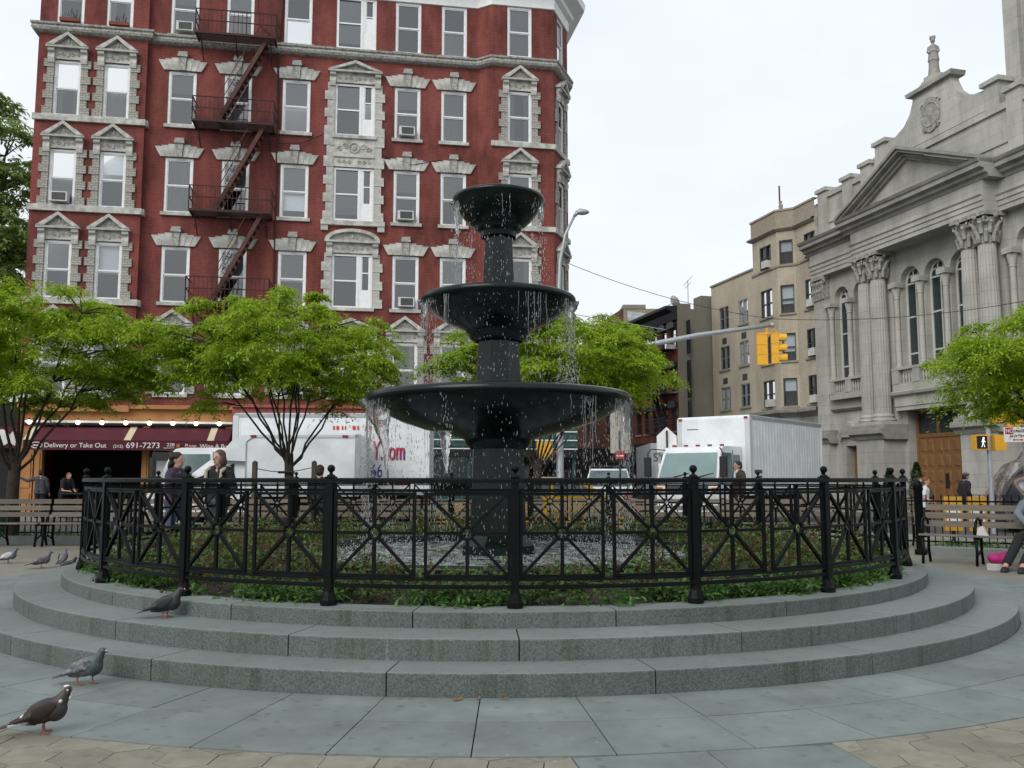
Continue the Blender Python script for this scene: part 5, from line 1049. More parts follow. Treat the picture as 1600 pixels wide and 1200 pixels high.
MB().prism([(7.1, 15.7), (11, 13.2), (11.2, 13.4), (7.3, 15.95)], -.02, .12, 'z').obj('kerb', 'granite', kind='structure')
gc = MB()
for i in range(90): t = q.uniform(0, 1); leaves(gc, (7.3 + 4 * t + q.uniform(0, .4), 15.95 - 2.4 * t + q.uniform(.1, .8), .05), 34, .2, q.uniform(.1, .25), .05, q)
gc.obj('ground_cover', 'cover', fix=False, kind='stuff', label='green planting behind the bench at the right')
m = MB(); m.tube([(0, 0, 0), (0, 0, .08), (0, 0, .1), (0, 0, 1.08), (0, 0, 1.1), (0, 0, 1.14)], [.10, .10, .07, .07, .085, .085], 14); m.ell((0, 0, 1.17), (.08, .08, .10), 14, 8); m.obj('bollard', 'iron', None, (7.02, 15.6, 0), smooth=R_(50), label='round-topped black bollard at the left end of the right bench', category='bollard')

# ============================================================ BENCHES
def bench_parts(L, arms):
    P = []
    for i in range(3): P.append(('back_slat', MB().box(0, L, .44 + .035 * i, .47 + .035 * i, .55 + .125 * i, .64 + .125 * i).mesh('back_slat', 'wood_slat')))
    for i in range(4): P.append(('seat_slat', MB().box(0, L, .02 + .105 * i, .11 + .105 * i, .425 - .008 * i, .455 - .008 * i).mesh('seat_slat', 'wood_slat')))
    f = MB(); f.tube([(0, .05, 0), (0, .09, .2), (0, .06, .42)], .022, 6); f.tube([(0, .5, 0), (0, .42, .2), (0, .44, .42), (0, .50, .65), (0, .56, .9)], .022, 6); f.tube([(0, .06, .41), (0, .44, .395)], .02, 6); f.tube([(0, .07, .12), (0, .25, .2), (0, .44, .12)], .015, 6); fm = f.mesh('bench_frame', 'iron', True)
    a = MB(); n = 14; a.tube([(0, .26 - .22 * math.cos(PI * i / n), .44 + .20 * math.sin(PI * i / n) ** .7 * 1.25) for i in range(n + 1)], .02, 6); am = a.mesh('arm_hoop', 'iron', True); return P, fm, am
BP = bench_parts(2.36, 3)
def bench(loc, rz, lab, arms=True):
    r = E('park_bench', lab, 'bench', loc, rz, 'slatted park benches')
    for nm, me in BP[0]: place(me, nm, r)
    for x in (.04, .79, 1.57, 2.32):
        place(BP[1], 'bench_frame', r, (x, 0, 0))
        if arms: place(BP[2], 'arm_hoop', r, (x, 0, 0))
labs = ['slatted bench at the far left edge in front of the restaurant', 'slatted bench second from the left edge beside the fence', 'slatted bench behind the two women at the left of the fence', 'slatted bench in front of the staked umbrella-shaped tree', 'slatted bench seen through the fence left of the fountain column', 'slatted bench seen through the fence behind the fountain column', 'slatted bench seen through the fence right of the fountain column', 'slatted bench seen through the fence below the white truck cab']
for i, l in enumerate(labs): bench((-11.42 + 2.42 * i, 17.25, 0), 0, l, False)
bench((6.25, 13.95, 0), math.atan2(-.62, .785), 'slatted bench with hooped iron arms at the right edge')
# things under and on the right bench
M('pink', (.42, .02, .16), .7, c2=(.25, .01, .09), sc=14); M('bag_white', (.6, .6, .58), .6)
m = MB(); m.ell((0, 0, .17), (.17, .12, .09), 10, 7); m.ell((.1, .02, .2), (.1, .09, .08), 8, 6); m.ell((-.1, -.02, .19), (.09, .1, .07), 8, 6); place(remesh(m, 'scarf', 'pink', .02, 2), 'bundle', None, (6.95, 12.95, -.02), label='bright pink cloth bundle on the ground by the seated person', category='cloth')
m = MB(); m.prism([(-.10, 0), (.10, 0), (.12, .10), (-.11, .09)], -.07, .07); m.obj('paper_bag', 'bag_white', None, (6.88, 12.92, 0), .3, label='small white bag under the pink cloth bundle', category='bag')
m = MB(); m.prism([(-.08, 0), (.08, 0), (.05, .12), (-.02, .14)], -.03, .03); m.obj('paper_bag', 'bag_white', None, (6.98, 13.45, .455), 2.4, label='crumpled white paper bag lying on the right bench seat', category='bag')
M('bin_green', (.02, .07, .05), .5); m = MB(); m.lathe([(.26, 0), (.30, .1), (.33, .55), (.30, .6), (.28, .6), (.26, .1)], 16); m.obj('litter_tub', 'bin_green', None, (-10.5, 18.6, .08), smooth=R_(40), label='dark green round tub behind the bench at the far left', category='tub')

# ============================================================ STREET FURNITURE
tp = E('traffic_pole', 'grey traffic and street lamp pole with long signal arm', 'pole', (1.55, 29, -.17))
m = MB(); m.tube([(0, 0, 0), (0, 0, .3), (0, 0, 5.4), (0, 0, 7.6), (.04, 0, 8.6), (.22, 0, 9.5), (.52, 0, 10.12)], [.20, .13, .11, .075, .06, .05, .042], 10); m.obj('shaft', 'galv', tp, smooth=True)
m = MB(); P = [(0, 0, 5.1), (2.0, 0, 5.62), (4.5, 0, 6.12), (6.95, 0, 6.46)]; m.tube(P, [.11, .095, .08, .065], 10); m.ell((6.98, 0, 6.46), .09, 8, 6); m.obj('signal_arm', 'galv', tp, smooth=True)
m = MB(); m.tube([(0, 0, 6.9), (3.5, 0, 6.3)], .012, 4); m.obj('guy_wire', 'galv', tp)
m = MB(); m.tube([(.5, 0, 10.1), (.6, 0, 10.22), (.72, 0, 10.28), (.95, 0, 10.3)], [.045, .07, .11, .03], 10); m.ell((.78, 0, 10.26), (.24, .12, .10), 12, 8); m.obj('lamp_head', 'galv', tp, smooth=True)
def signal(name, par, loc, rz, n=3):
    m = MB(); h = .33 * n; m.box(-.17, .17, -.12, .12, 0, h)
    for i in range(n + 1): m.box(-.18, .18, -.13, .13, .33 * i - .012, .33 * i + .012)
    s = m.obj(name, 'yellow', par, loc, rz)
    for i in range(n):
        z = .165 + .33 * i; v = MB(); k = 10; v.add([(.15 * math.cos(a), -.12 - d, z + .15 * math.sin(a)) for d in (0, .26) for a in (R_(-30 + 240 * j / k) for j in range(k + 1))], [(j, j + 1, k + 2 + j, k + 1 + j) for j in range(k)]); v.obj('visor', 'yellow', s, smooth=True)
        c = MB(); c.lathe([(0, 0), (.1, .015), (.13, 0)], 12); o = c.obj('lens', 'dark', s, (0, -.125, z)); o.rotation_euler = (PI / 2, 0, 0)
    return s
m = MB(); m.tube([(6.8, 0, 6.42), (6.8, 0, 6.0)], .04, 6); m.tube([(6.95, 0, 6.4), (7.15, 0, 6.2), (7.05, 0, 5.95)], .025, 6); m.box(6.5, 7.1, -.05, .05, 6.14, 6.2); m.obj('signal_hanger', 'yellow', tp)
signal('signal_head', tp, (6.62, 0, 5.15), R_(170)); signal('signal_head', tp, (7.04, 0, 5.19), R_(78))
m = MB(); m.box(-.75, -.25, -.2, .2, 2.05, 2.65); m.box(-.25, -.1, -.05, .05, 2.3, 2.4); o = m.obj('pedestrian_signal', 'yellow', tp); m = MB(); m.bar((-.5, -.25, 2.0), (.4, -.25, 2.9), .05); m.obj('brace', 'black_metal', tp)
# school-shaped sign seen from behind
sg_ = E('pentagon_sign', 'pale grey back of a pentagon sign on a dark post beside the white truck', 'sign', (4.83, 28, -.17)); MB().prism([(-.31, 2.28), (.31, 2.28), (.31, 2.78), (0, 3.06), (-.31, 2.78)], -.01, .01).obj('plate', 'white_paint', sg_); m = MB(); m.bar((0, -.04, 0), (0, -.04, 2.95), .05); m.obj('post', 'black_metal', sg_)
sp = E('street_sign_post', 'dark post with small red and white plate in front of the far shops', 'sign', (3.3, 27.5, -.17)); m = MB(); m.tube([(0, 0, 0), (0, 0, 2.9)], .035, 6); m.obj('post', 'black_metal', sp); M('sign_red', (.38, .015, .02), .5); MB().box(-.14, .14, -.04, -.03, 2.05, 2.3).obj('plate', 'sign_red', sp); MB().box(-.11, .11, -.045, -.04, 2.13, 2.17).obj('stripe', 'letter', sp)
bn = E('banner', 'long beige cloth banner hanging beside the far shops', 'banner', (4.3, 36, 0)); M('banner_cloth', (.42, .40, .34), .9); MB().box(-.35, .45, -.02, .02, 2.3, 4.0).obj('cloth', 'banner_cloth', bn); m = MB(); m.tube([(-.4, 0, 4.05), (.6, 0, 4.05)], .03, 6); m.tube([(.55, 0, 0), (.55, 0, 4.2)], .05, 6); m.obj('bracket', 'black_metal', bn)
ps = E('pedestrian_signal', 'yellow pedestrian signal showing a white walking figure on a slim grey pole', 'signal', (12.75, 24, -.3)); m = MB(); m.tube([(.0, 0, 0), (.0, 0, 2.95)], .06, 8); m.obj('pole', 'galv', ps)
m = MB(); m.box(-.42, -.08, -.16, .1, 2.35, 2.75); m.box(.12, .42, -.1, .16, 2.33, 2.75); m.box(-.1, .2, .07, .1, 2.72, 2.76); m.obj('housing', 'yellow', ps); MB().box(-.40, -.12, -.17, -.161, 2.38, 2.72).obj('screen', 'dark', ps); emis('walk', (.9, .95, 1), 1.0)
m = MB(); y = -.175; m.ell((-.22, y, 2.66), (.025, .004, .025), 8, 5); m.bar((-.23, y, 2.63), (-.24, y, 2.53), .04, .006); m.bar((-.24, y, 2.54), (-.28, y, 2.42), .022, .006); m.bar((-.24, y, 2.54), (-.20, y, 2.42), .022, .006); m.bar((-.23, y, 2.62), (-.18, y, 2.55), .018, .006); m.bar((-.23, y, 2.62), (-.28, y, 2.56), .018, .006); m.obj('walking_figure', 'walk', ps)
np_ = E('parking_sign', 'white no parking anytime sign with red arrow at the right edge', 'sign', (10.3, 18, 0)); MB().box(-.42, .12, -.01, .01, 2.02, 2.32).obj('plate', 'letter', np_); MB().box(-.40, -.24, -.014, -.01, 2.18, 2.31).obj('red_square', 'sign_red', np_)
M('ink', (.08, .08, .09), .6); text('NO', 'lettering', 'letter', np_, (-.393, -.016, 2.205), (PI / 2, 0, 0), .115, sx=.85); text('PARKING', 'lettering', 'ink', np_, (-.235, -.014, 2.215), (PI / 2, 0, 0), .075, sx=1.0); text('ANYTIME', 'lettering', 'ink', np_, (-.32, -.014, 2.115), (PI / 2, 0, 0), .075, sx=1.1); m = MB(); m.prism([(-.26, 2.065), (-.22, 2.09), (-.22, 2.075), (-.08, 2.075), (-.08, 2.09), (-.04, 2.065), (-.08, 2.04), (-.08, 2.055), (-.22, 2.055), (-.22, 2.04)], -.014, -.01); m.obj('arrow', 'sign_red', np_); m = MB(); m.bar((.0, .05, 0), (.0, .05, 2.4), .05); m.obj('post', 'galv', np_)
ys = E('traffic_signal', 'pair of yellow traffic signal housings half hidden by the right tree', 'signal', (12.3, 22, -.3)); m = MB(); m.tube([(.55, .2, 0), (.55, .2, 3.4)], .08, 8); m.obj('pole', 'galv', ys)
for z, x in ((2.95, 0.0),): m = MB(); m.box(-.5, .35, -.12, .12, z, z + .5); m.box(-.2, 1.0, -.15, .0, z - .1, z - .02); m.obj('housing', 'yellow', ys)
def wire(pts, lab): m = MB(); m.tube(pts, .010, 4); m.obj('overhead_wire', 'black_metal', label=lab, category='wire')
def sag(a, b, s, n=14): return [tuple(a[k] + (b[k] - a[k]) * i / n - (s * 4 * (i / n) * (1 - i / n) if k == 2 else 0) for k in range(3)) for i in range(n + 1)]
wire(sag((1.75, 29, 8.4), (8.5, 29, 6.5), .25) + sag((8.5, 29, 6.5), (19, 26, 7.4), .5)[1:], 'thin dark wire crossing the sky from the lamp pole to the church side')

M('box_yellow', (.62, .33, .03), .5)
for i, (x, y, lab) in enumerate(((8.72, 17.9, 'yellow newspaper box behind the low picket fence, left of the pair'), (9.12, 17.75, 'yellow newspaper box behind the low picket fence, right of the pair'))):
    r = E('newspaper_box', lab, 'box', (x, y, 0), R_(-20), 'newspaper boxes'); r.scale = (.8, .8, .92); MB().prism([(-.2, .3), (.2, .3), (.2, .85), (.02, 1.02), (-.2, 1.02)], -.2, .2, 'x').obj('case', 'box_yellow', r); MB().box(-.15, .15, -.212, -.205, .42, .72).obj('display', 'letter', r); m = MB(); m.box(-.16, .16, -.16, .16, .0, .06); m.box(-.04, .04, -.04, .04, .06, .3); m.obj('foot', 'black_metal', r)
# ============================================================ VEHICLES (local x forward, y to the vehicle's left)
WH = {}
def wheel(par, x, y, r=.42, w=.26):
    if (r, w) not in WH:
        a = MB(); a.lathe([(r * .6, -w / 2), (r * .92, -w / 2), (r, -w / 2 + .05), (r, w / 2 - .05), (r * .92, w / 2), (r * .6, w / 2)], 24); b = MB(); b.lathe([(r * .6, -w * .4), (r * .35, -w * .3), (r * .2, -w * .42), (.0, -w * .42)], 16); b.lathe([(r * .6, w * .4), (r * .35, w * .3), (r * .2, w * .42), (.0, w * .42)], 16); b.lathe([(r * .6, -w * .4), (r * .6, w * .4)], 16)
        WH[(r, w)] = (a.mesh('tyre', 'rubber', R_(40)), b.mesh('rim', 'truck_trim', R_(40)))
    t, k = WH[(r, w)]; o = place(t, 'wheel', par, (x, y, r)); o.rotation_euler = (PI / 2, 0, 0); place(k, 'rim', o)
emis('amber', (.8, .18, .02), .25); M('red_lamp', (.28, .02, .015), .4); M('head_lamp', (.6, .62, .62), .15, spec=.8); M('orange_lamp', (.6, .14, .02), .4)
def panel(par, name, mat, pts): return MB().poly(pts).obj(name, mat, par)
def cargo(par, x0, x1, hw, z0, z1, ribs=26):
    b = MB(); c = .10; n = 5
    # rounded top edge at the front
    prof = [(x0, z0), (x1, z0), (x1, z1 - c)] + [(x1 - c + c * math.cos(t), z1 - c + c * math.sin(t)) for t in (PI / 2 * i / n for i in range(1, n + 1))] + [(x0, z1)]
    b.prism(prof, -hw, hw); bo = b.obj('cargo_box', 'white_truck', par)
    for s in (-1, 1):
        m = MB()
        for i in range(ribs): x = x0 + .12 + (x1 - x0 - .35) * i / (ribs - 1); m.box(x, x + .025, *sorted((s * hw, s * (hw + .008))), z0 + .14, z1 - .16)
        m.obj('side_ribs', 'white_truck', bo, kind='stuff'); MB().box(x0, x1 - .02, *sorted((s * (hw - .01), s * (hw + .02))), z1 - .13, z1 - .02).obj('top_rail', 'truck_trim', bo); MB().box(x0, x1, *sorted((s * (hw - .01), s * (hw + .02))), z0, z0 + .12).obj('bottom_rail', 'truck_trim', bo)
        MB().box(x1 - .16, x1 + .012, *sorted((s * (hw - .14), s * (hw + .022))), z0, z1 - .08).obj('corner_post', 'truck_trim2', bo); MB().box(x1 + .013, x1 + .03, *sorted((s * (hw - .04), s * (hw - .16))), z1 - .12, z1 - .05).obj('marker_lamp', 'red_lamp', bo)
        MB().box(x0 - .02, x0 + .05, *sorted((s * (hw - .05), s * (hw + .024))), z0, z1).obj('rear_post', 'white_truck', bo)
    return bo
M('truck_trim2', (.56, .58, .58), .4, var=.1)
def cabover(par, L=1.72, hw=1.02, H=2.43, y_out=None):
    pr = [(.05, .55), (L, .55), (L + .06, .9), (L + .05, 1.42), (L - .30, H - .16), (L - .42, H - .04), (L - .6, H), (.05, H)]
    b = MB(); vs = []
    for k, (sc, y) in enumerate(((0.0, -1), (.0, 1))):
        for x, z in pr: t = max(0, (z - 1.4) / (H - 1.4)); vs.append((x, y * (hw - .07 * t), z))
    n = len(pr); b.add(vs, [tuple(range(n))[::-1], tuple(range(n, 2 * n))] + [(i, (i + 1) % n, n + (i + 1) % n, n + i) for i in range(n)]); c = b.obj('cab', 'white_truck', par)
    e = .012; w0, w1 = hw - .08, hw - .16
    panel(c, 'windscreen', 'screen_glass', [(L + .035 + e, -w0, 1.50), (L + .035 + e, w0, 1.50), (L - .27 + e, w1, H - .2), (L - .27 + e, -w1, H - .2)])
    m = MB(); m.box(L - .35, L - .29, -w1 + .1, w1 - .1, H - .02, H + .0)
    for i in range(5): MB().box(L - .75, L - .65, -.8 + .4 * i - .05, -.8 + .4 * i + .05, H - .01, H + .06).obj('roof_lamp', 'red_lamp', c)
    for s in (-1, 1):
        y = s * (hw - .035)
        def P(x, z): t = max(0, (z - 1.4) / (H - 1.4)); return (x, s * (hw - .07 * t + e), z)
        panel(c, 'side_window', 'car_glass2', [P(.75, 1.5), P(L - .12, 1.5), P(L - .36, H - .2), P(.75, H - .2)]); panel(c, 'rear_window', 'car_glass2', [P(.18, 1.55), P(.58, 1.55), P(.58, H - .25), P(.18, H - .25)])
        d = MB(); d.bar(P(.66, .7), P(.66, H - .12), .012, .012); d.bar(P(L - .06, .7), P(L - .06, 1.45), .012, .012); d.bar(P(.66, .7), P(L - .06, .7), .012, .012); d.obj('door_seam', 'dark', c); MB().box(.72, .88, *sorted((s * (hw + .004), s * (hw + .03))), 1.3, 1.34).obj('door_handle', 'black_metal', c)
        m = MB(); m.tube([(L - .35, s * (hw - .08), H - .1), (L + .15, s * (hw + .12), H - .08), (L + .18, s * (hw + .22), H - .2), (L + .18, s * (hw + .22), 1.35), (L - .0, s * (hw - .0), 1.25)], .018, 6); mr = m.obj('mirror_arm', 'black_metal', c); m = MB(); m.box(L + .12, L + .22, *sorted((s * (hw + .13), s * (hw + .34))), 1.5, 2.1); m.obj('mirror', 'black_metal', mr)
        MB().box(L + .058, L + .085, *sorted((s * (hw - .08), s * (hw - .38))), .78, .98).obj('headlight', 'head_lamp', c); MB().box(L + .05, L + .09, *sorted((s * (hw - .0), s * (hw - .2))), 1.08, 1.2).obj('turn_lamp', 'orange_lamp', c); MB().box(.3, 1.2, *sorted((s * (hw - .2), s * (hw + .01))), .25, .6).obj('step', 'black_metal', c)
    MB().box(L + .058, L + .075, -.7, .7, 1.06, 1.26).obj('grille', 'grille', c); MB().box(L - .1, L + .14, -hw, hw, .4, .66).obj('bumper', 'white_truck', c); m = MB()
    for y in (-.45, .35): m.bar((L + .08, y, 1.5), (L + .0, y + .5, 1.62), .02)
    m.obj('wiper', 'black_metal', c); return c
M('car_glass2', (.13, .19, .19), .08, c2=(.08, .12, .12), sc=1.2, spec=.9)
M('screen_glass', (.21, .31, .305), .1, c2=(.15, .23, .23), sc=.8, spec=.8)
GR = -.17
t1 = E('white_box_truck', 'white box truck with ribbed cargo body parked before the church', 'truck', (6.33, 28.27, GR), math.atan2(-.777, -.63))
bx_ = cargo(t1, -6.1, 0, 1.225, .95, 3.42); cabover(t1)
m = MB(); m.box(-6.1, 1.6, -.45, .45, .55, .9); m.obj('chassis', 'black_metal', t1); MB().box(-6.2, -6.1, -1.2, 1.2, .45, .6).obj('bumper', 'black_metal', t1)
for x in (-4.4, .95):
    for y in (-.86, .86): wheel(t1, x, y)
for i, (z, w) in enumerate(((1.62, 1.0), (1.5, .6), (1.3, 1.), (1.1, .8))):
    # lettering too small to read in the photograph: four short grey lines
    m = MB(); q = random.Random(i); x = -.85
    while x < -.85 + .5 * w: d = q.uniform(.03, .055); m.box(x - .0, x + d, 1.234, 1.238, z, z + (.11 if i != 1 else .05)); x += d + .012
    m.obj('small_lettering', 'ink', bx_, kind='stuff')
MB().box(.0, .001, -.9, -.5, 3.0, 3.03).obj('decal', 'ink', bx_)

t2 = E('moving_truck', 'large white moving truck with red and blue lettering parked along the kerb', 'truck', (-8.75, 29.2, GR), PI + R_(2))
b2 = cargo(t2, -6.1, 0, 1.22, .95, 3.5, 12); cabover(t2, 2.25, 1.05, 2.42); m = MB(); m.box(-6.1, 2, -.45, .45, .55, .9); m.obj('chassis', 'black_metal', t2)
for x in (-4.4, 1.3):
    for y in (-.86, .86): wheel(t2, x, y)
M('letter_red', (.55, .03, .015), .5, var=.05); M('letter_blue', (.05, .04, .28), .5, var=.05)
text('Y.com', 'lettering', 'letter_blue', b2, (-4.365, 1.236, 2.03), (PI / 2, 0, PI), .86, ext=.002, sx=.46); text('Y.com', 'lettering', 'letter_red', b2, (-4.35, 1.246, 2.05), (PI / 2, 0, PI), .84, ext=.004, sx=.46)
text('66', 'lettering', 'letter_blue', b2, (-4.3, 1.245, 1.5), (PI / 2, 0, PI), .60, sx=.62); MB().box(-5.5, -1.0, 1.235, 1.24, 1.27, 1.36).obj('red_line', 'letter_red', b2); MB().prism([(-1.5, 1.93), (-4.4, 1.99), (-1.5, 2.05)], 1.235, 1.24).obj('blue_swoosh', 'letter_blue', b2)
m = MB(); q = random.Random(4); x = -3.1
while x > -4.7: d = q.uniform(.04, .1); m.box(x - d, x, 1.235, 1.24, 2.98, 3.1); x -= d + q.choice((.05, .08, .2))
m.obj('small_lettering', 'letter_red', b2, kind='stuff')
# cutaway van with rounded box nose
t3 = E('cutaway_box_van', 'white van with rounded box body and open driver window before the larger truck', 'van', (-7.62, 26.6, GR), PI + R_(2)); hw = 1.05
prof = [(-3.2, .95), (.0, .95), (.0, 1.95), (.75, 1.98), (.62, 2.25), (.40, 2.52), (.12, 2.67), (-.2, 2.72), (-3.2, 2.72)]
b3 = MB().prism(prof, -hw, hw).obj('cargo_box', 'white_truck', t3)
for s in (-1, 1):
    MB().box(-3.2, -.25, *sorted((s * hw, s * (hw + .02))), 2.62, 2.70).obj('top_rail', 'truck_trim2', b3); MB().box(-3.24, -3.1, *sorted((s * (hw - .1), s * (hw + .02))), .95, 2.72).obj('rear_post', 'truck_trim', b3); MB().box(-3.2, 0, *sorted((s * hw, s * (hw + .02))), .95, 1.04).obj('bottom_rail', 'truck_trim', b3)
    m = MB(); m.bar((-.02, s * (hw + .01), 1.0), (-.02, s * (hw + .01), 2.5), .03, .02); m.bar((-.02, s * (hw + .01), 2.5), (-.25, s * (hw + .01), 2.68), .03, .02); m.obj('box_seam', 'truck_trim', b3); 
    for x in (-.3, -2.9): MB().box(x, x + .16, *sorted((s * (hw + .02), s * (hw + .04))), 2.63, 2.69).obj('marker_lamp', 'red_lamp', b3)
cp = [(.0, .45), (2.75, .45), (2.8, .75), (2.72, 1.05), (1.95, 1.25), (1.05, 1.98), (.0, 2.05)]; b = MB(); n = len(cp); vs = []
for y in (-1, 1):
    for x, z in cp: vs.append((x, y * (.98 - (.14 if z > 1.5 else 0)), z))
b.add(vs, [tuple(range(n))[::-1], tuple(range(n, 2 * n))] + [(i, (i + 1) % n, n + (i + 1) % n, n + i) for i in range(n)]); c3 = b.obj('cab', 'white_truck', t3)
panel(c3, 'windscreen', 'car_glass2', [(1.94, -.86, 1.29), (1.94, .86, 1.29), (1.10, .78, 1.97), (1.10, -.78, 1.97)])
for s in (-1, 1):
    panel(c3, 'side_window', 'dark', [(.35, s * .97, 1.28), (1.72, s * .975, 1.28), (1.05, s * .86, 1.86), (.35, s * .855, 1.92)]); m = MB(); m.box(1.5, 1.65, *sorted((s * 1.0, s * 1.28)), 1.3, 1.62); m.obj('mirror', 'black_metal', c3); MB().box(2.66, 2.82, *sorted((s * .6, s * .9)), .78, .98).obj('headlight', 'head_lamp', c3); m = MB(); m.bar((.28, s * .985, .6), (.28, s * .985, 1.25), .015, .015); m.obj('door_seam', 'dark', c3)
m = MB(); m.bar((1.96, -.9, 1.26), (1.96, .9, 1.26), .05, .05); m.obj('cowl', 'black_metal', c3); MB().box(2.6, 2.9, -.98, .98, .36, .6).obj('bumper', 'truck_trim', c3)
for x in (-2.2, 1.95):
    for y in (-.8, .8): wheel(t3, x, y, .37, .24)
# ---- cars
def car(name, lab, loc, rz, mat, L=4.9, W=1.88, H=1.45, suv=False):
    r = E(name, lab, 'car', loc, rz); h = W / 2
    if suv: lo = [(-L / 2, .4), (L / 2, .4), (L / 2 + .02, .75), (L / 2 - .2, 1.0), (L / 2 - 1.2, 1.08), (-L / 2, 1.1)]; gh = [(L / 2 - 1.25, 1.08), (L / 2 - 1.95, H - .05), (L / 2 - 2.2, H), (-L / 2 + .25, H), (-L / 2 + .02, 1.1)]
    else: lo = [(-L / 2, .42), (-L / 2 + .1, .3), (L / 2 - .1, .3), (L / 2, .42), (L / 2 + .03, .62), (L / 2 - .2, .80), (L / 2 - 1.35, .95), (-L / 2 + 1.05, 1.0), (-L / 2 + .05, .97)]; gh = [(L / 2 - 1.4, .95), (L / 2 - 2.15, H - .05), (L / 2 - 2.5, H), (-L / 2 + 1.65, H), (-L / 2 + 1.35, H - .05), (-L / 2 + .75, 1.0)]
    def slab(pr, f):
        n = len(pr); m = MB(); cx = sum(p[0] for p in pr) / n; vs = []
        for y, k in ((-1, 0), (-1, 1), (1, 1), (1, 0)):
            for x, z in pr: e = f(x, z); vs.append((x if k else cx + (x - cx) * .985, y * (e if not k else e - .05) if 0 else y * (e - (.05 if k == 0 else 0) * -1 if 0 else e - (0 if k else .0)), z) if 0 else (x, y * (e if k == 0 else e - .0), z))
        vs = [(x, y * f(x, z), z) for y in (-1, 1) for x, z in pr]; m.add(vs, [tuple(range(n))[::-1], tuple(range(n, 2 * n))] + [(i, (i + 1) % n, n + (i + 1) % n, n + i) for i in range(n)]); return m
    bo = slab(lo, lambda x, z: h - .06 * max(0, (.55 - z) / .3) - .03 * max(0, (z - .8) / .3) - .10 * max(0, abs(x) - L / 2 + .6)).obj('body', mat, r)
    fw = lambda x, z: h - .06 - .22 * max(0, (z - 1.0) / (H - 1.0)); slab(gh, fw).obj('greenhouse', mat, bo)
    def gp(x, z, s, o=.012): return (x, s * (fw(x, z) + o), z)
    x0, x1 = (gh[0][0] - .12, gh[1][0] - .02); xb0, xb1 = gh[-1][0], (gh[-2][0]); zt = H - .09; zb = 1.04 if not suv else 1.14
    for s in (-1, 1):
        mid = (x1 + xb1) / 2 + .1
        for a, b, c, d in ((x0 - .1, x1 - .03, mid + .05, mid + .05), (mid - .05, mid - .05, xb0 + .25, xb1 + .1)): panel(bo, 'side_window', 'car_glass2', [gp(a, zb, s), gp(b, zt, s), gp(d, zt, s), gp(c, zb, s)])
        MB().box(L / 2 - .12, L / 2 + .025, *sorted((s * (h - .15), s * (h - .5))), .60, .74).obj('headlight', 'head_lamp', bo); MB().box(-L / 2 - .02, -L / 2 + .08, *sorted((s * (h - .06), s * (h - .4))), .72, .9).obj('tail_lamp', 'red_lamp', bo); m = MB(); m.ell((x0 - .15, s * (h + .06), 1.02), (.07, .1, .07), 8, 6); m.obj('mirror', mat, bo)
        d = MB()
        for x in (x0 - .2, mid, xb0 + .3): d.bar((x, s * (h + .002), .45), (x, s * (h - .03), .95), .012, .01)
        d.obj('door_seam', 'dark', bo)
    f1, f2 = gh[0], gh[1]; panel(bo, 'windscreen', 'car_glass2', [(f1[0] - .05 + .012, -h + .16, f1[1] + .06), (f1[0] - .05 + .012, h - .16, f1[1] + .06), (f2[0] + .03, h - .3, f2[1] - .02), (f2[0] + .03, -h + .3, f2[1] - .02)])
    r1, r2 = gh[-1], gh[-2]; panel(bo, 'rear_window', 'car_glass2', [(r1[0] + .02 - .02, -h + .18, r1[1] + .06), (r1[0] - .0, h - .18, r1[1] + .06), (r2[0] - .03, h - .3, r2[1] - .06), (r2[0] - .03, -h + .3, r2[1] - .06)])
    for x in (-L / 2 + .95, L / 2 - .9):
        for y in (-h + .12, h - .12): wheel(r, x, y, .33, .22)
    MB().box(L / 2 - .03, L / 2 + .06, -h + .12, h - .12, .42, .56).obj('bumper', 'grille', bo); MB().box(-L / 2 - .05, -L / 2 + .03, -h + .12, h - .12, .45, .6).obj('bumper', 'grille', bo); return r, bo
_, bo = car('taxi', 'yellow taxi passing behind the fountain, seen through the iron fence', (.6, 22.6, GR), PI + R_(3), 'taxi'); MB().box(-.5, .1, -.12, .12, 1.45, 1.5).obj('roof_light', 'letter', bo)
M('silver', (.45, .46, .46), .3, metal=.4); r, bo = car('suv', 'silver-white estate car with roof rack facing away up the side street', (3.85, 36, GR), R_(84), 'white_truck', 4.8, 1.95, 1.82, True)
m = MB()
for s in (-.7, .7): m.bar((-2.0, s, 1.9), (.6, s, 1.9), .04)
for x in (-1.6, .2): m.bar((x, -.75, 1.93), (x, .75, 1.93), .04)
m.obj('roof_rack', 'black_metal', bo)
car('suv', 'dark parked car beyond the white box truck', (7.3, 41, -.25), R_(100), 'black_metal', 4.6, 1.9, 1.7, True)
# food delivery truck far up the street
t4 = E('delivery_truck', 'far grey delivery truck with dark lettering behind the pentagon sign', 'truck', (7.15, 38.5, -.2), R_(-92)); m = MB(); m.box(-6, 0, -1.2, 1.2, .8, 3.0); b4 = m.obj('cargo_box', 'truck_trim', t4); m = MB(); m.prism([(0.03, .5), (1.6, .5), (1.7, 1.2), (1.3, 2.1), (.03, 2.1)], -1.05, 1.05); m.obj('cab', 'white_truck', t4); text('SYSCO', 'lettering', 'ink', b4, (.01, 1.1, 1.95), (PI / 2, 0, -PI / 2), .62, sx=.8, ax='LEFT')
for x in (-4.5, .9):
    for y in (-.9, .9): wheel(t4, x, y)
o_ = [o for o in t4.children_recursive if o.name.startswith('lettering')][0]; o_.rotation_euler = (PI / 2, 0, PI / 2); o_.location = (.04, -1.1, 2.22); o_.scale = (.75, .85, 1)
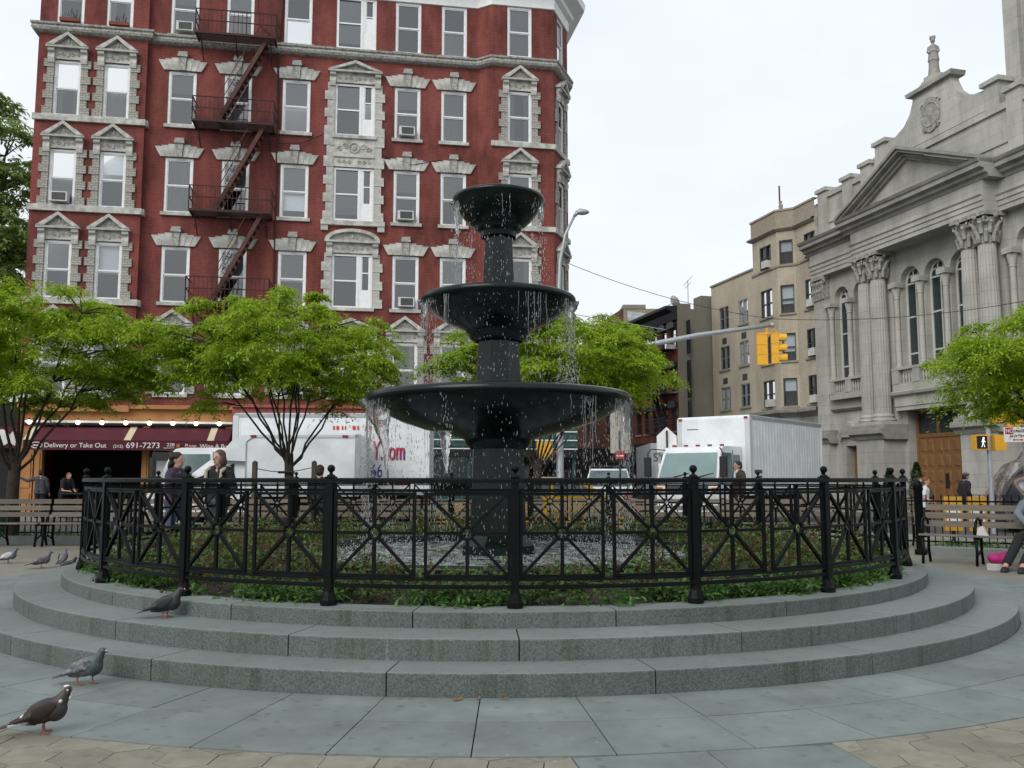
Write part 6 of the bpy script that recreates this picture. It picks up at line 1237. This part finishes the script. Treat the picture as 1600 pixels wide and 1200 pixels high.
# picture-wrapped promotional van at the right edge
wv = E('wrapped_van', 'glossy van wrapped in dark and pink pictures at the right edge', 'van', (16.15, 24.6, -.3), R_(168))
wm_ = bpy.data.materials.new('van_wrap'); wm_.use_nodes = True; n_, l_ = wm_.node_tree.nodes, wm_.node_tree.links; b_ = n_['Principled BSDF']; b_.inputs['Roughness'].default_value = .15; tx = n_.new('ShaderNodeTexNoise'); tx.inputs['Scale'].default_value = 1.5; tx.inputs['Detail'].default_value = 2; tx.inputs['Distortion'].default_value = .8; co = n_.new('ShaderNodeTexCoord'); l_.new(co.outputs['Object'], tx.inputs['Vector']); rp = n_.new('ShaderNodeValToRGB'); rp.color_ramp.interpolation = 'EASE'; e = rp.color_ramp.elements; e[0].position = .36; e[0].color = (.02, .02, .025, 1); e[1].position = .68; e[1].color = (.45, .46, .46, 1)
for p_, c_ in ((.45, (.05, .05, .055, 1)), (.52, (.09, .085, .09, 1)), (.55, (.34, .22, .19, 1)), (.58, (.28, .16, .14, 1)), (.61, (.10, .10, .11, 1))): k = e.new(p_); k.color = c_
l_.new(tx.outputs[0], rp.inputs[0]); l_.new(rp.outputs[0], b_.inputs['Base Color']); MATS['van_wrap'] = wm_
pr = [(-3, .35), (2.7, .35), (2.85, .7), (2.75, 1.15), (2.45, 1.7), (2.2, 2.02), (1.9, 2.1), (1.85, 2.14), (1.7, 2.4), (1.3, 2.46), (-3, 2.46)]; b = MB(); n = len(pr); vs = [(x, y * (1.0 - .08 * max(0, z - 1.2) - .12 * max(0, x - 2.0)), z) for y in (-1, 1) for x, z in pr]; b.add(vs, [tuple(range(n))[::-1], tuple(range(n, 2 * n))] + [(i, (i + 1) % n, n + (i + 1) % n, n + i) for i in range(n)]); wb = b.obj('body', 'van_wrap', wv)
for s in (-1, 1): panel(wb, 'side_window', 'car_glass2', [(1.2, s * .98, 1.25), (2.3, s * .94, 1.25), (1.95, s * .935, 1.85), (1.2, s * .945, 1.95)]); m = MB(); m.bar((1.9, s * .95, 2.1), (-3, s * .95, 2.12), .04, .03); m.obj('roof_seam', 'dark', wb)
for x in (-2, 1.9):
    for y in (-.85, .85): wheel(wv, x, y, .36, .24)
# ============================================================ PEOPLE
M('skin', (.46, .27, .20), .6, var=.12, sc=8); M('hair_dark', (.03, .018, .012), .7, c2=(.015, .01, .008), sc=25); M('hair_brown', (.10, .06, .04), .7, c2=(.05, .03, .02), sc=25); M('hair_red', (.16, .06, .03), .7); M('eye', (.02, .015, .012), .2); M('lip', (.30, .10, .09), .6)
M('cl_black', (.015, .015, .017), .9); M('cl_plum', (.05, .035, .065), .9, sc=6); M('cl_teal', (.025, .05, .055), .9); M('denim', (.06, .085, .14), .9, sc=8); M('cl_grey', (.055, .058, .068), .9); M('cl_white', (.62, .63, .64), .85); M('cl_brown', (.055, .035, .028), .8); M('cl_beige', (.35, .30, .24), .9); M('cl_slate', (.16, .20, .23), .9); M('shoe', (.02, .018, .017), .6); M('cap_grey', (.09, .09, .09), .9)
def hand(m, w, d, s=1.):
    w, d = Vector(w), Vector(d).normalized(); u = Vector((0, 0, 1)) if abs(d.z) < .8 else Vector((0, 1, 0)); a = d.cross(u).normalized(); c = w + d * .045; m.tube([w, c, w + d * .085], [.024, .034, .03], 7); n = a.cross(d)
    for k, (o, L) in enumerate(((-.026, .06), (-.009, .075), (.009, .07), (.026, .055))): b = w + d * .085 + a * o; m.tube([b - d * .02, b + d * L * .55 - n * .006, b + d * L * .9 - n * .025], [.0095, .009, .0075], 5)
    b = w + d * .03 + a * .028; m.tube([b, b + a * .025 + d * .025, b + a * .03 + d * .055], [.012, .0105, .009], 5)
def person(label, loc, rz, top, legs, hair, style='short', la=None, ra=None, ll=None, rl=None, lean=(0, 0), hz=1.0, headyaw=0., pel=.92, short=False, extra=None, pelxy=(0, 0), nod=0., hat=None, group=None, shoe='shoe'):
    """figure facing local -y; arms as (elbow, wrist), legs as (knee, ankle) in local metres for a 1.70 m adult, scaled by hz"""
    r = E('person', label, 'person', loc, rz, group); S = lambda p: Vector(p) * hz
    px, py = pelxy; pv = S((px, py, pel)); lx, ly = lean; dz = pel - .92; ck = S((px + lx, py + ly, 1.36 + dz)); nk = S((px + lx * 1.1, py + ly * 1.1, 1.46 + dz)); hd = S((px + lx * 1.25, py + ly * 1.25 - .015 - nod * .06, 1.585 + dz - nod * .05))
    sh = {s: ck + S((s * .175, 0, .02)) for s in (-1, 1)}; hp = {s: pv + S((s * .09, 0, -.03)) for s in (-1, 1)}
    A = {-1: ra or ((-.24, -.02, 1.12), (-.25, -.12, .88)), 1: la or ((.24, -.02, 1.12), (.25, -.12, .88))}; G = {-1: rl or ((-.10, -.03, .50), (-.10, .03, .08)), 1: ll or ((.10, -.03, .50), (.10, .03, .08))}
    rot = Matrix.Rotation(headyaw, 3, 'Z')
    b = MB(); H = lambda p: hd + rot @ S(p)
    b.ell(hd + S((0, 0, .015)), tuple(x * hz for x in (.078, .098, .105)), 12, 9); b.ell(H((0, -.035, -.06)), tuple(x * hz for x in (.055, .055, .065)), 10, 7); b.tube([H((0, -.09, .025)), H((0, -.118, -.015)), H((0, -.10, -.03))], [.012 * hz, .017 * hz, .013 * hz], 6)
    for s in (-1, 1): b.ell(H((s * .08, .01, .0)), (.012, .02, .03), 6, 5)
    b.tube([ck, nk, hd - S((0, 0, .06))], [.07 * hz, .055 * hz, .052 * hz], 10); mid = (pv + ck) / 2
    for s in (-1, 1): o = S((s * .07, 0, 0)); b.tube([pv + o, mid + o * .8, ck + o * 1.2 + S((0, 0, .02))], [.105 * hz, .09 * hz, .09 * hz], 9)
    for s in (-1, 1):
        e, w = S(A[s][0]), S(A[s][1]); b.tube([sh[s], (sh[s] + e) / 2, e, w], [.055 * hz, .05 * hz, .042 * hz, .028 * hz], 8); hand(b, w, w - e); k, a = S(G[s][0]), S(G[s][1]); b.tube([hp[s], k, (k * .55 + a * .45), a], [.085 * hz, .055 * hz, .055 * hz, .036 * hz], 9); b.tube([a, a + S((0, -.06, -.05)), a + S((0, -.15, -.055))], [.04 * hz, .042 * hz, .032 * hz], 8)
    body = place(remesh(b, 'body', 'skin', .0145, 3), 'body', r)
    t = MB()
    for s in (-1, 1):
        o = S((s * .075, 0, 0)); t.tube([pv + o - S((0, 0, .08)), mid + o * .9, ck + o * 1.15, ck + o * .7 + S((0, 0, .06))], [.135 * hz, .118 * hz, .115 * hz, .06 * hz], 10); e, w = S(A[s][0]), S(A[s][1]); t.tube([sh[s], (sh[s] + e) / 2] + ([e * .8 + sh[s] * .2] if short else [e, (e + w) / 2, w * .97 + e * .03]), [.078 * hz, .07 * hz] + ([.064 * hz] if short else [.06 * hz, .05 * hz, .042 * hz]), 9); t.tube([sh[s], ck + S((0, 0, .07))], [.075 * hz, .06 * hz], 9)
    place(remesh(t, 'top', top, .016, 3), 'shirt', r)
    g = MB(); g.tube([pv - S((.08, 0, 0)), pv + S((.08, 0, 0))], [.125 * hz, .125 * hz], 10)
    for s in (-1, 1): k, a = S(G[s][0]), S(G[s][1]); g.tube([hp[s] + S((0, 0, .03)), k, a + (k - a) * .06], [.108 * hz, .075 * hz, .062 * hz], 10)
    place(remesh(g, 'trousers', legs, .018, 3), 'trousers', r)
    for s in (-1, 1): a = S(G[s][1]); f = MB(); f.tube([a + S((0, .035, -.04)), a + S((0, -.05, -.045)), a + S((0, -.15, -.055)), a + S((0, -.19, -.06))], [.05 * hz, .052 * hz, .045 * hz, .025 * hz], 10); place(remesh(f, 'shoe', shoe, .014, 2), 'shoe', r)
    h = MB(); h.ell(H((0, .018, .045)), tuple(x * hz for x in (.092, .10, .092)), 12, 8); h.ell(H((0, .05, -.01)), tuple(x * hz for x in (.085, .07, .09)), 10, 7)
    if style == 'bob':
        for s in (-1, 1): h.ell(H((s * .075, .02, -.03)), (.035, .06, .09), 8, 6); h.ell(H((s * .05, .06, -.06)), (.05, .05, .08), 8, 6)
    if style == 'curly':
        q = random.Random(3)
        for _ in range(26): a = q.uniform(0, 6.28); h.ell(H((.095 * math.cos(a), .03 + .085 * abs(math.sin(a)), q.uniform(-.13, .11))), q.uniform(.03, .045), 6, 5)
    place(remesh(h, 'hair', hair, .013, 2), 'hair', r)
    for s in (-1, 1): e = MB(); e.ell(H((s * .032, -.088, .015)), (.012 * hz, .008 * hz, .008 * hz), 8, 6); e.obj('eye', 'eye', r, smooth=True)
    m = MB(); m.ell(H((0, -.09, -.06)), (.024 * hz, .008 * hz, .007 * hz), 8, 5, rot); m.obj('mouth', 'lip', r, smooth=True)
    if hat: m = MB(); m.ell(H((0, .0, .075)), tuple(x * hz for x in (.10, .115, .06)), 12, 7); m.tube([H((-.06, -.1, .06)), H((.06, -.1, .06))], .02, 6); place(remesh(m, 'cap', hat, .013, 2), 'cap', r)
    if extra: extra(r, S, ck, pv)
    return r
walkL = dict(ll=((.10, -.18, .52), (.09, -.16, .10)), rl=((-.10, .02, .50), (-.10, .26, .14)))
person('person with dark curly hair in a plum jacket walking behind the fence', (-5.33, 14.3, 0), R_(80), 'cl_plum', 'denim', 'hair_dark', 'curly', ra=((-.27, -.02, 1.12), (-.16, -.24, 1.05)), la=((.25, .05, 1.12), (.22, -.18, 1.02)), **walkL)
def strap(r, S, ck, pv):
    m = MB(); m.tube([ck + S((-.13, .08, .1)), ck + S((-.14, -.13, .03)), ck + S((-.13, -.15, -.2)), ck + S((-.14, -.06, -.35))], .03, 6); m.tube([ck + S((.13, .08, .1)), ck + S((.14, -.13, .03)), ck + S((.13, -.15, -.2)), ck + S((.14, -.06, -.35))], .03, 6); m.obj('cardigan_edge', 'cl_beige', r, smooth=True)
person('person with short brown hair, black top and beige cardigan behind the fence', (-4.62, 14.2, 0), R_(-18), 'cl_black', 'cl_grey', 'hair_brown', 'bob', headyaw=R_(-10), extra=strap, ra=((-.27, .02, 1.12), (-.24, -.14, .92)), la=((.27, .02, 1.12), (.22, -.18, .95)), ll=((.10, -.12, .51), (.10, -.1, .08)), rl=((-.10, .03, .5), (-.1, .2, .12)), hz=1.02)
person('person in black seen from behind near the right-hand tree stake', (-3.5, 16.4, 0), R_(165), 'cl_black', 'cl_black', 'hair_dark', 'short', hz=.9, ra=((-.26, 0, 1.12), (-.15, -.2, 1.0)))
def collar(r, S, ck, pv): m = MB(); m.tube([ck + S((-.05, -.06, .11)), ck + S((0, -.12, .0)), ck + S((0, -.135, -.2))], [.03, .035, .03], 6); m.tube([ck + S((.05, -.06, .11)), ck + S((0, -.12, .0))], .03, 6); m.obj('shirt_front', 'cl_white', r, smooth=True)
person('dark-haired person in a brown jacket and white shirt walking past the white truck', (5.88, 23.3, 0), R_(-75), 'cl_brown', 'cl_black', 'hair_dark', 'short', extra=collar, hz=1.03, nod=.4, **walkL)
person('person in a white t-shirt standing behind the right bench', (11.4, 25, -.3), R_(60), 'cl_white', 'cl_black', 'hair_red', 'short', short=True, hz=.95, lean=(0, -.05), ra=((-.26, -.03, 1.12), (-.2, -.24, 1.0)))
person('person in a black coat and grey cap before the church doors', (15.0, 30, -.3), R_(100), 'cl_black', 'cl_black', 'hair_dark', 'short', hat='cap_grey', hz=1.04, lean=(0, -.08))
sit = dict(pel=.50, ll=((.10, -.42, .50), (.10, -.44, .08)), rl=((-.10, -.42, .50), (-.10, -.44, .08)))
person('seated person at the small table before the church doors', (13.7, 30.2, -.3), R_(-20), 'cl_brown', 'cl_black', 'hair_red', 'short', la=((.24, -.1, .78), (.12, -.32, .78)), ra=((-.24, -.1, .78), (-.12, -.32, .78)), hz=1.25, **sit)
bd = math.atan2(-.62, .785)
def onb(t): return (6.25 + .785 * t + .62 * .30, 13.95 - .62 * t + .785 * .30, -.02)
person('seated person in black trousers with outstretched legs at the right edge', onb(1.6), bd, 'cl_slate', 'cl_black', 'hair_brown', 'bob', pel=.50, ll=((.02, -.45, .50), (-.12, -.88, .10)), rl=((-.20, -.42, .48), (-.34, -.82, .09)), la=((.26, -.05, .80), (.10, -.28, .66)), ra=((-.27, -.08, .80), (-.10, -.32, .64)), group='people on the right bench')
person('seated person in blue jeans next to the black-trousered sitter', onb(2.15), bd, 'cl_slate', 'denim', 'hair_dark', 'short', la=((.26, -.05, .80), (.12, -.30, .64)), ra=((-.27, -.05, .80), (-.14, -.30, .64)), group='people on the right bench', **sit)
# restaurant guests
person('person in a grey shirt pointing left with an outstretched arm before the restaurant', (-16.0, 30.6, -.04), R_(188), 'cl_grey', 'cl_black', 'hair_dark', 'short', la=((.46, -.05, 1.30), (.72, -.06, 1.42)), hz=.96)
person('person with reddish hair in a black t-shirt leaning over the restaurant table', (-15.35, 30.9, -.04), R_(60), 'cl_black', 'cl_black', 'hair_red', 'short', short=True, lean=(0, -.16), nod=1., la=((.24, -.28, 1.0), (.14, -.48, .98)), ra=((-.24, -.28, 1.0), (-.14, -.48, .98)), hz=.92)
tb = E('cafe_table', 'dark pedestal table with glasses before the restaurant opening', 'table', (-14.75, 30.7, -.04)); m = MB(); m.box(-.5, .5, -.3, .3, .80, .84); m.obj('table_top', 'dark', tb); m = MB(); m.tube([(0, 0, 0), (0, 0, .8)], .05, 8); m.lathe([(.3, 0), (.3, .03), (.05, .06)], 14); m.obj('pedestal', 'black_metal', tb)
glassmat('tumbler', (.8, .8, .8), 1.5)
for i, (x, y) in enumerate(((-.3, 0), (.0, -.1), (.2, .1))): m = MB(); m.lathe([(.0, 0), (.035, 0), (.04, .14), (.036, .14), (.03, .01)], 10); m.obj('drinking_glass', 'tumbler', None, (-14.75 + x, 30.7 + y, .80), smooth=R_(40), label=('leftmost', 'middle', 'rightmost')[i] + ' of three drinking glasses on the restaurant table', category='glass', group='glasses on the restaurant table')
# clipped evergreens at the church door
def topiary(loc, h, r, lab, seed):
    t = E('topiary', lab, 'shrub', loc, 0, 'clipped evergreens at the church door'); m = MB(); m.lathe([(.18, 0), (.25, .4), (.27, .42), (.22, .42)], 14); m.obj('pot', 'limestone_dark', t, smooth=R_(40)); q = random.Random(seed); c = MB()
    for _ in range(3200): f = q.random() ** .8; a = q.uniform(0, 6.283); rr = r * (1 - f) ** .7 * (.55 + .5 * q.random()) * (1 + .14 * math.sin(f * 30 + a)); leaf(c, (rr * math.cos(a), rr * math.sin(a), .42 + (h - .42) * f), a + q.gauss(0, .6), q.gauss(-.3, .5), q.uniform(.06, .11), q, .4)
    c.obj('foliage', 'evergreen', t, fix=False)
topiary((14.65, 32.6, -.3), 2.15, .42, 'cone-shaped clipped evergreen right of the church doors', 1); topiary((13.9, 33.2, -.3), 1.95, .36, 'smaller clipped evergreen left of the church doors', 2)
# ============================================================ PIGEONS
def pgmat(name, body, neck, tail, wing):
    m = bpy.data.materials.new(name); m.use_nodes = True; n, l = m.node_tree.nodes, m.node_tree.links; b = n['Principled BSDF']; b.inputs['Roughness'].default_value = .55; t = n.new('ShaderNodeTexCoord'); s = n.new('ShaderNodeSeparateXYZ'); l.new(t.outputs['Object'], s.inputs[0]); nn = n.new('ShaderNodeTexNoise'); nn.inputs['Scale'].default_value = 60; l.new(t.outputs['Object'], nn.inputs['Vector'])
    ad = n.new('ShaderNodeMath'); ad.operation = 'MULTIPLY_ADD'; ad.inputs[1].default_value = .06; l.new(nn.outputs[0], ad.inputs[0]); l.new(s.outputs[0], ad.inputs[2]); mr = n.new('ShaderNodeMapRange'); mr.inputs['From Min'].default_value = -.20; mr.inputs['From Max'].default_value = .16; l.new(ad.outputs[0], mr.inputs[0])
    rp = n.new('ShaderNodeValToRGB'); e = rp.color_ramp.elements; e[0].position = .0; e[0].color = (*tail[0], 1); e[1].position = 1; e[1].color = (*neck[1], 1)
    for p, c in ((.17, tail[0]), (.21, tail[1]), (.40, tail[1]), (.45, body), (.70, body), (.82, neck[0])): k = e.new(p); k.color = (*c, 1)
    l.new(mr.outputs[0], rp.inputs[0]); l.new(rp.outputs[0], b.inputs['Base Color']); MATS[name] = m; M(name + '_wing', wing[0], .6, c2=wing[1], sc=45, det=2); return m
BG = (.12, .125, .135)
pgmat('pg_brown', (.022, .015, .013), ((.035, .028, .026), (.02, .015, .013)), ((.02, .02, .02), (.55, .55, .54)), ((.026, .017, .014), (.018, .012, .01)))
pgmat('pg_check', (.10, .10, .11), ((.035, .062, .056), (.055, .06, .062)), ((.02, .02, .022), (.06, .06, .065)), ((.015, .017, .02), (.22, .23, .24)))
pgmat('pg_black', (.015, .015, .017), ((.02, .022, .022), (.014, .014, .015)), ((.03, .032, .035), (.04, .043, .047)), ((.025, .028, .03), (.018, .02, .021)))
pgmat('pg_grey', BG, ((.12, .09, .12), (.09, .10, .12)), ((.03, .03, .033), (.12, .125, .13)), ((.20, .205, .215), (.05, .052, .056)))
pgmat('pg_pale', (.16, .165, .175), ((.08, .10, .12), (.07, .09, .11)), ((.03, .03, .033), (.08, .08, .085)), ((.50, .50, .52), (.40, .41, .43)))
M('pink_leg', (.26, .075, .065), .7); M('beak', (.05, .045, .045), .5); M('cere', (.65, .63, .6), .6); M('orange_eye', (.5, .12, .02), .2)
def pigeon(label, loc, rz, mat, s=1., turn=0., step=.0, low=False, group='pigeons on the plaza'):
    r = E('pigeon', label, 'pigeon', loc, rz, group); r.scale = (s, s, s); b = MB(); dz = -.066 if low else -.018
    b.ell((0, 0, .125 + dz), (.088, .052, .056), 14, 10, Matrix.Rotation(-.38, 3, 'Y')); b.ell((.045, 0, .132 + dz), (.058, .054, .062), 12, 9); hz = .222 + dz; hx = .098
    b.tube([(.05, 0, .15 + dz), (.078, 0, .185 + dz), (hx - .006, 0, hz - .008)], [.047, .032, .022], 12); hr_ = Matrix.Rotation(turn, 3, 'Z'); hd = Vector((hx, 0, hz)); b.ell(hd, (.027, .021, .022), 12, 9, hr_); b.tube([(-.05, 0, .10 + dz), (-.11, 0, .083 + dz)], [.044, .024], 10)
    for y in (-.02, .02): b.tube([(-.0, y, .10 + dz), (.0 + (.02 if y > 0 else -.02) * step, y, .065 + dz * .5)], [.028, .012], 8)
    place(remesh(b, 'body', mat, .006, 4), 'body', r)
    t = MB(); t.add([(-.07, -.022, .098 + dz), (-.07, .022, .098 + dz), (-.20, .030, .060 + dz), (-.205, 0, .058 + dz), (-.20, -.030, .060 + dz), (-.07, -.022, .085 + dz), (-.07, .022, .085 + dz), (-.20, .030, .056 + dz), (-.205, 0, .054 + dz), (-.20, -.030, .056 + dz)], [(0, 1, 2, 3, 4), (9, 8, 7, 6, 5), (0, 5, 6, 1), (1, 6, 7, 2), (2, 7, 8, 3), (3, 8, 9, 4), (4, 9, 5, 0)]); t.obj('tail', mat, r, smooth=R_(30))
    for y in (-1, 1):
        w = MB(); w.ell((-.022, y * .044, .132 + dz), (.085, .014, .040), 12, 8, Matrix.Rotation(-.40, 3, 'Y') @ Matrix.Rotation(y * .08, 3, 'Z')); w.tube([(-.05, y * .045, .115 + dz), (-.11, y * .034, .092 + dz), (-.165, y * .018, .075 + dz)], [.022, .012, .004], 8); place(remesh(w, 'wing', mat + '_wing', .005, 3), 'wing', r)
        o = .03 * step * y; a = MB(); z0 = .07 + dz
        if not low:
            a.tube([(o, y * .022, z0), (o - .008, y * .022, .035), (o, y * .022, .006)], [.0065, .0045, .0045], 6)
            for dx, dy in ((.035, 0), (.028, .018), (.028, -.018), (-.02, 0)): a.tube([(o, y * .022, .006), (o + dx, y * .022 + dy, .004)], [.0045, .003], 5)
            place(remesh(a, 'leg', 'pink_leg', .0022, 1), 'leg', r)
        e = MB(); e.ell(hd + hr_ @ Vector((.010, y * .0195, .004)), .0045, 8, 6); e.obj('eye', 'orange_eye', r, smooth=True)
    k = MB(); a, c = hd + hr_ @ Vector((.022, 0, -.003)), hd + hr_ @ Vector((.045, 0, -.011)); k.tube([a, (a + c) / 2 + Vector((0, 0, .001)), c], [.0065, .0045, .0015], 8); k.obj('beak', 'beak', r, smooth=True); k = MB(); k.ell(hd + hr_ @ Vector((.027, 0, .003)), (.007, .005, .0045), 8, 6, hr_); k.obj('cere', 'cere', r, smooth=True); return r
pb = pigeon('dark brown pigeon with white rump and speckled white neck on the tan pavers', (-2.40, 4.76, 0), R_(18), 'pg_brown', 1.02, R_(-85))
q = random.Random(2); m = MB(); m.ell((.092, 0, .221), (.016, .012, .008), 8, 6); m.obj('white_crown', 'cere', pb, smooth=True)
for i in range(11): a = q.uniform(-1.7, 1.7); z = q.uniform(.168, .196); rr = .047 - (z - .15) * .45; m = MB(); m.ell((.056 + (z - .15) * .75 + rr * math.cos(a), rr * math.sin(a), z - .012), (.007, .007, .009), 6, 5); m.obj('white_fleck', 'cere', pb, smooth=True)
pigeon('grey chequered pigeon with green neck walking at the foot of the steps', (-2.70, 5.84, 0), R_(-4), 'pg_check', 1.03, R_(-12), 1.2)
pigeon('black pigeon standing on the second granite step', (-2.55, 6.74, H2), R_(8), 'pg_black', 1.0, R_(5), .4)
pigeon('pale-winged pigeon farthest left on the plaza', (-7.75, 14.0, 0), R_(20), 'pg_pale', 1.05); pigeon('grey barred pigeon upright left of the steps', (-6.85, 13.25, 0), R_(25), 'pg_grey', 1.1); pigeon('pigeon with teal neck turned away behind the barred one', (-6.72, 13.6, 0), R_(100), 'pg_grey', 1.1, R_(20)); pigeon('dark slate pigeon crouching at the edge of the steps', (-6.35, 13.0, 0), R_(12), 'pg_black', 1.05, 0, 0, True); pigeon('small dark pigeon half hidden beside the fence foot', (-6.2, 13.9, 0), R_(10), 'pg_black', .9, 0, 0, True)
